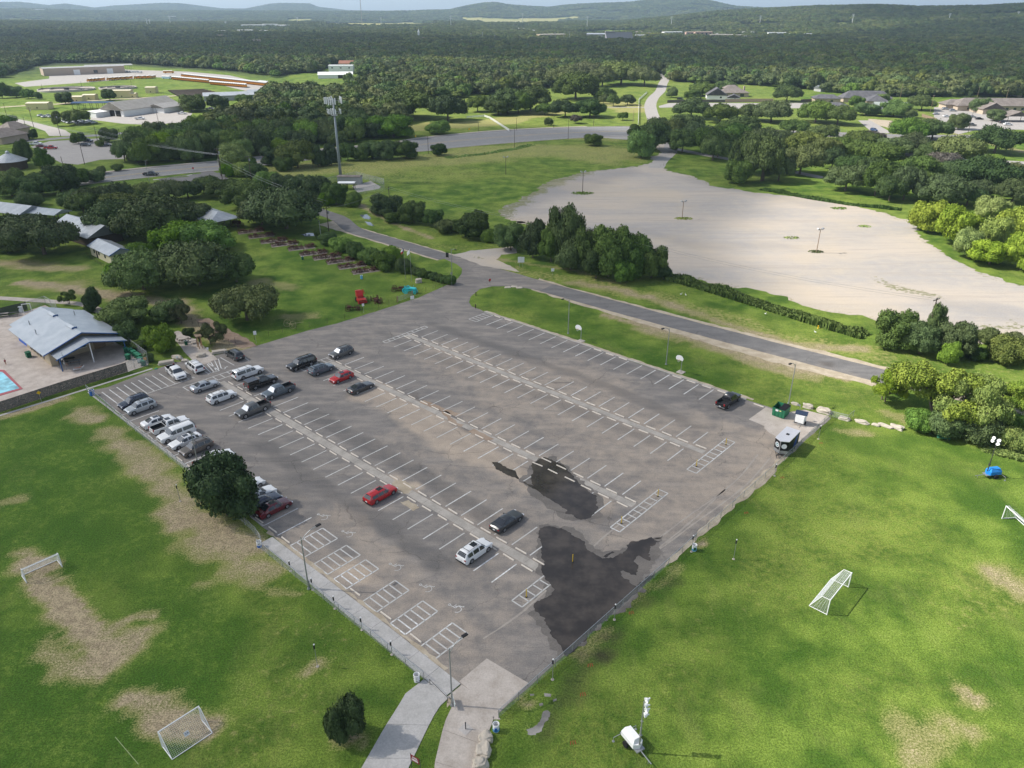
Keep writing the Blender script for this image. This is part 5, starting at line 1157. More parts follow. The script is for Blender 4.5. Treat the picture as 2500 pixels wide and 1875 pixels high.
for i, (x, y, h, k, m_, l) in enumerate([(2308,268,0,'suv',SLV,'first of two silver cars before the long tan building'),(2326,272,0,'suv',SLV,'second of two silver cars before the long tan building'),(2285,280,20,'sedan',SLV,'silver car beside the wooden fence'),(2310,286,10,'sedan',WHT,'white car behind the wooden fence trees'),(2373,287,0,'sedan',SLV,'silver sedan left of the black car in the clinic yard'),(2390,292,0,'sedan',BLKP,'black car in the clinic yard'),(2370,308,0,'pickup',GRY,'grey pickup parked behind the garden tree'),(2448,301,10,'suv',BLKP,'dark SUV at the island of the clinic yard'),(2460,306,0,'suv',WHT,'white SUV at the island of the clinic yard')]):
    far_car(x, y, R(h), k, m_, l)
# ---- school buses, seen small: body, roof and windows
YB = M('bus_yellow', (.62, .27, .03), .45); M_ROOFW = M('bus_white_roof', (.75, .75, .73), .5)
def make_bus(label, group, mat=YB):
    r = thing('school_bus', label, 'bus', (0, 0, 0), 0, group)
    b = MB(); b.box((-.5, 0, 1.55), (9.6, 2.4, 2.0)); b.box((4.9, 0, 1.25), (1.3, 2.1, 1.3)); b.build('body', mat, r)
    b = MB(); n = 9; pts = [(-1.2 + 2.4 * k / 8, 2.55 + .38 * math.sin(math.pi * k / 8)) for k in range(9)]
    vs = [(-5.3, y, z) for y, z in pts] + [(4.3, y, z) for y, z in pts]
    b._add(vs, [tuple(range(9)), tuple(range(17, 8, -1))] + [(k, k + 1, k + 10, k + 9) for k in range(8)] + [(0, 9, 17, 8)]); b.build('roof', M_ROOFW, r)
    b = MB()
    for s in (-1, 1):
        for k in range(9): b.box((-4.6 + k * 1.0, s * 1.205, 2.15), (.8, .02, .55))
    b.build('side_windows', M_GLASS, r)
    MB().box((4.32, 0, 2.15), (.03, 2.1, .75)).build('windshield', M_GLASS, r)
    for x in (-3.2, 4.4):
        for s in (-1, 1): w = MB(); w.lathe([(.4, -.13), (.5, -.1), (.5, .1), (.4, .13)], (0, 0, 0), 10, 'Y'); w.build('wheel', M_TYRE, r, loc=(x, s * 1.1, .5))
    return r
bus0 = None
def bus_row(p0, p1, n, heading, label, group):
    global bus0
    a, b = G(*p0), G(*p1)
    for k in range(n):
        p = a.lerp(b, k / max(1, n - 1)) + Vector((0, 0, .03))
        if bus0 is None: bus0 = make_bus(label, group); bus0.location = p; bus0.rotation_euler = (0, 0, heading)
        else: dup(bus0, p, heading, label, group)
bus_row((449,187), (648,209), 44, R(-85), 'yellow school bus in the long back row', 'long back row of school buses')
bus_row((424,194), (508,202), 17, R(-70), 'yellow school bus in the left front row', 'left front row of school buses')
bus_row((516,206), (600,213), 17, R(-70), 'yellow school bus in the right front row', 'right front row of school buses')
bus_row((632,205), (648,207), 4, R(-95), 'school bus in the short end block', 'end block of school buses')
bus_row((222,199), (248,197), 4, R(-90), 'school bus facing the field, first group from the left', 'school buses facing the field, left group')
bus_row((270,196), (316,193), 5, R(-90), 'school bus facing the field, middle group', 'school buses facing the field, middle group')
bus_row((336,192), (373,191), 4, R(-90), 'school bus facing the field, right group', 'school buses facing the field, right group')
bus_row((412,179), (413,179), 1, R(5), 'lone school bus parked broadside at the woods', 'lone bus at the woods')
wk = None
for k in range(16):
    p = (158 + 6.5 * k, 297 + (k % 3) * 2.2) if k < 12 else (100 + 9 * (k - 12), 284 + k % 2 * 3)
    if wk is None: wk = far_car(*p, R(70), 'sedan', SLV, 'old car in the row of wrecks under the spreading dark tree', group='old cars in the wreck yard')
    else: dup(wk, G(*p) + Vector((0, 0, .03)), R(60 + 7 * (k % 5)))
bb = make_bus('pale blue and white bus at the head of the left front row', None, M('bus_pale_blue', (.35, .5, .62), .5)); bb.location = G(408, 193); bb.rotation_euler = (0, 0, R(-20))
for k in range(9):
    far_car(292 + 6.5 * k, 176 + .3 * k, R(-80), 'bigsuv' if k % 3 else 'pickup', WHT, 'white service vehicle in the row right of the depot canopy', group='white service vehicles by the depot')
# ---------------------------------------------------------------- buildings
def metal_roof(name, a, b, rib=.5, rough=.35, metal=.3):
    m = bpy.data.materials.new(name); t = NT(m); tc = t.n('ShaderNodeTexCoord').outputs['Object']
    wv = t.n('ShaderNodeTexWave', bands_direction='X', wave_profile='SAW'); t.t.links.new(tc, wv.inputs['Vector']); wv.inputs['Scale'].default_value = rib
    n = t.noise(.4, 4, .6, tc); n2 = t.noise(3, 3, .6, tc)
    c = t.mix(t.ss(t.m('ADD', t.m('MULTIPLY', n, .7), t.m('MULTIPLY', n2, .3)), .35, .65), a, b)
    c = t.mix(t.m('MULTIPLY', t.ss(wv.outputs['Fac'], .7, 1.0), .6), c, tuple(q * .5 for q in a))
    t.out(c, rough, .4, metal=metal, bump=wv.outputs['Fac'], bstr=.3, bdist=.03); return m
M_RBLUE = metal_roof('blue_grey_metal_roof', (.38, .42, .46), (.50, .53, .56)); M_RGREY = metal_roof('grey_metal_roof', (.36, .39, .42), (.50, .52, .54)); M_RTAN = metal_roof('tan_metal_roof', (.34, .31, .27), (.44, .41, .37), .3)
M_SHING = metal_roof('shingle_roof', (.085, .085, .095), (.135, .13, .14), .9, .9, 0); M_SHINB = metal_roof('brown_shingle_roof', (.16, .135, .12), (.23, .20, .18), .9, .9, 0)
M_WTAN = M('tan_wall', (.44, .36, .25), .85, var=.15); M_WCREAM = M('cream_wall', (.56, .50, .34), .85); M_WYEL = M('pale_yellow_wall', (.62, .54, .30), .85); M_WWHITE = M('white_wall', (.75, .75, .73), .7); M_WBRICK = M('tan_brick', (.44, .35, .28), .9); M_STONEW = M('limestone_wall', (.46, .38, .29), .9, var=.25)
M_WGREY = M('grey_wall', (.35, .35, .34), .85); M_BTRIM = M('blue_trim', (.03, .09, .24), .5); M_WIN = M('window_glass', (.03, .04, .05), .1, .7); M_DARK = M('dark_opening', (.02, .018, .016), .9); M_WOOD = M('weathered_wood', (.26, .19, .13), .9, var=.25); M_DWOOD = M('dark_wood', (.075, .055, .04), .9, var=.3)
M_METAL = M('galvanised_metal', (.36, .37, .38), .45, .5, .6); M_DMETAL = M('dark_metal', (.045, .045, .045), .6); M_WHITE = M('white_enamel', (.78, .78, .77), .4); M_RUST = M('rusty_iron', (.085, .038, .028), .9, .2, var=.5, scale=4); M_ORANGE = M('orange_plastic', (.75, .32, .02), .5)
def gable(name, label, cat, c, rz, L_, W, ze, zr, wall, roof, over=.5, wins=(), doors=(), chimney=False, hip=False, group=None, z0=0.0, open_=False, trim=None):
    """local x along the ridge, y across. wins/doors: (side, position along, width, bottom, top); side in f b l r"""
    r = thing(name, label, cat, (c[0], c[1], z0), rz, group)
    w = MB()
    if open_:
        for i in range(max(2, int(L_ / 4)) + 1):
            for s in (-1, 1): w.box((-L_ / 2 + .3 + i * (L_ - .6) / max(2, int(L_ / 4)), s * (W / 2 - .3), ze / 2), (.2, .2, ze))
        w.build('post', M_DWOOD, r)
    else:
        w.prism([(-L_ / 2, -W / 2), (L_ / 2, -W / 2), (L_ / 2, W / 2), (-L_ / 2, W / 2)], 0, ze)
        if not hip:
            zt = ze + (zr - ze) * .93
            for s in (-1, 1):
                x0 = s * L_ / 2; x1 = s * (L_ / 2 - .15)
                w._add([(x0, -W / 2 * .98, ze), (x0, W / 2 * .98, ze), (x0, 0, zt), (x1, -W / 2 * .98, ze), (x1, W / 2 * .98, ze), (x1, 0, zt)], [(0, 1, 2), (5, 4, 3), (0, 2, 5, 3), (2, 1, 4, 5)])
        w.build('wall', wall, r)
    sl = (zr - ze) / (W / 2); he = ze - sl * over; a = L_ / 2 + over; b = W / 2 + over; t_ = .14
    q = MB(); hx = (W / 2 if hip else 0) * .9
    A = [(-a, -b, he), (a, -b, he), (a, b, he), (-a, b, he), (-a + hx + (0 if hip else 0), 0, zr), (a - hx, 0, zr)]
    top = [(x, y, z + t_) for x, y, z in A]
    q._add(A + top, [(6, 7, 11, 10), (8, 9, 10, 11), (7, 8, 11), (9, 6, 10), (0, 4, 5, 1), (2, 5, 4, 3), (0, 1, 7, 6), (1, 2, 8, 7), (2, 3, 9, 8), (3, 0, 6, 9), (1, 5, 2), (3, 4, 0)])
    ro = q.build('roof', roof, r)
    if trim:
        for s in (-1, 1):
            tt = MB(); tt.tube([(s * (a + .02), -b, he + .07), (s * (a + .02), 0, zr + .07), (s * (a + .02), b, he + .07)], .13, 4); tt.build('roof_trim', trim, r)
    def opening(nm, mat, side, p, ww, z_0, z_1):
        q = MB(); d = .04; zc = (z_0 + z_1) / 2; h = z_1 - z_0
        pos, dim = {'f': ((p, -W / 2 - d, zc), (ww, .06, h)), 'b': ((p, W / 2 + d, zc), (ww, .06, h)), 'l': ((-L_ / 2 - d, p, zc), (.06, ww, h)), 'r': ((L_ / 2 + d, p, zc), (.06, ww, h))}[side]
        q.box(pos, dim); return q.build(nm, mat, r)
    for s in wins: opening('window', M_WIN, *s)
    for s in doors: opening('door', M_WHITE if wall in (M_WTAN, M_WBRICK) else M_DARK, *s)
    if chimney: q = MB(); q.box((L_ * .2, W * .15, zr + .2), (.9, .7, 1.6)); q.build('chimney', M_STONEW, ro)
    HOUSE_CLEAR.append((c[0], c[1], max(L_, W) * .62))
    return r
# pool house (local x = u, y = v)
ph = thing('pool_house', 'pool house with blue grey metal roof and blue trim beside the pool', 'building', P(-47, -48.1), TH)
w = MB(); w.prism([(-9.6, -6.0), (6.2, -6.2), (9.0, -6.2), (9.0, -5.0), (6.4, -5.0), (6.4, 6.2), (-9.2, 6.2)], 0, 2.85)
w._add([(6.4, -6.2, 2.85), (6.4, 6.2, 2.85), (6.4, 0, 4.9), (6.2, -6.2, 2.85), (6.2, 6.2, 2.85), (6.2, 0, 4.9)], [(0, 1, 2), (5, 4, 3)]); w.build('wall', M_WTAN, ph)
def slope(mb, x0, x1, y0, z0, y1, z1, t_=.14): mb._add([(x0, y0, z0), (x1, y0, z0), (x1, y1, z1), (x0, y1, z1), (x0, y0, z0 + t_), (x1, y0, z0 + t_), (x1, y1, z1 + t_), (x0, y1, z1 + t_)], [(0, 1, 2, 3), (4, 5, 6, 7), (0, 1, 5, 4), (1, 2, 6, 5), (2, 3, 7, 6), (3, 0, 4, 7)])
q = MB(); slope(q, -9.6, 9.8, -7.3, 2.75, 0, 5.2); slope(q, -9.6, 9.8, 7.3, 2.75, 0, 5.2); rf = q.build('roof', M_RBLUE, ph)
q = MB(); slope(q, -12.6, -9.7, -6.2, 2.6, 0.2, 4.75); slope(q, -12.6, -9.7, 6.0, 2.6, 0.2, 4.75); q.build('roof', M_RBLUE, ph)
q = MB(); slope(q, 8.7, 13.1, -6.0, 2.55, .2, 4.25); slope(q, 8.7, 13.1, 6.6, 2.45, .2, 4.25); q.build('porch_roof', M_RBLUE, ph)
q = MB(); q.box((9.25, 0, 4.2), (.12, 12, .01)); 
for xs_ in (9.86, 13.16):
    for s in (-1, 1):
        t0 = MB(); zt, ze_, yy = (5.3, 2.86, 7.3) if xs_ < 10 else (4.35, 2.6, 6.3); t0.tube([(xs_, s * yy, ze_), (xs_, 0, zt)], .12, 4); t0.build('roof_trim', M_BTRIM, ph)
for x in (-6.5, 3.2): 
    q = MB(); slope(q, x, x + 3.2, -.55, 5.25, 0, 5.5, .1); slope(q, x, x + 3.2, .55, 5.25, 0, 5.5, .1); v_ = q.build('ridge_vent', M_RBLUE, ph)
    q = MB(); q.box((x + 3.25, 0, 5.38), (.1, .9, .3)); q.build('vent_end', M_BTRIM, ph)
for x, y in ((-6, -4.2), (0, -5.0), (-4.5, 3.8)): q = MB(); q.lathe([(.09, 3.8), (.09, 4.8 if y < 0 else 5.0)], (x, y, 0), 8); q.build('vent_pipe', M_METAL, ph)
q = MB(); q.box((9.03, .9, 1.75), (.06, 3.4, 1.3)); 
q = MB(); q.box((6.46, -.6, 1.75), (.06, 3.4, 1.2)); q.build('window', M_WIN, ph)
q = MB(); q.box((6.46, -.6, 1.08), (.2, 3.7, .1)); q.build('window_sill', M_WHITE, ph)
q = MB(); q.box((6.46, 3.6, 1.2), (.06, 2.2, 2.3)); q.build('door', M_WOOD, ph)
q = MB(); q.box((-7.0, -6.04, 1.3), (4.6, .06, 2.4)); q.build('mural_panel', M('blue_mural', (.03, .12, .50), .6, var=.5, scale=2.5), ph)
for k in range(5): q = MB(); q.box((-1.5 + 1.7 * k, -6.25, 1.4), (.9, .05, 1.7)); q.build('window', M_WIN, ph)
for x, y in ((12.6, -5.6), (12.6, 0), (12.6, 6.1)): q = MB(); q.lathe([(.11, 0), (.11, 4.2 if y == 0 else 2.6)], (x, y, 0), 8); q.build('post', M_WHITE if y == 0 else M_BTRIM, ph)
HOUSE_CLEAR.append((-89, 138, 14))
gable('small_cabin', 'small cream cabin with grey metal roof under the huge oaks', 'building', P(-101.5, -17.2) , TH, 13.5, 5.6, 2.7, 3.9, M_WCREAM, M_RGREY, .5, [('f', -4, .9, 1.1, 2.1), ('f', -1, .9, 1.1, 2.1), ('f', 3, .9, 1.1, 2.1), ('r', 0, .6, 2.4, 2.9)], [('f', -2.5, .9, 0, 2)], trim=M_BTRIM)
gable('long_barn', 'long barn with grey metal roof and white cupola behind the broad oak', 'building', P(-126.5, -13.5), TH + R(5), 21, 9.5, 3.2, 5.4, M_DWOOD, M_RGREY, .8)
q = MB(); q.box((0, 0, 6.0), (1.0, 1.0, .9)); q.box((0, 0, 6.5), (1.3, 1.3, .12)); cp = q.build('cupola', M_WHITE, [o for o in COL.objects if o.name.startswith('long_barn')][-1])
gable('open_shed', 'low open shed with pale metal roof at the far left of the museum grounds', 'building', G(42, 532), R(-22), 16, 9, 3.0, 4.6, M_DWOOD, M_RGREY, .6, open_=True); gable('open_shed', 'narrow blue edged metal roof right of the far left shed', 'building', G(112, 537), R(-18), 15, 6, 2.9, 3.8, M_DWOOD, M_RBLUE, .5, open_=True)
gable('display_pavilion', 'open pavilion with silver hip roof at the top of the machinery lawn', 'building', P(-113.5, 18.2), TH, 17, 9, 3.3, 5.0, M_DWOOD, M_RGREY, .7, open_=True, hip=True)
gable('equipment_shelter', 'brown roofed equipment shelter in the cell tower compound', 'building', G(855, 448), R(-4), 9, 3.6, 2.8, 3.1, M_WGREY, M_SHINB, .15); gable('equipment_cabinet', 'white flat roofed cabinet at the foot of the cell tower', 'building', G(848, 462), R(0), 6, 3.2, 2.5, 2.7, M_METAL, M_WHITE, .2, open_=True)
# houses beyond the highway
gable('white_farmhouse', 'white farmhouse with dark gable roof behind the board fence', 'house', G(1748, 241), R(80), 13, 15, 3.2, 8.0, M_WWHITE, M_SHING, .4, [('l', 0, 1.6, 3.8, 5.2), ('l', -3, 1.4, 1, 2.2)], chimney=False)
gable('white_wing', 'low white gabled wing on the right of the farmhouse', 'house', G(1790, 246), R(75), 9, 9, 2.6, 4.6, M_WWHITE, M_SHING, .4, [('l', -1, 1.4, 1, 2)])
gable('tan_house', 'tan stone house with brown two tier hip roof', 'house', G(1787, 235), 0, 22, 13, 3.3, 5.6, M_STONEW, M_SHINB, .9, [('f', -6, 1.6, .9, 2.2), ('f', 6, 3, .3, 2.4)], [('f', 0, 1.4, 0, 2.2)], hip=True, chimney=False)
gable('tan_house_tower', 'small upper hip roof on top of the tan stone house', 'house', G(1783, 233), 0, 11, 8, 5.8, 7.8, M_STONEW, M_SHINB, .8, [('f', 0, 2, 4.6, 5.4)], hip=True); q = MB(); q.box((9, 0, 3.6), (1.2, 1.2, 7.2)); q.build('chimney', M_STONEW, None, loc=G(1787, 234)); tag(COL.objects[-1], 'stone chimney standing at the right end of the tan house', 'chimney')
for x, y, L_, W, zr, a, lb in ((2015,250,18,11,5.5,-8,'grey roofed house left of the large slate roofed house'),(2030,270,19,12,5.2,-20,'low slate hip roof house nearest the highway trees'),(2110,248,34,13,7.5,-6,'large slate hip roofed house with two wings')):
    gable('slate_house', lb, 'house', G(x, y), R(a), L_, W, 3.4, zr, M_STONEW, M_SHING, .8, [('f', -4, 1.8, .8, 2.2), ('f', 3, 1.8, .8, 2.2)], hip=True)
gable('slate_house', 'slate gabled block in front of the large hip roofed house', 'house', G(2135, 257), R(80), 14, 14, 3.6, 7.0, M_STONEW, M_SHING, .7, hip=True)
gable('pale_roof_house', 'house with pale green metal roof and dormer windows', 'house', G(2170, 270), R(-8), 20, 10, 3.0, 5.4, M_STONEW, metal_roof('pale_green_roof', (.40, .44, .38), (.52, .55, .50)), .7, [('f', -5, 1.4, .8, 2)], [('f', 1, 1.2, 0, 2)])
gable('pale_roof_house', 'lower pale roofed wing left of the dormer house', 'house', G(2138, 277), R(-4), 16, 8, 2.6, 4.4, M_STONEW, MC.get('x') or metal_roof('pale_grey_roof', (.44, .46, .44), (.55, .56, .54)), .6)
gable('clinic_building', 'long tan building with grey shingle roof at the right edge', 'building', G(2460, 268), R(-4), 74, 17, 3.6, 7.4, M_STONEW, M_SHINB, 1.0, [('f', -30 + 5 * k, 1.8, .8, 2.2) for k in range(10)], hip=True)
gable('clinic_wing', 'tan wing with gable facing the yard, left of the long building', 'building', G(2405, 275), R(86), 20, 13, 3.6, 7.0, M_STONEW, M_SHINB, .9, [('l', 0, 2, .8, 2.2)]); gable('clinic_wing', 'low tan block at the left end of the long building', 'building', G(2340, 265), R(-6), 22, 12, 3.4, 6.0, M_STONEW, M_SHINB, .9, hip=True)
gable('porch_gable', 'entrance porch gable with stone pillars at the right edge', 'building', G(2475, 296), R(88), 9, 13, 3.6, 6.0, M_STONEW, M_SHINB, .7, open_=True)
# depot
gable('bus_depot', 'long tan depot hall beside the parked school buses', 'building', G(205, 180), R(36) , 78, 24, 7.0, 7.6, M_WBRICK, M_RTAN, .3, [('f', 10, 4, 1, 4)], [('f', -8, 6, 0, 5), ('f', 24, 6, 0, 5)])
gable('depot_canopy', 'open canopy with thin roof at the right end of the depot hall', 'building', G(268, 176), R(30), 44, 22, 7.2, 7.5, M_METAL, M_RTAN, 1.5, open_=True)
gable('garage_barn', 'large pale barn with three garage doors at the depot', 'building', G(345, 274), R(68), 46, 19, 4.2, 8.4, M_WWHITE, M_RTAN, .8, [], [('l', -5 + 5 * k, 4.2, 0, 3.6) for k in range(3)])
gable('barn_lean_to', 'low pale lean-to on the left side of the garage barn', 'building', G(262, 281), R(66), 26, 12, 3.0, 3.4, M_WWHITE, M_WWHITE, .2); gable('barn_annex', 'grey roofed annex with porch right of the garage barn', 'building', G(405, 272), R(70), 18, 14, 3.4, 5.4, M_WWHITE, M_RTAN, .6)
gable('blue_shed', 'open shed with dark blue roof left of the garage barn', 'building', G(232, 266), R(6), 26, 8, 4.2, 4.8, M_WOOD, M('dark_blue_roof', (.02, .05, .12), .5), .4, open_=True)
for x, y, L_, W, h, a, lb in ((99,266,14,9,4,6,'square cream block left of the blue shed'),(193,248,8,8,3.6,6,'small cream shed between the two round trees'),(222,243,9,7,3.4,6,'cream shed right behind the small one'),(302,238,14,7,5.2,6,'tallest cream block right of the second round tree'),(327,238,5,6,3,6,'tiny cream annex beside the tallest cream block'),(372,227,8,7,4.4,4,'cream block beside the dark drying beds')):
    gable('cream_shed', lb, 'shed', G(x, y), R(a), L_, W, h, h + .5, M_WYEL, M('cream_roof', (.62, .56, .42), .8), .15, [('f', 0, .8, .8, 1.6)])
gable('workshop', 'pale metal workshop roof behind the trees right of the barn', 'building', G(560, 243), R(20), 36, 16, 3.6, 5.4, M_WGREY, M_RGREY, .4); gable('workshop', 'small pale hut at the right end of the depot field', 'building', G(625, 232), R(20), 12, 9, 3.0, 4.2, M_WGREY, M_RGREY, .3)
gable('brown_house', 'brown roofed house at the left edge above the small car park', 'house', G(14, 346), R(75), 16, 13, 3.6, 6.6, M_WBRICK, M_SHINB, .8, hip=True); gable('brown_house', 'smaller brown hip roofed house beside the left edge house', 'house', G(36, 330), R(75), 12, 10, 4.0, 7.0, M_WBRICK, M_SHINB, .8, hip=True)
gable('white_warehouse', 'two storey white block with three windows beyond the woods', 'building', G(835, 180), R(2), 26, 10, 8.4, 8.8, M_WWHITE, M_WHITE, .1, [('f', -9, 1.8, 5.6, 6.8), ('f', 0, 1.8, 5.6, 6.8), ('f', 9, 1.8, 5.6, 6.8)]); gable('white_warehouse', 'low white gabled shed in front of the white block', 'building', G(820, 190), R(10), 34, 16, 3.4, 5.6, M_WWHITE, M_WHITE, .3, [], [('f', 5, 5, 0, 3)])
gable('red_roof_house', 'house with brown red roof behind the white block', 'house', G(850, 163), 0, 20, 10, 4, 7, M_WTAN, M('red_brown_roof', (.28, .13, .09), .9), .5)
# round tank house, clarifiers, drying beds
tk = thing('water_tank', 'round dark tank with pale conical roof beside the small car park', 'tank', G(29, 412)); q = MB(); q.lathe([(6.2, 0), (6.2, 3.6)], n=20); q.build('wall', M_DWOOD, tk); q = MB(); q.lathe([(6.8, 3.5), (1.2, 6.2), (.1, 6.4)], n=20); q.build('roof', M_RGREY, tk); q = MB(); q.lathe([(.8, 6.2), (.8, 7.0), (.1, 7.5)], n=10); q.build('cupola', M_RGREY, tk)
def clarifier(c, r, label):
    o = thing('settling_tank', label, 'tank', c); q = MB(); n = 40
    vs = [(rr * math.cos(6.2832 * k / n), rr * math.sin(6.2832 * k / n), z) for rr, z in ((r, 0), (r, 1.3), (r - .5, 1.3), (r - .5, .2)) for k in range(n)]
    q._add(vs, [(i * n + k, i * n + (k + 1) % n, (i + 1) * n + (k + 1) % n, (i + 1) * n + k) for i in range(3) for k in range(n)]); q.build('rim_wall', M_CONC, o)
    q = MB(); q.lathe([(r - .5, .45), (.1, .46)], n=n); q.build('floor', M_CONC2, o)
    q = MB(); q.box((0, 0, 1.3), (2 * r, 1.2, .5)); q.lathe([(2, .4), (2, 2.0)], n=14); q.build('walkway', M_DMETAL, o)
    q = MB(); q.tube([(r * .6 * math.cos(a), r * .6 * math.sin(a), .9) for a in np.linspace(0, 6.28, 30)], .4, 5); q.build('inner_ring', M_CONC, o)
clarifier(G(163, 220), 22, 'wide round settling tank with walkway on the depot lawn'); clarifier(G(288, 216), 15, 'smaller round settling tank right of the wide one')
for k in range(9):
    a, b = G(402 + 8 * k, 223 + 1.2 * k), G(460 + 14 * k, 236 - .2 * k)
    a = G(410 + 3 * k, 222 + 1.6 * k); b = G(500 + 8 * k, 219 + 2.0 * k)
    q = MB(); d = b - a; q.box(((a.x + b.x) / 2, (a.y + b.y) / 2, .35), (d.length, 2.6, .7), rz=math.atan2(d.y, d.x)); tag(q.build('drying_bed', M_DWOOD), 'long dark sludge drying bed on the depot field', 'drying bed', 'drying beds on the depot field')
# far town, roofs peeping out of the woods
FAR = [(600,84,40,'W'),(575,85,30,'W'),(540,84,26,'W'),(650,84,34,'W'),(620,70,60,'W'),(660,68,40,'W'),(690,70,34,'W'),(540,98,30,'B'),(630,112,34,'S'),(665,114,22,'S'),(570,122,26,'S'),(925,103,26,'B'),(950,103,12,'B'),
 (1030,106,26,'S'),(1110,112,22,'W'),(1135,108,30,'T'),(1220,99,14,'W'),(1040,104,30,'B'),(1260,60,20,'W'),(1275,78,26,'W'),(1300,80,18,'W'),(1350,75,20,'T'),(1345,97,70,'T'),(1460,97,60,'G'),(1500,95,46,'T'),(1555,97,40,'W'),(1620,96,20,'N'),
 (1640,90,50,'W'),(1715,95,46,'P'),(1760,98,60,'T'),(1740,92,36,'W'),(1830,100,40,'W'),(1825,88,30,'W'),(1895,92,46,'W'),(1930,92,26,'W'),(1975,93,36,'W'),(1850,90,20,'W'),(1580,147,14,'T'),(1720,118,14,'T'),(1890,130,20,'S'),(2080,84,14,'W'),
 (2150,108,30,'S'),(2180,118,34,'S'),(2150,76,14,'W'),(2065,176,14,'S'),(2000,223,14,'G'),(2340,210,18,'S'),(2480,235,14,'S'),(1025,225,12,'G'),(420,45,20,'W'),(450,52,14,'W'),(95,28,30,'W'),(1440,98,24,'T'),(1220,90,16,'W'),(1250,98,20,'W'),(860,105,12,'W'),(200,100,14,'W'),(165,90,10,'W'),
 (1690,93,40,'P'),(1800,96,36,'T'),(1585,90,24,'B'),(1525,90,20,'B'),(1560,88,26,'B'),(1480,92,18,'W')]
FW = {'W': (M_WWHITE, M('pale_flat_roof', (.62, .63, .64), .7)), 'B': (M_WTAN, M_SHINB), 'S': (M_STONEW, M_SHINB), 'T': (M_WTAN, M('tan_flat_roof', (.50, .46, .42), .8)), 'G': (M_WGREY, M_RGREY), 'N': (M_BTRIM, M_WHITE), 'P': (M('pink_brick', (.50, .34, .27), .9), M('pinkish_roof', (.52, .38, .31), .9))}
FDESC = {'W': 'pale roofed building among the far town trees', 'B': 'brown roofed house among the far town trees', 'S': 'dark roofed house half hidden in the woods', 'T': 'tan flat roofed building of the far school grounds', 'G': 'grey metal roofed building in the woods', 'N': 'small dark blue and white building by the far school', 'P': 'pinkish brick school block, tallest of the far town'}
fseen = {}
for x, y, wpx, c in FAR:
    p = GT(x, y); L_ = wpx * PX(p) * .9; tall = 1.7 if c == 'P' else 1.0
    h = min(max(6.5, min(9, L_ * .2)) * tall + (4 if p.y > 1600 else 1.5), max(3.5, L_ * .4)); wl, rf_ = FW[c]; g = (c, x // 400)
    fseen.setdefault(c, 0); fseen[c] += 1
    gable('far_building', FDESC[c], 'building', p, R(random.uniform(-20, 20)), L_, max(9, L_ * random.uniform(.4, .6)), h, h + (2.2 if c in 'BSG' else .5), wl, rf_, .4, [('f', L_ * q, L_ * .1, 1.5, h - 2) for q in (-.35, -.1, .15, .38)] if c in 'WTP' else [], hip=c in 'BS', group='far buildings: ' + FDESC[c], z0=p.z - 1)
st = thing('stadium_stand', 'grey tiered stadium stand in the far school grounds', 'grandstand', GT(1515, 100), R(8)); q = MB()
for k in range(8): q.box((0, k * 3, 1.5 + k * 1.4), (62, 3, 3 + k * 2.8 - k * 1.4))
q.build('seating', M('stand_seats', (.24, .24, .26), .8), st); q = MB(); q.box((-20, 22, 17), (22, 5, 5)); q.build('press_box', M_WGREY, st); HOUSE_CLEAR.append((st.location.x, st.location.y, 48))
sp = thing('church_steeple', 'small white steeple rising from the far trees', 'steeple', GT(1023, 100)); q = MB(); q.box((0, 0, 9), (4, 4, 18)); q.build('tower', M_WHITE, sp); q = MB(); q.lathe([(2.6, 18), (.1, 25)], n=4); q.build('spire', M_WHITE, sp)
mid = scatter(10.5, 620, 1500); X, Y = mid[:, 0], mid[:, 1]
ok = inpoly(X, Y, W2)
for poly, d in CLEAR_W: ok &= ~inpoly(X, Y, poly) | inpoly(X, Y, W2)
ok &= ~inpoly(X, Y, YARD)
for cx, cy_, r in HOUSE_CLEAR: ok &= np.hypot(X - cx, Y - cy_) > r
mid = mid[ok & (Y < 1500)]
far1 = scatter(12, 1480, 3600); far2 = scatter(26, 3580, 9800)
def far_ok(a, cell):
    X, Y = a[:, 0], a[:, 1]; k = np.ones(len(a), bool)
    for poly, d in FIELDS_W: k &= ~inpoly(X, Y, poly)
    for cx, cy_, r in HOUSE_CLEAR: k &= np.hypot(X - cx, Y - cy_) > r
    k &= fbm(X / 260, Y / 120, 77) > .31
    return a[k]
far1 = far_ok(far1, 12); far2 = far_ok(far2, 26)
allw = np.concatenate([near, mid]); allw = allw[np.argsort(np.hypot(allw[:, 0], allw[:, 1]))]
budget = 300 - len([o for o in COL.objects if o.get('category') == 'tree'])
print('trees so far, budget', budget, 'near', len(near), 'mid', len(mid), 'far', len(far1), len(far2))
ind = allw[:max(0, budget)]; rest = allw[max(0, budget):]
for x, y in ind:
    w = random.uniform(9.5, 14); c = random.choice('DDKMMMB' if y > 330 else 'DMM')
    tree_at((x, y, 0), w, random.uniform(.62, .9) * w, random.choice(('oak', 'round', 'round')), c, 'crown in the dense wood between the highway and the depot', 'dense wood beyond the highway')
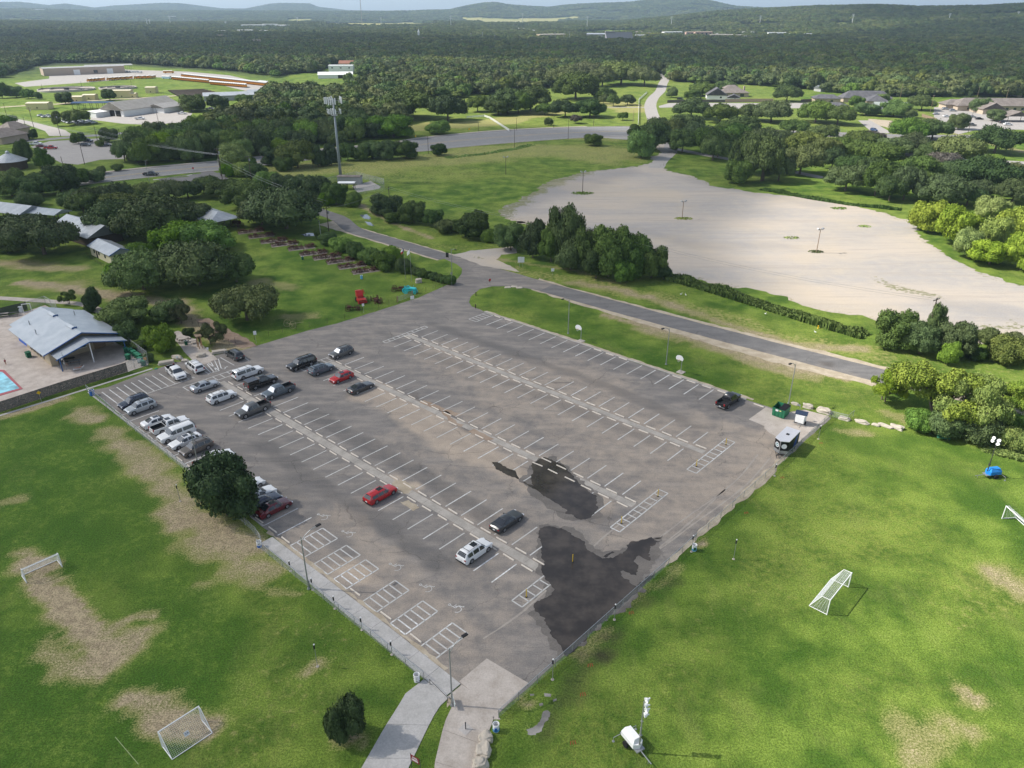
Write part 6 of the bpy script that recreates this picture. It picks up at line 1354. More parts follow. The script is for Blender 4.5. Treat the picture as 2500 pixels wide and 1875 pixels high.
# the mass of the wood: instances of plain low crowns, one object
FARC = []
for k in range(6):
    V_, F_, L = crown_arrays('oak' if k % 2 else 'round', 900 + k, 1500, .062, .9)
    FARC.append((V_, F_))
def wood(name, pts, zfun, w0, w1, h0, h1, mats, seed):
    """one object: instances of a few crown shapes on scattered points (geometry nodes on the object itself)"""
    rs = np.random.default_rng(seed); n = len(pts)
    z = zfun(pts[:, 0], pts[:, 1]); w = rs.uniform(w0, w1, n); h = rs.uniform(h0, h1, n); rot = rs.uniform(0, 6.28, n)
    me = bpy.data.meshes.new(name); me.from_pydata(np.stack([pts[:, 0], pts[:, 1], z - .3], 1).tolist(), [], [])
    a = me.attributes.new('sc', 'FLOAT_VECTOR', 'POINT'); a.data.foreach_set('vector', np.stack([w / 2, w / 2, h], 1).ravel().astype(np.float32))
    a = me.attributes.new('rt', 'FLOAT', 'POINT'); a.data.foreach_set('value', rot.astype(np.float32))
    a = me.attributes.new('pk', 'INT', 'POINT'); a.data.foreach_set('value', rs.integers(0, len(mats), n).astype(np.int32))
    o = bpy.data.objects.new(name, me); COL.objects.link(o)
    ng = bpy.data.node_groups.new('scatter_crowns', 'GeometryNodeTree'); ng.interface.new_socket('Geometry', in_out='INPUT', socket_type='NodeSocketGeometry'); ng.interface.new_socket('Geometry', in_out='OUTPUT', socket_type='NodeSocketGeometry')
    N = ng.nodes; LK = ng.links; gi = N.new('NodeGroupInput'); go = N.new('NodeGroupOutput'); jn = N.new('GeometryNodeJoinGeometry')
    def nattr(nm, ty):
        q = N.new('GeometryNodeInputNamedAttribute'); q.data_type = ty; q.inputs['Name'].default_value = nm; return q.outputs[0]
    m2p = N.new('GeometryNodeMeshToPoints'); LK.new(gi.outputs[0], m2p.inputs[0])
    for i, src in enumerate(mats):
        oi = N.new('GeometryNodeObjectInfo'); oi.inputs['Object'].default_value = src; oi.transform_space = 'ORIGINAL'
        cmpn = N.new('FunctionNodeCompare'); cmpn.data_type = 'INT'; cmpn.operation = 'EQUAL'
        ii = [s for s in cmpn.inputs if s.type == 'INT']; LK.new(nattr('pk', 'INT'), ii[0]); ii[1].default_value = i
        ip = N.new('GeometryNodeInstanceOnPoints'); LK.new(m2p.outputs[0], ip.inputs['Points']); LK.new(cmpn.outputs[0], ip.inputs['Selection']); LK.new(oi.outputs['Geometry'], ip.inputs['Instance'])
        cb = N.new('ShaderNodeCombineXYZ'); LK.new(nattr('rt', 'FLOAT'), cb.inputs[2]); LK.new(cb.outputs[0], ip.inputs['Rotation']); LK.new(nattr('sc', 'FLOAT_VECTOR'), ip.inputs['Scale'])
        LK.new(ip.outputs[0], jn.inputs[0])
    LK.new(jn.outputs[0], go.inputs[0])
    md = o.modifiers.new('scatter', 'NODES'); md.node_group = ng
    return tag(o, 'unbroken green woodland canopy stretching to the hills', 'woodland', kind='stuff')
# source crowns: six real trees that stand in the wood themselves
srcs = []
for i, (k, mt) in enumerate(((0, 'F'), (1, 'F'), (2, 'F'), (3, 'F'), (4, 'O'), (5, 'M'))):
    V_, F_ = FARC[k]; o = bpy.data.objects.new('woodland_tree', mk_mesh('crown', V_, F_, LM[mt])); COL.objects.link(o)
    x, y = rest[i * 3]; o.location = (x, y, 0); o.scale = (6, 6, 9); srcs.append(o)
    tag(o, 'dark crown at the near edge of the far woodland', 'tree', 'crowns at the woodland edge')
flat0 = lambda x, y: np.zeros(len(x))
wood('woodland', rest, flat0, 11, 21, 6.5, 13, srcs, 3)
wood('woodland', far1, hgt, 12, 24, 6, 13, srcs[:5], 4)
wood('woodland', far2, hgt, 26, 40, 8, 14, srcs[:4], 5)
# ---------------------------------------------------------------- poles, fences, signs
def chain_mat(name, col, dens):
    m = bpy.data.materials.new(name); m.use_nodes = True; t = m.node_tree; t.nodes.clear()
    tc = t.nodes.new('ShaderNodeTexCoord'); w1 = t.nodes.new('ShaderNodeTexNoise'); w1.inputs['Scale'].default_value = 14
    t.links.new(tc.outputs['Object'], w1.inputs[0]); mr = t.nodes.new('ShaderNodeMapRange'); mr.inputs[1].default_value = .3; mr.inputs[2].default_value = .7; mr.inputs[3].default_value = dens * .6; mr.inputs[4].default_value = dens * 1.4; t.links.new(w1.outputs[0], mr.inputs[0])
    tr = t.nodes.new('ShaderNodeBsdfTransparent'); b = t.nodes.new('ShaderNodeBsdfPrincipled'); b.inputs['Base Color'].default_value = (*col, 1); b.inputs['Roughness'].default_value = .6
    mx = t.nodes.new('ShaderNodeMixShader'); t.links.new(mr.outputs[0], mx.inputs[0]); t.links.new(tr.outputs[0], mx.inputs[1]); t.links.new(b.outputs[0], mx.inputs[2]); o = t.nodes.new('ShaderNodeOutputMaterial'); t.links.new(mx.outputs[0], o.inputs[0]); return m
M_CHAIN = chain_mat('chain_link_mesh', (.42, .44, .45), .30); M_SCREEN = chain_mat('windscreen_cloth', (.022, .032, .033), .95); M_NET = chain_mat('goal_net', (.80, .82, .82), .20)
def fence(pts, h, step, label, mesh_mat=M_CHAIN, post_mat=M_METAL, rail=True, r=.035, name='chain_link_fence', wires=0, bottom=.05, board=False):
    root = thing(name, label, 'fence', pts[0])
    o0 = Vector(pts[0]); pm = None; q = MB(); qr = MB()
    for a, b in zip(pts[:-1], pts[1:]):
        a = Vector(a) - o0; b = Vector(b) - o0; L_ = (b - a).length; n = max(1, round(L_ / step))
        for k in range(n + (1 if b == Vector(pts[-1]) - o0 else 0)):
            p = a.lerp(b, k / n)
            if pm is None:
                m_ = MB(); (m_.box((0, 0, h / 2 + .03), (r * 2, r * 2, h + .06)) if board else m_.tube([(0, 0, -.02), (0, 0, h + .04)], r, 6)); ob = m_.build('post', post_mat, root); pm = ob
            else: ob = pm.copy(); COL.objects.link(ob); ob.parent = root
            ob.location = p
        if mesh_mat: q.poly([(a.x, a.y, bottom), (b.x, b.y, bottom), (b.x, b.y, h), (a.x, a.y, h)])
        if rail: qr.tube([(a.x, a.y, h), (b.x, b.y, h)], .026, 5)
        for w_ in range(wires): z = h * (w_ + 1) / (wires + .4); qr.tube([(a.x, a.y, z), (b.x, b.y, z)], .012, 3)
    if mesh_mat: q.build('mesh_panel', mesh_mat, root)
    if rail or wires: qr.build('rail' if rail else 'wire', post_mat, root)
    return root
fence([P(-22.6,-53.9), P(-5,-54.3), P(18,-54.5), P(36,-55.6), P(38.1,-56.1)], 1.25, 3.05, 'chain link fence between the left soccer field and the parked cars')
fence([P(38.1,-56.7), P(58,-56.75), P(69.3,-56.75)], 1.15, 3.05, 'low chain link fence along the concrete sidewalk')
fence([P(78.3,24.9), P(78.4,3.6), P(78.2,-15.7), P(78.0,-41), P(77.9,-55)], 1.1, 3.05, 'long chain link fence between car park and right soccer field')
fence([P(78.3,24.9), P(80.8,25.3), P(80.9,27.6)], 1.1, 2.4, 'short open gate end of the fence by the stone boulders')
fence([G(1003,1660), G(1050,1672), G(1093,1716)][1:], .75, 6, 'sagging chain across the sidewalk entrance', None, M_DMETAL, True, name='chain_barrier')
fence([G(0,1008), G(150,958), G(312,908)], 1.9, 3.0, 'pool fence covered with torn dark windscreen cloth', M_SCREEN, M_DMETAL)
fence([G(312,908), G(330,900), G(364,893), G(362,880), G(312,842)], 1.9, 3, 'bare chain link fence round the green bins', M_CHAIN)
fence([G(-20,778), G(46,762), G(68,757)], 1.9, 3, 'dark screened fence behind the pool house at the left edge', M_SCREEN, M_DMETAL); fence([G(68,757), G(112,742), G(140,757)], 1.9, 3, 'bare chain link fence behind the pool house roof')
fence([G(438,772), G(470,790), G(520,815), G(560,842)], 1.3, 3.2, 'thin wire fence beside the brown dirt track', None, M_DWOOD, False, wires=4, name='wire_fence')
fence([G(575,838), G(622,830), G(690,812), G(756,800), G(842,780), G(925,757), G(950,745), G(968,738)], 1.3, 3.6, 'wire fence with dark posts along the museum lawn', None, M_DWOOD, False, wires=4, name='wire_fence')
fence([G(1018,722), G(1040,714), G(1064,707), G(1100,695)], 1.3, 3.0, 'wire fence from the farm gate to the road corner', None, M_DWOOD, False, wires=4, name='wire_fence')
fence([G(213,625), G(240,645), G(262,660)], 1.2, 2.5, 'low wire fence in front of the cream cabin', None, M_DWOOD, False, wires=3, name='wire_fence')
fence([G(740,462), G(870,433), G(938,451), G(938,463), G(868,476)], 2.3, 5, 'tall chain link fence of the cell tower compound', M_CHAIN)
fence([G(1620,405), G(1700,420), G(1830,455), G(1960,474), G(2100,492), G(2200,510)], 1.2, 6, 'overgrown wire fence between gravel lot and oak wood', None, M_DWOOD, False, wires=3, name='wire_fence')
fence([G(1450,345), G(1540,355), G(1610,362)], 1.2, 6, 'wire fence at the top edge of the highway pasture', None, M_DWOOD, False, wires=3, name='wire_fence')
M_WRAIL = M('white_rail_paint', (.80, .80, .79), .5)
def rail_fence(pts, label, h=1.5, step=3.6):
    r = fence(pts, h, step, label, None, M_WRAIL, False, .09, 'white_rail_fence', 0, board=True); q = MB(); o0 = Vector(pts[0])
    for a, b in zip(pts[:-1], pts[1:]):
        a = Vector(a) - o0; b = Vector(b) - o0; d = b - a
        for z in (.45, .85, 1.28): q.box(((a.x + b.x) / 2, (a.y + b.y) / 2, z), (d.length, .06, .22), rz=math.atan2(d.y, d.x))
    q.build('rails', M_WRAIL, r); return r
rail_fence([G(920,285), G(960,284)], 'short white rail fence left among the pasture trees'); rail_fence([G(1140,289), G(1182,286), G(1195,290), G(1243,321)], 'white rail fence running down to the highway')
rail_fence([G(1579,228), G(1560,245), G(1558,305)], 'long white rail fence beside the side road', 1.4)
def board_fence(pts, mat, label, h=1.9):
    r = fence(pts, h, 4.5, label, None, mat, False, .07, 'board_fence', 0, board=True); q = MB(); o0 = Vector(pts[0])
    for a, b in zip(pts[:-1], pts[1:]):
        a = Vector(a) - o0; b = Vector(b) - o0; d = b - a; q.box(((a.x + b.x) / 2, (a.y + b.y) / 2, h / 2), (d.length, .06, h), rz=math.atan2(d.y, d.x))
    q.build('boards', mat, r)
board_fence([G(1629,251), G(1680,250), G(1770,250)], M('grey_boards', (.12, .105, .095), .9, var=.25), 'dark grey board fence before the white farmhouse'); board_fence([G(1770,250), G(1830,249), G(1887,249)], M('new_boards', (.46, .33, .25), .9, var=.15), 'pinkish new board fence right of the dark one', 2.3); board_fence([G(1955,249), G(1985,248)], MC['grey_boards'], 'short dark board fence left of the slate houses')
board_fence([G(2250,285), G(2285,297)], M_WOOD, 'leaning wooden fence beside the clinic yard')
fence([G(1890,318), G(1980,319), G(2066,322)], 1.1, 3, 'low grey guard rail on the far side of the highway', None, M_METAL, True, .06, 'guard_rail', 1)
# farm gate
gt = thing('farm_gate', 'five bar metal farm gate between wooden posts on the museum lawn', 'gate', G(971,738)); d = G(1015,722) - G(971,738); q = MB()
for z in (.25, .5, .75, 1.0, 1.25): q.tube([(0, 0, z), (d.x * .8, d.y * .8, z)], .03, 5)
for s in (0, .4, .8): q.tube([(d.x * s, d.y * s, .2), (d.x * s, d.y * s, 1.3)], .03, 5)
q.build('bars', M_METAL, gt)
for s in (0, .82): q = MB(); q.tube([(0, 0, 0), (0, 0, 1.5)], .12, 7); q.build('post', M_WOOD, gt, loc=(d.x * s, d.y * s, 0))
# ---- street lamps
def lamp(base, head, label, h=7.5, mat=M_METAL, group=None, r=.10):
    """head: photo pixel of the lamp head"""
    b = G(*base); t = Vector(G(*head, z=h + .3)) - b; t.z = 0
    if t.length > 2.4: t *= 2.4 / t.length
    o = thing('street_lamp', label, 'street lamp', b, math.atan2(t.y, t.x), group); L_ = max(.8, t.length)
    q = MB(); q.tube([(0, 0, 0), (0, 0, h * .5), (0, 0, h)], r, 8, r * .55); q.build('pole', mat, o)
    q = MB(); q.tube([(0, 0, h - .6), (L_ * .25, 0, h - .05), (L_ * .6, 0, h + .3), (L_, 0, h + .42)], .045, 6); q.build('arm', mat, o)
    q = MB(); q.box((L_ + .22, 0, h + .42), (.62, .30, .14)); q.box((L_ + .25, 0, h + .34), (.42, .22, .06)); q.build('lamp_head', M_BLK, o)
    q = MB(); q.lathe([(r * 2, 0), (r * 2, .08), (r * 1.4, .25)], n=8); q.build('base', mat, o); return o
lamp((1104,1723), (1130,1556), 'galvanised street lamp at the bottom sidewalk corner'); lamp((754,1438), (773,1286), 'galvanised street lamp beside the uppermost striped bay'); lamp((490,1163), (513,1100), 'street lamp leaning over the taupe crossover')
lamp((1387,814), (1376,731), 'street lamp on the hoop lawn near the first hoop'); lamp((1626,890), (1620,803), 'street lamp on the hoop lawn near the second hoop'); lamp((1925,985), (1931,889), 'street lamp beside the green dumpster')
lamp((1104,678), (1121,616), 'street lamp at the road corner by the vine hedge'); lamp((785,592), (778,541), 'pale street lamp at the left end of the vine hedge', 6.5); lamp((366,450), (372,394), 'street lamp on the highway verge by the crosswalk', 9)
# ---- utility poles
def upole(base, top, label, arm=True, rz=0.6, can=False, mat=M_DWOOD, r=.15, name='utility_pole', hmax=16, group=None):
    b = G(*base); h = min(hmax, hgt_from(b, top)); o = thing(name, label, 'utility pole' if name == 'utility_pole' else 'pole', b, rz, group)
    q = MB(); q.tube([(0, 0, 0), (0, 0, h)], r, 7, r * .65); q.build('pole', mat, o)
    if arm:
        q = MB(); q.box((0, 0, h - .4), (2.4, .12, .14)); q.build('crossarm', mat, o)
        for x in (-1.1, -.4, .4, 1.1): q = MB(); q.lathe([(.05, h - .33), (.07, h - .2), (.03, h - .05)], (x, 0, 0), 6); q.build('insulator', M_METAL, o)
    if can: q = MB(); q.lathe([(.28, h - 2.1), (.3, h - 1.3), (.1, h - 1.2)], (.4, 0, 0), 9); q.build('transformer', M_METAL, o)
    o['top'] = 0; del o['top']; return (b, h)
UP = {}
UP['lane'] = upole((803,565), 505, 'dark utility pole with transformer behind the roadside oak', can=True); UP['hedge'] = upole((953,520), 455, 'dark utility pole rising out of the hedgerow', False); UP['row'] = upole((1446,655), 557, 'utility pole inside the thick tree row', True)
UP['right'] = upole((2262,825), 727, 'leaning utility pole with pale lower half in the bush clump', True)
for i, (bx, by, ty, l, c) in enumerate([(544,445,362,'utility pole at the crossroads with white transformer',True),(614,440,380,'utility pole with lamp beside the crossroads hedge',True),(540,430,363,'wooden cross arm pole left of the crossroads transformer pole',False),(305,386,314,'tall grey pole at the corner of the small car park',False),(84,316,262,'first utility pole on the depot drive from the left',True),(18,288,252,'utility pole at the left edge of the depot',False),(148,333,278,'utility pole beside the wreck yard',True),(65,318,285,'short pole left of the wreck yard',False),(238,344,305,'utility pole at the top of the small car park',False),(387,300,265,'utility pole before the garage barn',False),(207,402,352,'dark leaning pole at the foot of the small car park',False),(105,222,205,'thin pole on the depot lawn near the wide tank',False),(200,213,198,'thin pole behind the wide settling tank',False),(322,212,195,'thin pole behind the smaller settling tank',False),(158,420,382,'dark post in the thicket below the highway',False)]):
    upole((bx, by), ty, l, c, can=c)
for i, (bx, by, ty, l) in enumerate([(1046,375,333,'first pole on the near highway verge from the left'),(1256,360,313,'second pole on the near highway verge'),(1387,340,290,'third pole on the near highway verge'),(1168,321,298,'pole on the far verge left of the white rail fence'),(1261,318,288,'far verge pole right of the white rail fence'),(1352,312,280,'middle pole on the far side of the highway'),(1449,308,280,'thin pole on the far highway verge'),(1545,305,268,'tall pole beside the end of the long white fence')]):
    upole((bx, by), ty, l, False, mat=M_DWOOD if i != 7 else M_WOOD, r=.12)
for bx, by, ty, l in [(2196,246,205,'pale utility pole with cross arm behind the dormer house'),(2385,240,212,'pale utility pole behind the long tan building'),(2270,278,232,'utility pole with cross arm right of the dormer house'),(2363,325,268,'dark utility pole beside the highway at right'),(2418,313,286,'twin headed dark lamp pole in the clinic yard'),(2456,243,216,'far thin pole above the clinic roof')]: upole((bx, by), ty, l, True, r=.14, mat=M_WOOD if ty < 240 else M_DWOOD)
def flood(base, top, label, mat=M_DWOOD, weeds=True):
    b = G(*base); h = hgt_from(b, top); o = thing('floodlight_pole', label, 'floodlight pole', b, .4); q = MB(); q.tube([(0, 0, 0), (0, 0, h)], .12, 7, .09); q.build('pole', mat, o)
    q = MB(); q.box((0, 0, h - .1), (1.5, .1, .1)); q.build('crossarm', M_METAL, o)
    for s in (-1, 1): q = MB(); q.box((s * .75, 0, h + .15), (.65, .55, .35), ry=s * -.5); q.build('floodlight', M_METAL, o)
flood((1235,426), 384, 'floodlight pole on the highway pasture'); flood((1422,472), 420, 'dark floodlight pole in the small green island of the gravel lot'); flood((1665,534), 492, 'floodlight pole in the middle of the gravel lot', M_WOOD); flood((1993,617), 560, 'floodlight pole in the lower part of the gravel lot', M_WOOD)
def tuft(c, r, n, h, mat, label, name='weed_tuft', kind=None, sz=.25):
    V_ = []; F_ = []
    for k in range(n):
        a = random.uniform(0, 6.28); d = math.sqrt(random.random()) * r; x, y = d * math.cos(a), d * math.sin(a) * .6; z = random.uniform(.05, h) * (1.2 - d / r); an = random.uniform(0, 6.28); s = random.uniform(.5, 1) * sz
        dx, dy = s * math.cos(an), s * math.sin(an); i = len(V_); V_ += [(x - dx, y - dy, z * .3), (x + dx, y + dy, z * .3), (x + dx * .6 + .05, y + dy * .6, z + s), (x - dx * .6, y - dy * .6 + .05, z + s * .8)]; F_.append((i, i + 1, i + 2, i + 3))
    o = bpy.data.objects.new(name, mk_mesh(name, V_, F_, mat)); COL.objects.link(o); o.location = c; return tag(o, label, 'weeds' if not kind else None, kind=kind)
tuft(G(1422,472), 4.2, 260, .35, LM['B'], 'round green weed patch at the foot of the dark floodlight pole'); tuft(G(1668,534), 3.0, 120, .3, LM['Y'], 'dry weed patch at the middle floodlight pole'); tuft(G(1992,615), 2.2, 120, .4, LM['O'], 'olive weed patch at the lower floodlight pole')
tuft(G(2048,509), 3.0, 110, .3, LM['B'], 'olive weed patch at the top edge of the gravel lot'); tuft(G(2110,553), 2.2, 80, .25, LM['Y'], 'weed patch right of the middle of the gravel lot'); tuft(G(1932,581), 2.4, 80, .25, LM['Y'], 'weed patch left of the lower floodlight pole')
# ---- wires
def wire(a, b, za, zb, label, sag=.8, r=.012, grp='overhead wires'):
    q = MB(); q.tube([(a.x + (b.x - a.x) * t, a.y + (b.y - a.y) * t, za + (zb - za) * t - sag * 4 * t * (1 - t)) for t in np.linspace(0, 1, 14)], r, 3); tag(q.build('overhead_wire', M_METAL), label, 'wire', grp)
n_ = Vector((.6, .5, 0))
for s in (-1, 1):
    wire(UP['lane'][0] + n_ * s, UP['hedge'][0] + n_ * s, UP['lane'][1] - .4, UP['hedge'][1] - .4, 'thin overhead wire from the roadside oak to the hedgerow pole', 1.0, .025)
    wire(UP['hedge'][0] + n_ * s, UP['row'][0] + n_ * s, UP['hedge'][1] - .4, UP['row'][1] - .4, 'thin overhead wire crossing to the thick tree row', 1.4, .025)
    wire(UP['row'][0] + n_ * s, UP['right'][0] + n_ * s, UP['row'][1] - .4, UP['right'][1] - .4, 'thin overhead wire over the gravel lot edge', 1.6, .02)
    wire(G(544,445) + n_ * s, G(803,565) + n_ * s, 9, 9, 'thin overhead wire along the lane hedge', 1.2, .025); wire(G(148,333) + n_ * s, G(544,445) + n_ * s, 10, 10.5, 'thin overhead wire over the small car park', 2, .03)
    wire(G(544,445) + n_ * s, G(-60,300) + n_ * s, 10.5, 11, 'thin overhead wire towards the left edge', 3, .03)
# ---- cell tower
b = G(833,444); H = hgt_from(b, 243); ct = thing('cell_tower', 'grey monopole cell tower with two antenna rings', 'tower', b)
q = MB(); q.tube([(0, 0, 0), (0, 0, H * .5), (0, 0, H)], .62, 14, .30); q.build('pole', M('tower_grey', (.27, .30, .32), .5, .4, .3), ct, smooth=True)
for zc, rr, nm in ((hgt_from(b, 246), 2.5, 5), (hgt_from(b, 273), 1.9, 4)):
    pf = MB()
    for k in range(3):
        a = k * 2.094 + .4; pf.tube([(0, 0, zc), (rr * math.cos(a), rr * math.sin(a), zc)], .08, 5); t1 = a + 1.57; cx, cy2 = rr * math.cos(a), rr * math.sin(a)
        for dz in (-.5, .5): pf.tube([(cx - 1.9 * math.cos(t1), cy2 - 1.9 * math.sin(t1), zc + dz), (cx + 1.9 * math.cos(t1), cy2 + 1.9 * math.sin(t1), zc + dz)], .06, 5)
    pl_ = pf.build('platform', M_METAL, ct)
    for k in range(3):
        a = k * 2.094 + .4; t1 = a + 1.57; cx, cy2 = (rr + .35) * math.cos(a), (rr + .35) * math.sin(a)
        for j in range(nm):
            f = (j - (nm - 1) / 2) * .85; q = MB(); q.box((cx + f * math.cos(t1), cy2 + f * math.sin(t1), zc + random.uniform(-.1, .3)), (.22, .42, 2.3 if nm == 5 else 1.7), rz=a); q.build('antenna_panel', M_WHITE, pl_)
        q = MB(); q.box((cx * .8, cy2 * .8, zc - .3), (.5, .4, .8), rz=a); q.build('radio_unit', M_WGREY, pl_)
q = MB(); q.lathe([(1.2, zc - 1.3), (1.25, zc - 1.2)], n=12); q.build('collar', M_METAL, ct)
# ---- far masts
for x, yb, yt, l, g in [(361,68,45,'left one of two transmission pylons beyond the town',0),(368,68,46,'right one of two transmission pylons beyond the town',0),(417,64,41,'lone pale pylon right of the pair beyond the town',0),(552,66,52,'short pale pylon above the apartment roofs',0),(727,62,42,'first thin pylon in front of the yellow field',0),(931,66,42,'second thin pylon in front of the yellow field',0),(1101,70,38,'thin pylon at the left end of the large yellow field',0),(1276,64,33,'pylon in front of the large yellow field',0),(1433,73,39,'tall pylon left of the pale green field',0),(1638,69,40,'pylon right of the pale green field',0),(1854,66,38,'pylon on the wooded slope above the flat roofs',0),(2080,58,34,'slanting pylon above the small yellow field',0),(2316,52,32,'pylon on the shaded right hand slope',0),(2484,44,28,'pylon near the right edge of the slope',0)]:
    p = GT(x, yb); d_ = ray(x, yt); h = CAM_H + d_[2] * (p.y / d_[1]) - p.z; o = thing('transmission_pylon', l, 'pylon', p); q = MB(); w_ = PX(p) * .9; q.tube([(0, 0, 0), (0, 0, max(12, h))], w_, 4, w_ * .6); q.build('mast', M_WHITE, o); q = MB(); 
    for z in (.78, .88, .97): q.box((0, 0, h * z), (w_ * 7, w_ * .6, w_ * .6))
    q.build('crossarm', M_WHITE, o)
p = GT(884, 60); o = thing('radio_mast', 'very tall thin radio mast reaching the sky above the town', 'mast', p); d_ = ray(881, -30); h = CAM_H + d_[2] * (p.y / d_[1]) - p.z; q = MB(); q.tube([(0, 0, 0), (0, 0, h)], PX(p) * .8, 4); q.build('mast', M('mast_paint', (.42, .38, .38), .6), o)
# field of stadium floodlights
for x, yt in ((1150,82),(1178,80),(1208,86),(1355,80),(1376,82),(1390,78),(1345,86),(1670,74),(1678,80)):
    p = GT(x, 104); o = thing('stadium_floodlight', 'slim floodlight mast by the far sports ground', 'floodlight mast', p, 0, 'floodlight masts of the far sports ground'); d_ = ray(x, yt); h = max(14, CAM_H + d_[2] * (p.y / d_[1])); q = MB(); q.tube([(0, 0, 0), (0, 0, h)], .3, 5); q.build('pole', M_METAL, o); q = MB(); q.box((0, 0, h), (3, .4, 1.2)); q.build('lamp_bank', M_METAL, o)
# ---------------------------------------------------------------- soccer goals
def goal(f1, f2, depth, h, top_depth, label, board=None, lean=True):
    """f1,f2: ground points of the two front posts; the net goes to the left of f1->f2"""
    f1 = Vector(f1); f2 = Vector(f2); d = f2 - f1; L_ = d.length; root = thing('soccer_goal', label, 'soccer goal', f1, math.atan2(d.y, d.x)); r = .06
    q = MB(); q.tube([(0, 0, 0), (0, 0, h)], r, 7); a = q.build('post', M_WHITE, root); b = a.copy(); COL.objects.link(b); b.parent = root; b.location = (L_, 0, 0)
    q = MB(); q.tube([(-.05, 0, h), (L_ + .05, 0, h)], r, 7); q.build('crossbar', M_WHITE, root)
    q = MB()
    for x in (0, L_):
        q.tube([(x, 0, .04), (x, depth, .04)], .04, 5); q.tube([(x, 0, h), (x, top_depth, h - .03), (x, depth, .05)], .035, 5)
    q.tube([(0, depth, .05), (L_, depth, .05)], .045, 6); q.build('frame', M_WHITE, root)
    q = MB(); g = .16
    def net(A, B, C, D):
        A, B, C, D = map(Vector, (A, B, C, D)); nu = max(2, int((B - A).length / g)); nv = max(2, int((D - A).length / g))
        for i in range(nu + 1):
            t = i / nu; q.tube([A.lerp(B, t), D.lerp(C, t)], .0085, 3, caps=False)
        for j in range(nv + 1):
            t = j / nv; q.tube([A.lerp(D, t), B.lerp(C, t)], .0085, 3, caps=False)
    if top_depth > .1: net((0, 0, h), (L_, 0, h), (L_, top_depth, h - .05), (0, top_depth, h - .05))
    net((0, top_depth, h - .05), (L_, top_depth, h - .05), (L_, depth, .06), (0, depth, .06))
    for x in (0, L_): net((x, 0, h), (x, 0, .05), (x, depth, .05), (x, top_depth, h - .05))
    q.build('net', MC.get('net_cord') or M('net_cord', (.62, .64, .64), .7), root)
    if board:
        s = depth / max(.01, depth - top_depth); ang = math.atan2(h, depth - top_depth)
        m_ = Matrix.Translation((L_ * .5, (top_depth + depth) / 2 + .04, h * .5 + .06)) @ Matrix.Rotation(math.pi, 4, 'Z') @ Matrix.Rotation(math.pi / 2 - (math.pi / 2 - ang), 4, 'X')
        q = MB(); q.M = m_; q.box((0, 0, 0), (.44, .40, .02)); pn = q.build('number_board', M_WHITE, root)
        sign_text('3A', m_, .32, pn, (0, 0, .016), MC.get('black_plastic'))
    return root
def sign_text(txt, m_, size, parent, off, mat):
    cu = bpy.data.curves.new('lettering', 'FONT'); cu.body = txt; cu.size = size; cu.align_x = 'CENTER'; cu.align_y = 'CENTER'; cu.extrude = .004
    to = bpy.data.objects.new('lettering', cu); COL.objects.link(to); bpy.context.view_layer.update()
    me = bpy.data.meshes.new_from_object(to); bpy.data.objects.remove(to); me.transform(m_ @ Matrix.Translation(off)); me.materials.clear(); me.materials.append(mat)
    o = bpy.data.objects.new('lettering', me); COL.objects.link(o); o.parent = parent; return o
goal(G(494,1760), G(397,1823), 1.95, 1.95, .35, 'small white goal on the lower left field marked 3A', True)
goal(G(65,1423), G(152,1384), 1.75, 1.95, .35, 'small white goal at the left edge beside a worn dirt mouth')
goal(P(95.6,-20.6), P(95.7,-14.5), 2.0, 2.12, .9, 'large white goal casting a clear shadow on the right field')
goal(G(2446,1266), G(2446,1266) + V * -3.7 + U * 3.9, 1.9, 2.0, .5, 'white goal cut by the right edge of the picture')
# ---- basketball hoops
def hoop(base, top, label):
    b = G(*base); h = hgt_from(b, top) + .1; o = thing('basketball_hoop', label, 'basketball hoop', b, TH - R(90)); q = MB(); q.tube([(0, 0, 0), (0, 0, h - .5), (.9, 0, h - .1)], .06, 7); q.build('pole', M_METAL, o)
    q = MB(); pts = [(-.68, -.45), (.68, -.45), (.80, 0), (.55, .36), (.2, .5), (-.2, .5), (-.55, .36), (-.80, 0)]; vs = [(.95, y, h + z) for y, z in pts] + [(1.0, y, h + z) for y, z in pts]; n = len(pts)
    q._add(vs, [tuple(range(n)), tuple(range(n, 2 * n))[::-1]] + [(i, (i + 1) % n, n + (i + 1) % n, n + i) for i in range(n)]); q.build('backboard', M_WHITE, o)
    q = MB(); q.tube([(1.25 + .23 * math.cos(a), .23 * math.sin(a), h - .3) for a in np.linspace(0, 6.283, 13)], .012, 4); q.build('rim', M_ORANGE, o)
    q = MB(); 
    for a in np.linspace(0, 6.283, 9): q.tube([(1.25 + .23 * math.cos(a), .23 * math.sin(a), h - .3), (1.25 + .13 * math.cos(a), .13 * math.sin(a), h - .72)], .012, 3)
    q.build('net', M_WHITE, o); q = MB(); q.box((0, 0, .05), (1.3, 1.3, .1)); q.build('concrete_footing', M_CONC2, o)
hoop((1418,833), 797, 'basketball hoop on the lawn, the one nearer the stop sign'); hoop((1662,909), 871, 'basketball hoop on the lawn, the one nearer the black pickup')
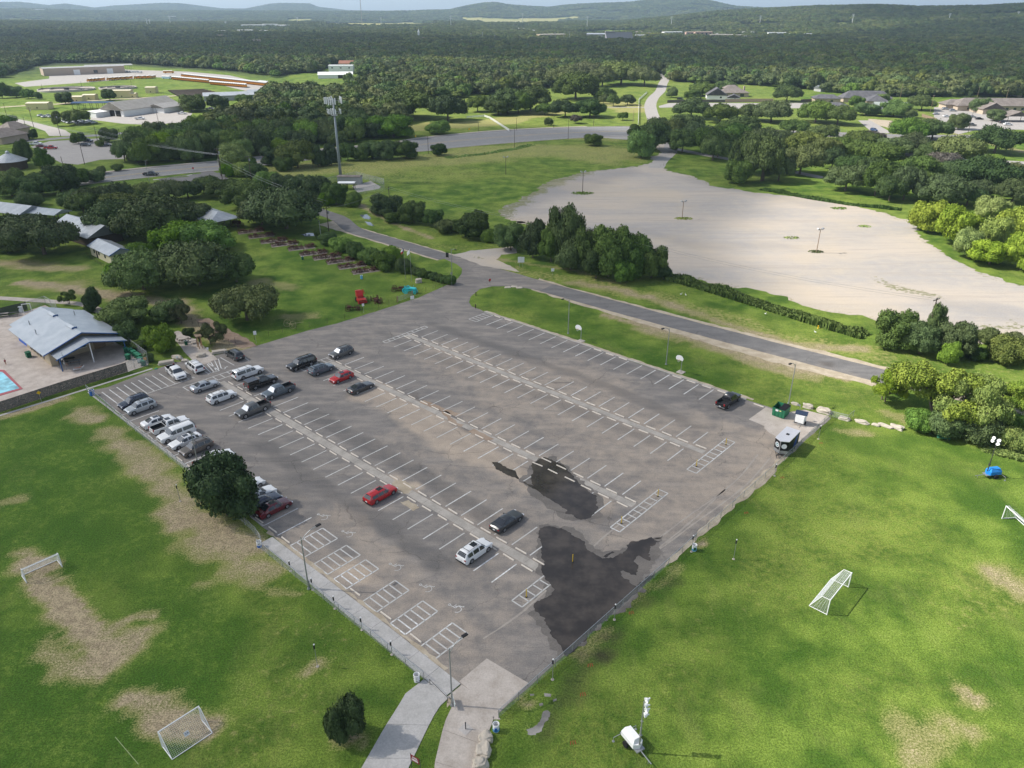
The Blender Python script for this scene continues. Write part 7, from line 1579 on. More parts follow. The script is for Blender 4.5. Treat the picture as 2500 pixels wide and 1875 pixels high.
# ---- light towers
def light_tower(base, mast_top, label, rz, body_mat, lamp_mat, stack, mast_mat):
    b = G(*base); h = mast_top; o = thing('light_tower', label, 'light tower', b, rz)
    q = MB(); q.prism([(-1.0, -.55), (.75, -.55), (1.05, 0), (.75, .55), (-1.0, .55), (-1.15, 0)], .55, 1.05); q._add([(-1.0, -.55, 1.05), (.75, -.55, 1.05), (.75, .55, 1.05), (-1.0, .55, 1.05), (-.8, -.32, 1.45), (.6, -.32, 1.45), (.6, .32, 1.45), (-.8, .32, 1.45)], [(0, 1, 5, 4), (1, 2, 6, 5), (2, 3, 7, 6), (3, 0, 4, 7), (4, 5, 6, 7)]); q.build('housing', body_mat, o)
    q = MB(); q.box((0, 0, .48), (2.5, .9, .12)); q.tube([(1.1, 0, .48), (2.5, 0, .42), (2.7, 0, .42)], .05, 5); q.tube([(2.3, 0, .42), (2.3, 0, 0)], .035, 5); q.build('drawbar', M_METAL, o)
    for s in (-1, 1): w = MB(); w.lathe([(.2, -.1), (.33, -.09), (.33, .09), (.2, .1)], (-.1, s * .72, .33), 12, 'Y'); w.build('wheel', M_TYRE, o)
    for x, y in ((-1.1, 1.3), (-1.1, -1.3)): q = MB(); q.tube([(x, .0, .5), (x, y, .5), (x, y, .02)], .035, 5); q.lathe([(.13, 0), (.13, .04)], (x, y, 0), 8); q.build('outrigger', M_METAL, o)
    q = MB(); q.tube([(.95, 0, .5), (.95, 0, h * .5)], .085, 6); q.tube([(.95, 0, h * .5), (.95, 0, h)], .055, 6); q.box((.95, 0, h * .35), (.25, .25, .1)); q.box((.95, 0, h * .62), (.18, .18, .1)); ms = q.build('mast', mast_mat, o)
    L_ = [(-.1, .38, h, 1), (-.1, .38, h - .7, 1), (.0, .5, h - 1.35, 1), (.0, .42, h - 1.9, 1)] if stack else [(-.45, 0, h + .2, 0), (.45, 0, h + .25, 0), (-.5, 0, h - .25, 0), (.45, 0, h - .3, 0)]
    if not stack: q = MB(); q.box((.95, 0, h), (.1, 1.5, .1)); q.build('crossbar', mast_mat, ms)
    for k, (dx, dy, z, st_) in enumerate(L_):
        M0 = Matrix.Translation((.95 + (0 if stack else .12), (dy if stack else dx), z)) @ Matrix.Rotation(R(100) if stack else R(70), 4, 'X' if stack else 'Y') @ Matrix.Rotation((R(-25) * (k % 2)), 4, 'Y')
        q = MB(); q.M = M0; q.lathe([(.05, -.28), (.08, -.14), (.2, .02), (.27, .18), (.25, .19), (.02, .05)], n=14); q.build('floodlight', lamp_mat, ms)
    return o
lt = light_tower((1543,1817), 6.5, 'white mobile light tower with four stacked lamps on the right field', R(-60), M_WHITE, M_WHITE, True, M_METAL)
b2 = G(2420,1163); light_tower((2420,1163), 6.0, 'blue mobile light tower with four white lamps near the mesquites', R(190), M('tower_blue', (.02, .22, .62), .4), M_WHITE, False, M_DMETAL)
# ---- dumpster, solar unit, black trailer
ds = thing('dumpster', 'open green dumpster with half a black lid on the concrete pad', 'dumpster', P(71.8, 19.9), TH); GRN = M('dumpster_green', (.025, .17, .085), .5, var=.25)
q = MB(); W2 = 1.0; D2 = 1.05
q._add([(-W2, -D2, .12), (W2, -D2, .12), (W2, D2, .12), (-W2, D2, .12), (-W2 - .08, -D2 - .05, 1.55), (W2 + .08, -D2 - .05, 1.55), (W2 + .08, D2 + .05, 1.75), (-W2 - .08, D2 + .05, 1.75)], [(0, 1, 2, 3), (0, 1, 5, 4), (1, 2, 6, 5), (2, 3, 7, 6), (3, 0, 4, 7)])
for x in (-.6, 0, .6): q.box((x, -D2 - .06, .85), (.07, .05, 1.3))
q.box((0, -D2 - .08, 1.5), (2 * W2 + .2, .08, .1)); q.box((0, 0, .06), (1.9, 1.9, .1)); q.build('body', GRN, ds)
q = MB(); q.box((.52, 0, 1.70), (1.06, 2.15, .07), rx=.095)
for k in range(6): q.box((.1 + .17 * k, 0, 1.75), (.05, 2.1, .05), rx=.095)
q.build('lid', M_BLK, ds); q = MB(); q.box((-.25, -D2 - .075, 1.25), (.5, .02, .32)); q.build('label_sheet', M_WHITE, ds); q = MB(); q.box((.3, -D2 - .075, 1.3), (.3, .02, .2)); q.build('label_sheet', M('cream_label', (.7, .65, .3), .7), ds)
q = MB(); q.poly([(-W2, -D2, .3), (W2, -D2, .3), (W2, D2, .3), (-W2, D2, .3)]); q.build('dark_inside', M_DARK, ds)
gs = thing('solar_trailer', 'small white equipment trailer with tilted solar panels behind the dumpster', 'trailer', P(75.4, 19.3), TH + R(8))
q = MB(); q.prism([(-.75, -.65), (.65, -.75), (.75, .65), (-.7, .65)], .45, 1.75); q.build('cabinet', M_WHITE, gs); q = MB(); q.box((0, -.05, 2.0), (1.9, 1.0, .06), rx=.3, rz=.1); q.build('solar_panel', M('solar_cells', (.03, .045, .08), .2, .6, .1), gs)
q = MB(); q.tube([(-.5, .6, 1.7), (-.5, .6, 2.6), (-.8, .6, 2.9)], .04, 5); q.box((-.8, .6, 2.9), (.5, .2, .15)); q.build('camera_mast', M_METAL, gs); q = MB(); q.tube([(0, -.6, .4), (0, -1.7, .35)], .05, 5); q.box((0, -.85, .3), (1.9, .08, .08)); q.build('drawbar', M_METAL, gs)
for s in (-1, 1): w = MB(); w.lathe([(.18, -.09), (.3, -.08), (.3, .08), (.18, .09)], (s * .82, 0, .3), 12, 'X'); w.build('wheel', M_TYRE, gs)
tr = thing('box_trailer', 'black and grey enclosed trailer with round white emblems on its nose', 'trailer', P(77.05, 9.9), A1 + R(2)) 
q = MB(); q.prism([(-2.5, 0.0), (-1.9, -1.05), (2.4, -1.05), (2.4, 1.05), (-1.9, 1.05)], .55, 2.55); q.build('body', M('trailer_black', (.012, .012, .014), .3), tr)
q = MB(); q.prism([(-2.56, 0.0), (-1.93, -1.09), (2.45, -1.09), (2.45, 1.09), (-1.93, 1.09)], 2.56, 2.63); rf = q.build('roof', M('trailer_roof', (.60, .60, .62), .35, .5, .3), tr); q = MB(); q.box((.1, 0, 2.68), (.4, .4, .1)); q.build('roof_vent', M_BLK, rf)
q = MB(); q.prism([(-2.54, 0.0), (-1.92, -1.08), (-1.9, -1.0), (-2.4, 0), (-1.9, 1.0), (-1.92, 1.08)], .5, 1.0); q.box((-2.5, 0, 1.55), (.10, .16, 2.0)); q.build('nose_trim', M_METAL, tr)
EMB = M('emblem_white', (.78, .78, .78), .5); EMG = M('emblem_grey', (.12, .22, .25), .5)
for s in (-1, 1):
    nrm = Vector((-1.05, s * .60, 0)).normalized(); c = Vector((-2.2, s * .525, 1.75)) + nrm * .012; mt = Matrix.Translation(c) @ nrm.to_track_quat('Z', 'Y').to_matrix().to_4x4()
    q = MB(); q.M = mt; q.lathe([(.40, 0), (.40, .012)], n=22); e_ = q.build('round_emblem', EMB, tr)
    q = MB(); q.M = mt; q.lathe([(.30 if s == 1 else .0001, .014), (.30 if s == 1 else .0001, .018)], n=20)
    if s == -1:
        for k in range(10): q.box((.3 * math.cos(k * .63), .3 * math.sin(k * .63), .018), (.05, .05, .01))
    q.build('emblem_detail', EMG if s == 1 else EMB, e_)
    if s == 1: q = MB(); q.M = mt; q.prism([(-.2, .12), (0, .02), (.2, .12), (.08, -.06), (0, -.2), (-.08, -.06)], .02, .026); q.build('emblem_mark', EMB, e_)
q = MB(); q._add([(.2, -1.062, .7), (1.3, -1.062, .7), (2.0, -1.062, 2.4), (1.1, -1.062, 2.4)], [(0, 1, 2, 3)]); q.build('blue_stripe', M('stripe_blue', (.02, .07, .32), .4), tr)
q = MB(); q.tube([(-2.5, 0, .5), (-3.5, 0, .5)], .06, 5); q.tube([(-1.9, .8, .5), (-3.3, 0, .5)], .05, 5); q.tube([(-1.9, -.8, .5), (-3.3, 0, .5)], .05, 5); q.tube([(-3.2, 0, .6), (-3.2, 0, 0)], .04, 5); q.build('drawbar', M_DMETAL, tr)
for x in (.3, 1.1):
    for s in (-1, 1): w = MB(); w.lathe([(.2, -.1), (.35, -.09), (.35, .09), (.2, .1)], (x, s * 1.0, .35), 12, 'Y'); w.build('wheel', M_TYRE, tr)
# ---- stones
M_ROCK = M('limestone_rock', (.46, .41, .34), .95, .1, var=.28, scale=2.2)
def rock(px, py, sx, sy, sz, label, name='boulder', cat='boulder', blocky=.3, rz=0.0, seed=0, z=0):
    bm = bmesh.new(); bmesh.ops.create_icosphere(bm, subdivisions=3, radius=1)
    for v in bm.verts:
        p = v.co.copy(); c = Vector([math.copysign(abs(t) ** (1 - blocky), t) for t in p]); k = 1 + .34 * mn.noise(p * 1.5 + Vector((seed, 0, 0))) + .16 * mn.noise(p * 4 + Vector((0, seed, 0))); v.co = Vector((c.x * sx, c.y * sy, c.z * sz)) * k; v.co.z = max(v.co.z, -sz * .5)
    me = bpy.data.meshes.new(name); bm.to_mesh(me); bm.free(); me.materials.append(M_ROCK); o = bpy.data.objects.new(name, me); COL.objects.link(o); o.location = G(px, py) + Vector((0, 0, sz * .45 + z)); o.rotation_euler = (0, 0, rz); return tag(o, label, cat)
for i, (x, y, sx, sy, sz, l) in enumerate([(1941,988,.65,.35,.3,'smallest pale boulder right beside the lamp foot'),(1972,995,.9,.5,.45,'squarish pale boulder second from the lamp foot'),(2012,1006,1.25,.7,.5,'largest flat pale boulder beyond the dumpster'),(2061,1024,.95,.5,.35,'pale boulder just beyond the fence corner'),(2103,1032,1.1,.5,.3,'long pale boulder second beyond the fence corner'),(2138,1039,.6,.35,.25,'small pale boulder between two long ones'),(2160,1041,1.2,.35,.25,'long low pale boulder before the mesquite'),(2190,1046,1.0,.6,.4,'boulder in the shade edge under the mesquite')]): rock(x, y, sx, sy, sz, l, rz=TH + random.uniform(-.2, .2), seed=i * 3.1)
rock(1186,1806,.62,.55,.5,'upper white boulder beside the lower footpath', rz=.4, seed=31); rock(1181,1836,.62,.85,.5,'middle pitted boulder beside the lower footpath', rz=.1, seed=33); rock(1172,1868,.7,.55,.45,'lowest boulder beside the footpath at the bottom edge', rz=.2, seed=37)
rock(407,888,1.35,.5,.42,'rectangular white stone block behind the white pickup', 'stone_block', 'stone block', .75, R(25), 41); rock(535,862,1.3,.45,.42,'rectangular white stone block at the museum lawn edge', 'stone_block', 'stone block', .75, R(22), 43)
rock(492,870,.9,.6,.5,'rough grey boulder right of the footpath entrance', seed=45, rz=.5); rock(434,876,1.3,.5,.5,'long grey boulder with a white sign left of the footpath', seed=47, rz=-.4); rock(452,882,.7,.5,.3,'flat grey stone at the footpath edge', seed=49); rock(1022,690,.8,.5,.75,'upright monument stone on the flagpole mound', 'monument_stone', 'monument', .5, .5, 51)
for k, (x, y) in enumerate([(1240,702),(1255,700),(1268,703)]): rock(x, y, .8, .5, .14, 'flat broken asphalt slab at the lawn tip near the stop sign', 'rubble_slab', 'rubble', seed=60 + k)
# ---- barrels and bins
def barrel(px, py, label, mat, r=.30, h=.9, name='trash_barrel', cat='trash barrel', band=None, holes=False, band2=None):
    o = thing(name, label, cat, G(px, py) + Vector((0, 0, .02))); q = MB(); q.lathe([(r * .92, 0), (r, .05), (r, h * .33), (r * 1.04, h * .34), (r, h * .36), (r, h * .66), (r * 1.04, h * .67), (r, h * .69), (r, h), (r * .9, h), (r * .86, h * .5), (.02, h * .48)], n=16); q.build('drum', mat, o)
    q = MB(); q.tube([(r * math.cos(a), r * math.sin(a), h) for a in np.linspace(0, 6.283, 17)], .035, 5); q.build('rim', M_WHITE, o)
    if band: q = MB(); q.lathe([(r * 1.05, h * .1), (r * 1.05, h * .45)], n=16); q.build('painted_band', band, o)
    if band2: q = MB(); q.box((0, -r * 1.02, h * .5), (r * .9, .06, h * .45)); q.build('painted_patch', band2, o)
    if holes:
        q = MB()
        for k in range(26): a = random.uniform(0, 6.28); q.box((r * 1.02 * math.cos(a), r * 1.02 * math.sin(a), random.uniform(.1, .85) * h), (.03, .07, .05), rz=a)
        q.build('painted_spots', M_BLK, o)
BLU2 = M('bin_blue', (.03, .12, .42), .5); LBL = M('bin_light_blue', (.12, .38, .60), .5); DGRN = M('bin_green', (.012, .11, .055), .55)
barrel(1018,1663, 'white barrel with black spots at the end of the fence', M_WHITE, holes=True); barrel(1211,1784, 'white barrel with blue and green painting beside the footpath', M_WHITE, band=MC['bin_light_blue'], band2=BLU2); barrel(1694,1344, 'white barrel with green painting at the fence gap', M_WHITE, band=MC['tower_grey'] if 0 else LBL, band2=DGRN); barrel(634,1336, 'white barrel with black and blue painting near the tree shade', M_WHITE, holes=True, band=BLU2)
barrel(883,681, 'light blue barrel on the machinery lawn', LBL); barrel(739,634, 'dark green barrel at the edge of the machinery plots', DGRN); barrel(455,842, 'dark green barrel beside the round stone table', DGRN); barrel(226,965, 'blue and white barrel at the left corner of the car park', BLU2, .42, 1.0)
for i, (x, y) in enumerate([(309,862),(320,864),(328,869),(335,874),(341,878),(314,878),(344,886),(352,893)]):
    o = thing('wheeled_bin', 'green wheeled bin in the cluster behind the pool fence', 'wheeled bin', G(x, y), R(30 + 9 * i), 'green wheeled bins by the pool fence'); q = MB(); q._add([(-.3, -.3, .1), (.3, -.3, .1), (.3, .3, .1), (-.3, .3, .1), (-.38, -.4, 1.05), (.38, -.4, 1.05), (.38, .4, 1.05), (-.38, .4, 1.05)], [(0, 1, 2, 3), (0, 1, 5, 4), (1, 2, 6, 5), (2, 3, 7, 6), (3, 0, 4, 7), (4, 5, 6, 7)]); q.build('body', DGRN, o); q = MB(); q.box((0, 0, 1.1), (.82, .86, .08), rx=.08); q.build('lid', M('lid_green', (.03, .19, .10), .45), o); q = MB(); q.lathe([(.12, -.35), (.12, .35)], (0, .33, .12), 8, 'X'); q.build('wheel', M_TYRE, o)
o = thing('wheeled_bin', 'lone dark green wheeled bin against the pool house wall', 'wheeled bin', G(71,872), TH); q = MB(); q.box((0, 0, .55), (1.0, .8, .95)); q.build('body', DGRN, o); q = MB(); q.box((0, 0, 1.08), (1.08, .88, .1)); q.build('lid', DGRN, o)
# ---- posts with little boxes along the fences (reserved-bay posts)
for x, y, yt, l in [(1891,1162,1134,'post with black box on the right field fence near the trailer'),(1688,1347,1308,'post with black box beside the white and green barrel'),(1500,1513,1476,'post with white cap over the big puddle'),(1349,1659,1610,'post with black box at the lower end of the right fence'),(1791,1365,1318,'lone post on the right field with concrete foot'),(764,1440,1412,'post with black box by the upper striped bays'),(818,1486,1456,'second post with black box along the sidewalk'),(884,1538,1508,'third post with black box along the sidewalk'),(957,1598,1566,'fourth post with black box along the sidewalk'),(710,1394,1371,'first post with black box along the sidewalk'),(775,1627,1574,'lone post on the lower left lawn with concrete foot'),(440,1224,1184,'lone post on the dry strip left of the round tree'),(1998,1072,1040,'post with black box on the pad fence')]:
    b = G(x, y); h = max(1.5, hgt_from(b, yt)); o = thing('marker_post', l, 'post', b, TH); q = MB(); q.tube([(0, 0, 0), (0, 0, h)], .035, 6); q.build('pole', M_METAL, o); q = MB(); q.box((.0, -.05, h - .32), (.14, .12, .42)); q.build('box', M_BLK, o); q = MB(); q.lathe([(.05, h), (.09, h + .02), (.05, h + .1)], n=8); q.build('cap', M_WHITE, o); q = MB(); q.lathe([(.18, 0), (.16, .06)], n=8); q.build('footing', M_CONC2, o)
YP = M('bollard_yellow', (.62, .42, .03), .6)
for x, y, l in [(1772,1086,'yellow bollard at the upper end of the right hatched box'),(1700,1139,'yellow bollard at the lower end of the right hatched box'),(1606,1212,'yellow bollard at the upper end of the middle hatched box'),(1517,1278,'yellow bollard at the lower end of the middle hatched box'),(1398,1372,'yellow bollard standing in the big puddle'),(1285,1458,'yellow bollard in the hatched box left of the big puddle')]:
    o = thing('bollard', l, 'bollard', G(x, y)); q = MB(); q.lathe([(.055, 0), (.055, 1.15), (.02, 1.2)], n=8); q.build('post', YP, o); q = MB(); q.lathe([(.14, .02), (.14, .08)], n=8); q.build('base', M_BLK, o)
o = thing('bollard', 'short dark bollard on a square pad in the lower footpath', 'bollard', G(1137,1781)); q = MB(); q.lathe([(.05, 0), (.05, .8), (.08, .82), (.05, .9)], n=8); q.build('post', M_DMETAL, o, loc=(0, 0, .06)); q = MB(); q.box((0, 0, .07), (1.0, 1.0, .02), rz=TH); q.build('pad', M_CONC, o)
for x, y, l in [(1162,722,'short dark post on the lawn tip nearest the junction'),(1161,752,'short dark post on the lawn tip beside the striped box')]:
    q = MB(); q.tube([(0, 0, 0), (0, 0, .9)], .12, 7); tag(q.build('wooden_post', M_DWOOD, loc=G(x, y)), l, 'post')
# ---- signs
def sign(px, py, yt, label, w=.5, h=.6, mat=M_WHITE, text=None, rz=TH - R(90), shape='rect', tc=None, ts=.2, pole=M_METAL, legs=1, name='sign_post', zoff=0):
    b = G(px, py); H = max(.9, hgt_from(b, yt)); o = thing(name, label, 'sign', b, rz)
    q = MB()
    for s in ((0,) if legs == 1 else (-w / 2 - .04, w / 2 + .04)): q.tube([(0, s, 0), (0, s, H)], .03, 5)
    q.build('pole', pole, o); q = MB(); m_ = Matrix.Translation((.05, 0, H - h / 2)) @ Matrix.Rotation(R(90), 4, 'Z') @ Matrix.Rotation(R(90), 4, 'X'); q.M = m_
    if shape == 'oct': q.lathe([(w / 2, -.01), (w / 2, .01)], n=8)
    elif shape == 'diamond': q.prism([(0, -w / 2), (w / 2, 0), (0, w / 2), (-w / 2, 0)], -.01, .01)
    else: q.box((0, 0, 0), (w, h, .02))
    bd_ = q.build('board', mat, o)
    if text: sign_text(text, m_, ts, bd_, (0, 0, .014), tc or M_BLK)
    return o
REDS = M('sign_red', (.55, .015, .02), .4); YELS = M('sign_yellow', (.72, .45, .02), .45)
sign(1196.5,702,680,'red octagonal stop sign at the lawn tip', .76, .76, REDS, 'STOP', TH + R(180), 'oct', M_WHITE, .26); sign(474,426,408,'small stop sign on the highway side of the crosswalk', .8, .8, REDS, 'STOP', R(-70), 'oct', M_WHITE, .26)
for x, l in ((1268, 'left one of two white signs before the thick tree row'), (1276, 'right one of two white signs before the thick tree row')): sign(x, 652, 627, l, .85, 1.5, rz=R(-80))
sign(1349,672,655,'small white sign alone on the verge before the tree row', .8, .8, rz=R(-80)); sign(1007,738,722,'white notice on the farm gate', .9, .8, rz=R(-60)); sign(626,838,808,'white notice on the museum fence by the lower gate', .6, .8, rz=R(-60), legs=1); sign(888,764,741,'small white sign behind the wire fence by the red harvester', .5, .6, rz=R(-60))
sign(508,860,848,'small white sign between kiosk and stone block', .4, .5, rz=R(-60)); sign(102,982,954,'yellow diamond sign on the grass by the pool fence', .7, .7, YELS, rz=R(-60), shape='diamond'); sign(358,893,872,'orange oval sign on the fence of the green bins', .5, .6, M_ORANGE, rz=R(-60)); sign(343,893,876,'white square notice on the fence of the green bins', .7, .7, rz=R(-60))
sign(1015,342,330,'yellow warning sign on the far highway verge', 1.0, 1.0, YELS, rz=R(-60), shape='diamond'); sign(1146,322,313,'yellow arrow sign before the white rail fence', 1.1, .8, YELS, rz=R(-60)); sign(1092,632,617,'pair of dark backed signs at the road corner', .9, 1.3, M_BLK, rz=R(60), legs=2); sign(434,880,869,'white notice on the long grey boulder', .4, .4, rz=R(-60)); sign(1103,698,665,'grey box on a post at the hedge end', .5, .5, M_METAL, rz=R(-60))
mr = sign(1017,1890,1846,'maroon notice board on two posts at the bottom edge', .95, .75, M('sign_maroon', (.20, .012, .02), .5), None, TH - R(80), legs=2, pole=M_DMETAL)
for z, w_ in ((.22, .5), (.12, .62), (-.05, .7), (-.13, .7), (-.21, .7)): q = MB(); q.box((.075, 0, [c for c in mr.children if c.name.startswith('board')][0].data.vertices[0].co.z * 0 + hgt_from(G(1017,1890), 1846) - .375 + z), (.01, w_, .035)); q.build('text_line', M_WHITE, mr)
q = MB(); q.box((0, 0, .6), (.05, 1.3, .55)); o = q.build('gate_notice', M('pale_notice', (.50, .55, .55), .5), loc=G(1108,1722), rz=TH + R(60)); tag(o, 'pale grey panel leaning at the lamp foot by the sidewalk end', 'panel')
tag(MB().box((0, 0, .08), (.5, .35, .14)).build('valve_box', M('lid_green2', (.05, .25, .12), .6), loc=G(381,901), rz=.3), 'small green valve box in the grass strip', 'valve box')
# ---- museum things
kk = thing('information_kiosk', 'tall wooden information kiosk at the footpath', 'kiosk', G(489,849), R(-55)); q = MB()
for x, y in ((-.55, -.3), (.55, -.3), (-.55, .3), (.55, .3)): q.box((x, y, 1.3), (.14, .14, 2.6))
q.box((0, .2, 1.5), (1.1, .08, 1.5)); q.build('frame', M('kiosk_wood', (.36, .22, .11), .8, var=.2), kk); q = MB(); q.box((0, 0, 2.68), (1.6, 1.1, .14)); q.build('roof', M_WOOD, kk); q = MB(); q.box((0, .12, 1.6), (.8, .05, .9)); q.build('notice_panel', M_DARK, kk)
tt = thing('stone_table', 'round pale stone table beside the footpath', 'table', G(448,833)); q = MB(); q.lathe([(.5, 0), (.4, .6), (.95, .68), (.95, .78)], n=18); q.build('top', M_CONC2, tt); q = MB(); q.tube([(1.35 * math.cos(a), 1.35 * math.sin(a), .4) for a in np.linspace(.3, 5.9, 16)], .17, 6); q.build('bench_ring', M_CONC2, tt)
tag(MB().box((0, 0, .7), (1.5, .9, .08)).box((-.5, 0, .35), (.1, .1, .7)).box((.5, 0, .35), (.1, .1, .7)).build('display_table', M_CONC2, loc=G(473,838), rz=.5), 'low white display table left of the wooden kiosk', 'table')
def wheelm(mb, c, r, axis='Y', spokes=8, t_=.05):
    ax = {'Y': lambda a, rr: (c[0] + rr * math.cos(a), c[1], c[2] + rr * math.sin(a)), 'X': lambda a, rr: (c[0], c[1] + rr * math.cos(a), c[2] + rr * math.sin(a))}[axis]
    mb.tube([ax(a, r) for a in np.linspace(0, 6.2832, 15)], t_, 4)
    for k in range(spokes): mb.tube([tuple(c), ax(k * 6.2832 / spokes, r)], t_ * .45, 3)
def implement(c, rz, label, seed, n=3, pad=(7.2, 2.9), mat=M_RUST, group='rusty farm implements on gravel beds', tall=False):
    rs = random.Random(seed); o = thing('farm_implement', label, 'farm implement', c, rz, group)
    f = MB(); L_ = pad[0] * .4
    f.tube([(-L_, 0, .6), (L_, 0, .6)], .07, 4); f.tube([(-L_ * .8, .5, .55), (L_ * .8, .5, .55)], .05, 4); f.tube([(L_, 0, .6), (L_ + .9, .2, .3)], .06, 4)
    for k in range(10): x = rs.uniform(-L_, L_); f.tube([(x, -.6, .6), (x, .7, rs.uniform(.5, .9))], .045, 4); f.tube([(x, .3, .8), (x + rs.uniform(-.3, .3), -.3, .08)], .04, 4)
    for k in range(5): x = rs.uniform(-L_, L_); f.tube([(x, rs.uniform(-.5, .5), .6), (x + rs.uniform(-.3, .3), rs.uniform(-.5, .5), rs.uniform(1.0, 1.7 if not tall else 2.6))], .04, 4)
    f.build('frame', mat, o)
    for k in range(n):
        w = MB(); x = -L_ + .3 + k * (2 * L_ - .6) / max(1, n - 1); r = rs.uniform(.4, .65)
        for s in (-.8, .8): wheelm(w, (x, s, r), r, 'Y', 8, .06)
        w.tube([(x, -.8, r), (x, .8, r)], .05, 4); w.build('wheel_pair', mat, o)
    g = MB()
    for k in range(9): g.lathe([(.28, -.02), (.28, .02)], (-L_ * .5 + k * .3, rs.uniform(-.2, .2), .3), 9, 'X')
    g.build('disc_gang', mat, o); q = MB(); q.box((rs.uniform(-1, 1), 0, .85), (.9, .6, .35)); q.build('hopper', mat, o)
plots = [(894,662),(860,650),(831,638),(798,628),(765,619),(736,606),(694,597),(668,589),(638,577),(612,566)]
MDIR = TH + R(88)
for i, (x, y) in enumerate(plots):
    c = G(x, y); a = MDIR - R(20)
    pts = [c + Vector((math.cos(a) * sx * 3.7 - math.sin(a) * sy * 1.5, math.sin(a) * sx * 3.7 + math.cos(a) * sy * 1.7, 0)) for sx, sy in ((-1, -1), (1, -1), (1, 1), (-1, 1))]
    sheet('gravel_bed', pts, .02, concrete_material('bed_gravel', (.20, .165, .14), (.33, .28, .24)) if i == 0 else bpy.data.materials['bed_gravel'])
    implement(c + Vector((math.cos(a) * -1.6, math.sin(a) * -1.6, 0)), a, 'rusty farm implement on the %s gravel bed from the %s' % (('first', 'second', 'third', 'fourth', 'fifth')[i if i < 5 else 9 - i], 'flagpole end' if i < 5 else 'pavilion end'), i, 3, (5, 2.6))
    implement(c + Vector((math.cos(a) * 2.3, math.sin(a) * 2.3, 0)), a + .1, 'small rusty implement at the back of the %s bed from the %s' % (('first', 'second', 'third', 'fourth', 'fifth')[i if i < 5 else 9 - i], 'flagpole end' if i < 5 else 'pavilion end'), i + 20, 2, (2.8, 2), tall=i == 1)
for i, (x, y, l, a, n) in enumerate([(862,757,'spidery rusty plough behind the wire fence',R(10),1),(919,737,'rusty mower with two high wheels beside the red harvester',R(-60),1),(974,710,'small rusty plough left of the turquoise tractor',R(0),1),(541,737,'rusty wheel frame under the lone olive oak',R(20),2),(150,520,'dark iron frame on the dirt by the far left shed roofs',R(30),2)]): implement(G(x, y), a, l, 50 + i, n + 1, (3.6, 2), group=None)
o = thing('steam_engine', 'rusty traction machine with big wheels before the pavilion', 'farm machine', G(580,553), R(-20)); q = MB(); q.lathe([(.55, -1.4), (.6, 1.2), (.3, 1.3)], (0, 0, 1.4), 10, 'X'); q.tube([(1, 0, 1.8), (1, 0, 3.0)], .12, 6); q.build('boiler', M_RUST, o)
for x, s in ((-1, -1), (-1, 1), (1.1, -1), (1.1, 1)): q = MB(); wheelm(q, (x, s * .9, 1.0 if x < 0 else .6), 1.0 if x < 0 else .6, 'Y', 10, .09); q.build('wheel', M_RUST, o)
cw = thing('wheel_axle', 'pale pair of spoked wagon wheels on an axle with drawbar', 'wagon axle', G(709,800), R(-38)); cm_ = M('weathered_yellow_wood', (.34, .30, .16), .9)
for s in (-1, 1): q = MB(); wheelm(q, (s * .95, 0, .85), .85, 'X', 12, .045); q.build('wheel', cm_, cw)
q = MB(); q.tube([(-.95, 0, .85), (.95, 0, .85)], .06, 5); q.tube([(0, 0, .85), (.6, 3.0, .5)], .05, 5); q.build('axle', cm_, cw)
# turquoise tractor
TQ = M('turquoise_paint', (.035, .47, .50), .4); tc = thing('tractor', 'turquoise vintage tractor behind the farm gate', 'tractor', G(1001,715), R(-18)); q = MB(); q.lathe([(.30, -.3), (.36, -.25), (.36, 1.2), (.3, 1.35), (.28, 1.4)], (.3, 0, 1.15), 10, 'X'); q.box((.9, 0, .75), (1.5, .4, .4)); q.box((-.6, 0, .9), (.9, .6, .5)); q.build('body', TQ, tc)
for s in (-1, 1):
    q = MB(); wheelm(q, (-.8, s * .85, .72), .66, 'Y', 12, .13); q.lathe([(.34, -.06), (.34, .06)], (-.8, s * .85, .72), 10, 'Y'); q.build('rear_wheel', TQ, tc); q = MB(); wheelm(q, (1.45, s * .55, .4), .34, 'Y', 8, .08); q.build('front_wheel', TQ, tc); q = MB(); q.tube([(-1.45, s * .8, .95), (-.8, s * .8, 1.5), (-.2, s * .8, 1.1)], .1, 4); q.build('fender', TQ, tc)
q = MB(); q.box((-1.1, 0, 1.25), (.45, .45, .1)); q.box((-1.3, 0, 1.45), (.06, .45, .35)); q.build('seat', TQ, tc); q = MB(); q.tube([(-.5, 0, 1.2), (-.62, 0, 1.6)], .03, 5); q.tube([(-.62 + .1 * math.sin(a), .2 * math.cos(a), 1.62) for a in np.linspace(0, 6.28, 11)], .02, 4); q.build('steering_wheel', TQ, tc); q = MB(); q.tube([(1.0, .1, 1.5), (1.0, .1, 2.0)], .04, 5); q.build('exhaust', TQ, tc)
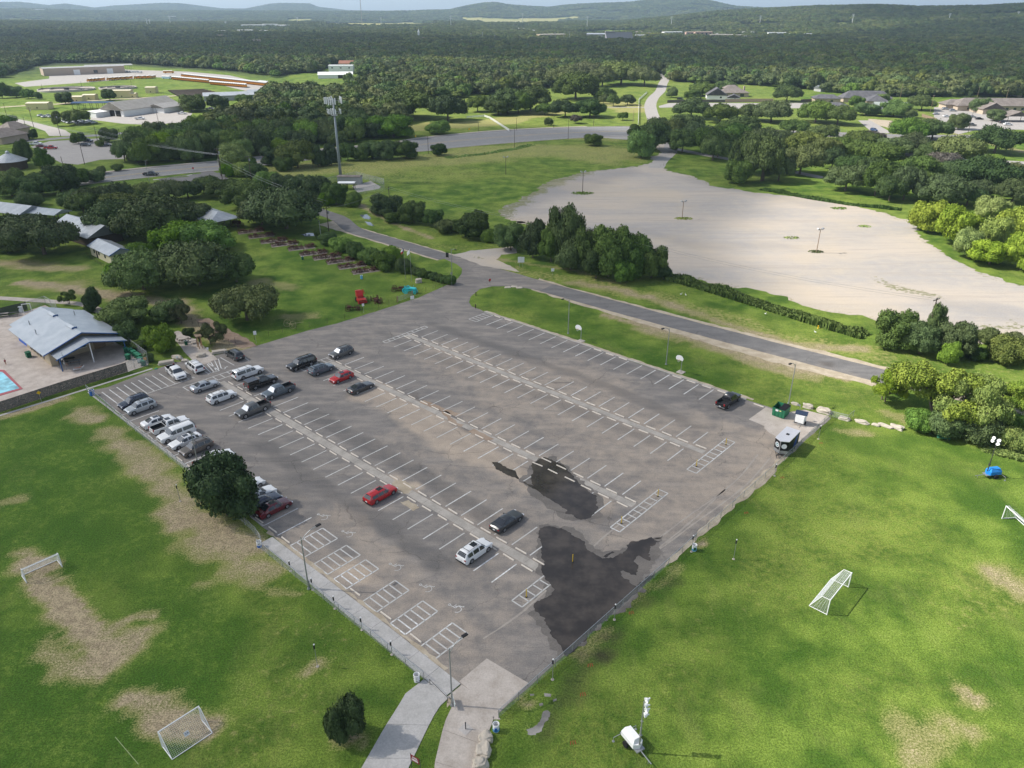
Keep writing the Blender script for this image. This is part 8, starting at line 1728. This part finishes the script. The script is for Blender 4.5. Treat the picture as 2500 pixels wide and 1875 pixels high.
# red harvester
RH = M('harvester_red', (.36, .022, .018), .5, var=.2); hv = thing('harvester', 'bright red vintage harvester with upright chute on the lawn', 'harvester', G(882,737), R(-62)); q = MB(); q._add([(-2.1, -.6, .9), (0, -.7, .6), (0, .7, .6), (-2.1, .6, .9), (-2.3, -.6, 2.2), (-1.2, -.7, 2.4), (-.2, -.7, 1.5), (-.2, .7, 1.5), (-1.2, .7, 2.4), (-2.3, .6, 2.2)], [(0, 1, 6, 5, 4), (3, 9, 8, 7, 2), (0, 3, 2, 1), (4, 5, 8, 9), (5, 6, 7, 8), (1, 2, 7, 6), (0, 4, 9, 3)]); q.build('body', RH, hv)
q = MB(); q.box((.7, -.1, .75), (1.7, 1.9, .45)); q.box((1.4, -.1, .4), (.5, 2.1, .5)); q.build('header', RH, hv); q = MB(); q.tube([(0, .5, 1.4), (-.3, .7, 2.9)], .12, 4); q.tube([(-.3, .7, 2.9), (.5, .8, 2.0)], .08, 4); q.build('chute', RH, hv)
for x, s in ((-.9, -1), (-.9, 1)): q = MB(); q.lathe([(.35, -.12), (.5, -.1), (.5, .1), (.35, .12)], (x, s * .95, .5), 14, 'Y'); q.build('wheel', M_TYRE, hv)
q = MB()
for k in range(5): a = k * 1.256; q.tube([(1.5 + .4 * math.cos(a), -1.0, 1.1 + .4 * math.sin(a)), (1.5 + .4 * math.cos(a), .9, 1.1 + .4 * math.sin(a))], .025, 3)
q.build('reel', M_METAL, hv); q = MB(); 
for k in range(7): q.tube([(.2 + k * .1, .8, .9), (.3 + k * .15, 1.6, 1.0 + .3 * math.sin(k))], .03, 3)
q.build('side_rods', M_RUST, hv)
# flagpoles
def flagpole(px, py, yt, label, kind, hmin=3):
    b = G(px, py); h = max(hmin, hgt_from(b, yt)); o = thing('flagpole', label, 'flagpole', b, R(150)); q = MB(); q.tube([(0, 0, 0), (0, 0, h)], .05, 7, .03); q.lathe([(.02, h), (.07, h + .06), (.01, h + .13)], n=8); q.build('pole', M_METAL, o)
    def cloth(mb, x0, x1, z0, z1):
        n = 6; vs = []
        for i in range(n + 1):
            x = x0 + (x1 - x0) * i / n; dz = -.55 * x; y = .07 * math.sin(x * 7)
            vs += [(x * .62, y, h - .1 - z0 + dz), (x * .62, y, h - .1 - z1 + dz)]
        mb._add(vs, [(2 * i, 2 * i + 1, 2 * i + 3, 2 * i + 2) for i in range(n)])
    R1 = M('flag_red', (.45, .02, .03), .8); B1 = M('flag_blue', (.02, .03, .16), .8)
    fl = None; w, hh = 1.5, .95
    if kind == 'us':
        q = MB(); cloth(q, 0, w, 0, hh); fl = q.build('flag', M_WHITE, o)
        q = MB(); [cloth(q, 0, w, hh * k / 13, hh * (k + 1) / 13) for k in range(0, 13, 2)]; q.v = [(x, y - .012, z) for x, y, z in q.v]; q.build('red_stripes', R1, fl); q = MB(); cloth(q, 0, w, 0, .001); q = MB(); cloth(q, 0, w * .4, 0, hh * .54); q.v = [(x, y - .02, z) for x, y, z in q.v]; q.build('blue_canton', B1, fl)
    else:
        q = MB(); cloth(q, 0, w * .34, 0, hh); fl = q.build('flag', B1, o); q = MB(); cloth(q, w * .34, w, 0, hh / 2); q.build('white_band', M_WHITE, fl); q = MB(); cloth(q, w * .34, w, hh / 2, hh); q.build('red_band', R1, fl)
flagpole(990,681,605,'left flagpole on the small mound with dark blue and white flag','tx'); flagpole(1005,688,608,'right flagpole on the small mound with striped flag','us'); flagpole(163,905,862,'thin flagpole with small striped flag at the pool house porch','us', 3.4)
# ---- pool yard
sheet('pool_deck', [G(-90,800), G(-20,780), G(46,764), G(68,759), G(110,745), G(215,800), G(300,845), G(330,902), G(312,908), G(150,957), G(0,1007), G(-110,1042)], .024, concrete_material('deck_concrete', (.42, .355, .30), (.56, .49, .425)))
q = MB(); q.prism([(p.x, p.y) for p in (G(-90,898), G(11,904), G(56,950), G(0,967), G(-90,992))], 0, .08); pr = q.build('pool_coping', M('coping_red', (.42, .12, .13), .8)); tag(pr, 'red coping around the corner of the swimming pool', 'pool coping')
pwm = water_material('pool_water', (.22, .50, .56), .05); q = MB(); q.poly([(p.x, p.y, .10) for p in (G(-90,903), G(6,909), G(48,949), G(0,962), G(-90,986))]); tag(q.build('pool_water', pwm), kind='structure')
sheet('footpath', strip([G(-30,1024), G(160,966), G(372,900)], .55), .03, M_WALK); sheet('concrete_pad', [G(311,909), G(330,902), G(362,892), G(360,884), G(318,850), G(300,846)], .036, M_CONC2)
def picnic(px, py, rz, label, mat=M_DMETAL):
    o = thing('picnic_table', label, 'picnic table', G(px, py) + Vector((0, 0, .03)), rz); q = MB(); q.box((0, 0, .75), (2.0, .75, .05)); q.build('top', mat, o)
    for s in (-1, 1): q = MB(); q.box((0, s * .7, .45), (2.0, .28, .05)); q.build('bench', mat, o)
    q = MB()
    for x in (-.7, .7): q.tube([(x, -.7, 0), (x, 0, .72), (x, .7, 0)], .03, 4)
    q.build('legs', M_DMETAL, o)
picnic(184,889,R(28),'silver picnic table under the porch edge',M_METAL); picnic(170,884,R(28),'dark picnic table deep under the porch roof'); picnic(10,773,R(20),'pale picnic table at the left edge of the pool deck',M_CONC2); picnic(35,771,R(20),'dark blue picnic table beside the pale one')
lc = thing('lounge_chair', 'white lounge chair with a sunbather on the pool deck', 'lounge chair', G(194,904) + Vector((0, 0, .03)), R(18)); q = MB(); q.box((-.3, 0, .36), (1.3, .62, .05)); q.box((.62, 0, .58), (.75, .62, .05), ry=-.6); q.build('bed', M_WHITE, lc)
for x, y in ((-.85, -.28), (-.85, .28), (.3, -.28), (.3, .28)): q = MB(); q.tube([(x, y, 0), (x, y, .36)], .03, 4); q.build('leg', M_WHITE, lc)
tag(MB().box((0, 0, .4), (.6, .6, .7)).box((0, .3, .8), (.6, .08, .8)).box((0, 0, 1.3), (.7, .7, .05)).build('lifeguard_chair', M_WHITE, loc=G(52,762), rz=.3), 'white lifeguard chair by the dark screened fence', 'chair')
tag(MB().box((0, 0, 1.2), (.1, .1, 2.4)).box((1.6, 0, 1.2), (.1, .1, 2.4)).box((.8, 0, 2.4), (1.8, .12, .12)).build('fence_gate', M_WHITE, loc=G(60,768), rz=.3), 'white gate frame in the fence behind the pool house', 'gate')
# ---- people (small in the picture): one skinned body each
SKIN = M('skin', (.45, .27, .19), .7)
def person(loc, rz, joints, radii, edges, cloth, label, hair=(.05, .03, .02), scale=1.0):
    me = bpy.data.meshes.new('person'); me.from_pydata(joints, edges, []); o = bpy.data.objects.new('person', me); COL.objects.link(o); o.location = loc; o.rotation_euler = (0, 0, rz); o.scale = (scale,) * 3
    md = o.modifiers.new('skin', 'SKIN'); sv = me.skin_vertices[0].data
    for i, r in enumerate(radii): sv[i].radius = (r, r)
    sv[0].use_root = True; o.modifiers.new('sub', 'SUBSURF').levels = 1; me.materials.append(SKIN); tag(o, label, 'person')
    for nm, idx, mt in cloth:
        q = MB(); pts = [joints[i] for i in idx]; q.tube(pts, [radii[i] * 1.28 for i in idx], 8); q.build(nm, mt, o, smooth=True)
    h = joints[3]; q = MB(); q.lathe([(.02, -.02), (.105, .0), (.11, .06), (.06, .13), (.01, .14)], (h[0], h[1], h[2] + .02), 9); q.build('hair', M('hair_brown', hair, .8), o, smooth=True); return o
E_ = [(0, 1), (1, 2), (2, 3), (1, 4), (4, 5), (5, 6), (1, 7), (7, 8), (8, 9), (0, 10), (10, 11), (11, 12), (0, 13), (13, 14), (14, 15)]
ST = [(0, 0, .95), (0, 0, 1.38), (0, 0, 1.50), (0, .02, 1.64), (.2, 0, 1.36), (.24, .02, 1.1), (.22, .14, .88), (-.2, 0, 1.36), (-.25, -.04, 1.1), (-.25, -.12, .88), (.1, 0, .9), (.11, .16, .5), (.11, .05, .05), (-.1, 0, .9), (-.11, -.06, .5), (-.12, -.30, .08)]
RD = [.14, .15, .06, .10, .065, .045, .04, .065, .045, .04, .09, .06, .045, .09, .06, .045]
person(G(15,891) + Vector((0, 0, .03)), R(60), ST, RD, E_, [('swim_shirt', (1, 0), M('shirt_red', (.30, .03, .05), .8)), ('shorts', (0, 10), M('shorts_dark', (.02, .02, .04), .8))], 'child in dark red top walking across the pool deck', scale=.72)
SI = [(0, 0, .55), (0, -.05, 1.0), (0, -.02, 1.12), (0, .03, 1.26), (.2, 0, .98), (.26, .12, .75), (.18, .35, .72), (-.2, 0, .98), (-.26, .12, .75), (-.18, .35, .72), (.1, .05, .52), (.12, .45, .5), (.12, .45, .06), (-.1, .05, .52), (-.12, .45, .5), (-.12, .45, .06)]
person(G(160,896) + Vector((0, 0, .03)), R(-60), SI, RD, E_, [('pale_shirt', (1, 0), M('shirt_pale', (.45, .52, .50), .8))], 'person in a pale shirt sitting at the picnic table')
LY = [(0, 0, .50), (.42, 0, .66), (.55, 0, .75), (.66, 0, .84), (.40, .2, .62), (.2, .3, .5), (0, .3, .46), (.40, -.2, .62), (.2, -.3, .5), (0, -.3, .46), (-.05, .1, .5), (-.45, .12, .58), (-.85, .1, .46), (-.05, -.1, .5), (-.45, -.12, .48), (-.85, -.1, .45)]
person(lc.location + Vector((0, 0, .02)), R(18), LY, RD, E_, [('swim_shorts', (0, 10), M('shorts_blue', (.03, .05, .12), .8))], 'sunbather lying on the white lounge chair')
for i, (x, y) in enumerate([(1662,722),(1674,724),(1868,770),(1990,815)]):
    o = thing('egret', 'small white egret in the dry grass beside the tall grass strip', 'bird', G(x, y), random.uniform(0, 6), 'white egrets on the verge'); q = MB(); q.lathe([(.02, -.25), (.10, -.12), (.12, .05), (.03, .25)], (0, 0, .42), 8, 'X'); q.tube([(.2, 0, .47), (.27, 0, .62), (.22, 0, .72), (.3, 0, .78)], [.05, .03, .03, .04], 6); q.build('body', M_WHITE, o, smooth=True); q = MB(); q.tube([(.3, 0, .78), (.42, 0, .76)], .012, 4); q.build('beak', YELS, o)
    for s in (-.04, .04): q = MB(); q.tube([(0, s, .36), (-.02, s, .18), (.01, s, 0)], .012, 4); q.build('leg', M_BLK, o)
bn = thing('park_bench', 'green slatted park bench in the shade of the mesquites', 'bench', G(2302,1075), R(-12)); GB = M('bench_green', (.05, .22, .13), .6); q = MB()
for k in range(4): q.box((0, -.18 + .12 * k, .45), (1.9, .09, .04))
q.build('seat', GB, bn); q = MB()
for k in range(3): q.box((0, .28 + .03 * k, .6 + .13 * k), (1.9, .03, .1))
q.build('backrest', GB, bn)
for x in (-.8, .8): q = MB(); q.tube([(x, -.2, 0), (x, -.2, .44), (x, .25, .46), (x, .36, .95)], .03, 4); q.tube([(x, .25, .46), (x, .3, 0)], .03, 4); q.build('leg', M_DMETAL, bn)
# fire hydrant on the verge, small red paint marks on the right field
hy_ = thing('fire_hydrant', 'small yellow hydrant on the dry verge', 'hydrant', G(1997,802)); q = MB(); q.lathe([(.16, 0), (.16, .05), (.11, .08), (.11, .5), (.14, .52), (.10, .66), (.03, .72)], n=10); q.build('body', YELS, hy_, smooth=True); q = MB(); q.lathe([(.05, -.2), (.05, .2)], (0, 0, .42), 7, 'Y'); q.build('nozzle', YELS, hy_)
rm = MB(); RMK = M('red_ground_paint', (.25, .045, .02), .9)
for x, y in ((1541,1496),(1441,1624),(1423,1695),(1399,1813),(1822,1252),(2004,1082),(1910,1166)):
    c = G(x, y)
    for k in (-1, 0, 1): rm.box((c.x + .22 * k, c.y + .05 * k, .012), (.07, .45, .008), rz=.2 * k)
tag(rm.build('ground_paint', RMK), kind='structure')
# ---- rough grass and weeds
def grass_band(pts, w, n, h, mat, name='tall_grass'):
    V_ = []; F_ = []; P_ = [G(*p) for p in pts]; seg = [(a, b) for a, b in zip(P_[:-1], P_[1:])]; Ls = [(b - a).length for a, b in seg]; tot = sum(Ls)
    for k in range(n):
        d = random.random() * tot
        for (a, b), l in zip(seg, Ls):
            if d <= l: break
            d -= l
        t = (b - a).normalized(); p = a + t * d + Vector((-t.y, t.x, 0)) * random.uniform(-w / 2, w / 2); an = random.uniform(0, 3.14); s = random.uniform(.15, .4); z = random.uniform(.35, 1) * h * (.35 + 1.3 * abs(mn.noise(Vector((p.x * .13, p.y * .13, 3))) + .25)); dx, dy = s * math.cos(an), s * math.sin(an); lx, ly = random.uniform(-.2, .2), random.uniform(-.2, .2); i = len(V_)
        V_ += [(p.x - dx, p.y - dy, 0), (p.x + dx, p.y + dy, 0), (p.x + dx * .7 + lx, p.y + dy * .7 + ly, z), (p.x - dx * .7 + lx, p.y - dy * .7 + ly, z * .85)]; F_.append((i, i + 1, i + 2, i + 3))
    o = bpy.data.objects.new(name, mk_mesh(name, V_, F_, mat)); COL.objects.link(o); return tag(o, kind='stuff')
grass_band([(1625,676),(1750,712),(1880,752),(2000,790),(2110,822)], 4.0, 9000, 1.5, LM['M'])
grass_band([(1090,386),(1180,376),(1260,363),(1300,353)], 5, 1300, .6, LM['B']); grass_band([(1860,462),(1990,486),(2080,500),(2200,512)], 4, 3500, .9, LM['M']); grass_band([(2400,1085),(2500,1110)], 5, 2500, .6, LM['Z']); grass_band([(2420,850),(2520,870)], 8, 3000, .9, LM['O'])
# ---- clouds high above, out of the picture, that shade parts of the ground
cmt = bpy.data.materials.new('cloud_vapour'); cmt.use_nodes = True; t = cmt.node_tree; t.nodes.clear(); ge = t.nodes.new('ShaderNodeNewGeometry'); cn = t.nodes.new('ShaderNodeTexNoise'); cn.inputs['Scale'].default_value = .008; cn.inputs['Detail'].default_value = 4; t.links.new(ge.outputs['Position'], cn.inputs[0])
ca = t.nodes.new('ShaderNodeAttribute'); ca.attribute_name = 'edge'; ad = t.nodes.new('ShaderNodeMath'); ad.operation = 'MULTIPLY_ADD'; t.links.new(cn.outputs[0], ad.inputs[0]); ad.inputs[1].default_value = .9; t.links.new(ca.outputs['Fac'], ad.inputs[2])
cr = t.nodes.new('ShaderNodeMapRange'); cr.interpolation_type = 'SMOOTHSTEP'; cr.inputs[1].default_value = .55; cr.inputs[2].default_value = 1.15; cr.inputs[4].default_value = CLOUD; t.links.new(ad.outputs[0], cr.inputs[0])
tb = t.nodes.new('ShaderNodeBsdfTransparent'); db = t.nodes.new('ShaderNodeBsdfDiffuse'); db.inputs[0].default_value = (.9, .9, .92, 1); mx = t.nodes.new('ShaderNodeMixShader'); oo = t.nodes.new('ShaderNodeOutputMaterial'); t.links.new(cr.outputs[0], mx.inputs[0]); t.links.new(tb.outputs[0], mx.inputs[1]); t.links.new(db.outputs[0], mx.inputs[2]); t.links.new(mx.outputs[0], oo.inputs[0])
def cloud(ground, label, alt=1000.0, thick=25.0, step=22.0, soft=45.0):
    """ground: outline on the ground of the wanted shade; the cloud floats up along the sun's direction"""
    s = Vector((sdir.x, sdir.y, 0)) * (alt / sdir.z); xs = [p[0] for p in ground]; ys = [p[1] for p in ground]; soft_ = soft
    X, Y = np.meshgrid(np.arange(min(xs) - soft, max(xs) + soft, step), np.arange(min(ys) - soft, max(ys) + soft, step)); ins = inpoly(X, Y, ground); d = seg_dist(X, Y, ground + [ground[0]]); sd = np.where(ins, d, -d); e = np.clip(.5 + sd / (2 * soft), 0, 1); h, w = X.shape
    top = grid_mesh('cloud', X + s.x, Y + s.y, alt + 8 + thick * np.sqrt(np.maximum(e, 0)) * (.6 + .6 * fbm(X / 60, Y / 60, 3))); a = top.attributes.new('edge', 'FLOAT', 'POINT'); a.data.foreach_set('value', (np.ravel(e)).astype(np.float32)); top.materials.append(cmt)
    o = bpy.data.objects.new('cloud', top); COL.objects.link(o); return tag(o, label, 'cloud')
if CLOUD > 0:
    g = lambda *ps: [tuple(G(*p)[:2]) for p in ps]
    cloud([(-260, -60), (-14, -60), (-12, 42), (0, 60), (12, 84), (20, 110), (24, 150), (30, 175), (34, 215), (55, 250), (80, 300), (120, 400), (-40, 470), (-250, 460), (-330, 300)], 'broad cloud over the left half of the car park', soft=26, step=8)
    cloud(g((-100,158),(100,150),(600,146),(800,153),(1400,163),(1480,182),(1600,186),(2000,192),(2500,228),(2800,228),(2800,86),(2300,84),(1800,100),(1300,106),(900,92),(500,90),(-100,88)), 'long cloud over the dark middle woods', 1100, 40, 30, 60)
    cloud([(1100, 2600), (2300, 2300), (3000, 3200), (2000, 3600), (1300, 3200)], 'cloud over the right hand slope', 1200, 60, 60, 200)
# ---- look-alikes in a row: say which one by its place in the row
GR = {}
for o in COL.objects:
    if o.get('group') and o.get('category') and o.parent is None: GR.setdefault((o['group'], o['label']), []).append(o)
for (g_, l_), os_ in GR.items():
    n_ = len(os_)
    if 2 <= n_ <= 26 and len(l_.split()) <= 12 and not g_.startswith('overhead'):
        os_.sort(key=lambda o: o.location.x / max(1.0, o.location.y))
        for i, o in enumerate(os_):
            k = min(i, n_ - 1 - i); w_ = 'left' if i <= n_ - 1 - i else 'right'; o['label'] = l_ + ', ' + (w_ + 'most one' if k == 0 else ORD[k] + ' from the ' + w_)
# ---------------------------------------------------------------- haze
hz = MB(); hz.box((0, 7600, 124), (34000, 19000, 270))
hm = bpy.data.materials.new('haze_air'); hm.use_nodes = True; ht = hm.node_tree; ht.nodes.clear()
pv = ht.nodes.new('ShaderNodeVolumePrincipled'); pv.inputs['Color'].default_value = (.60, .80, 1.0, 1); pv.inputs['Density'].default_value = HAZE; pv.inputs['Anisotropy'].default_value = 0.2
hmo = ht.nodes.new('ShaderNodeOutputMaterial'); ht.links.new(pv.outputs[0], hmo.inputs['Volume'])
ho = hz.build('haze', hm); tag(ho, kind='stuff')
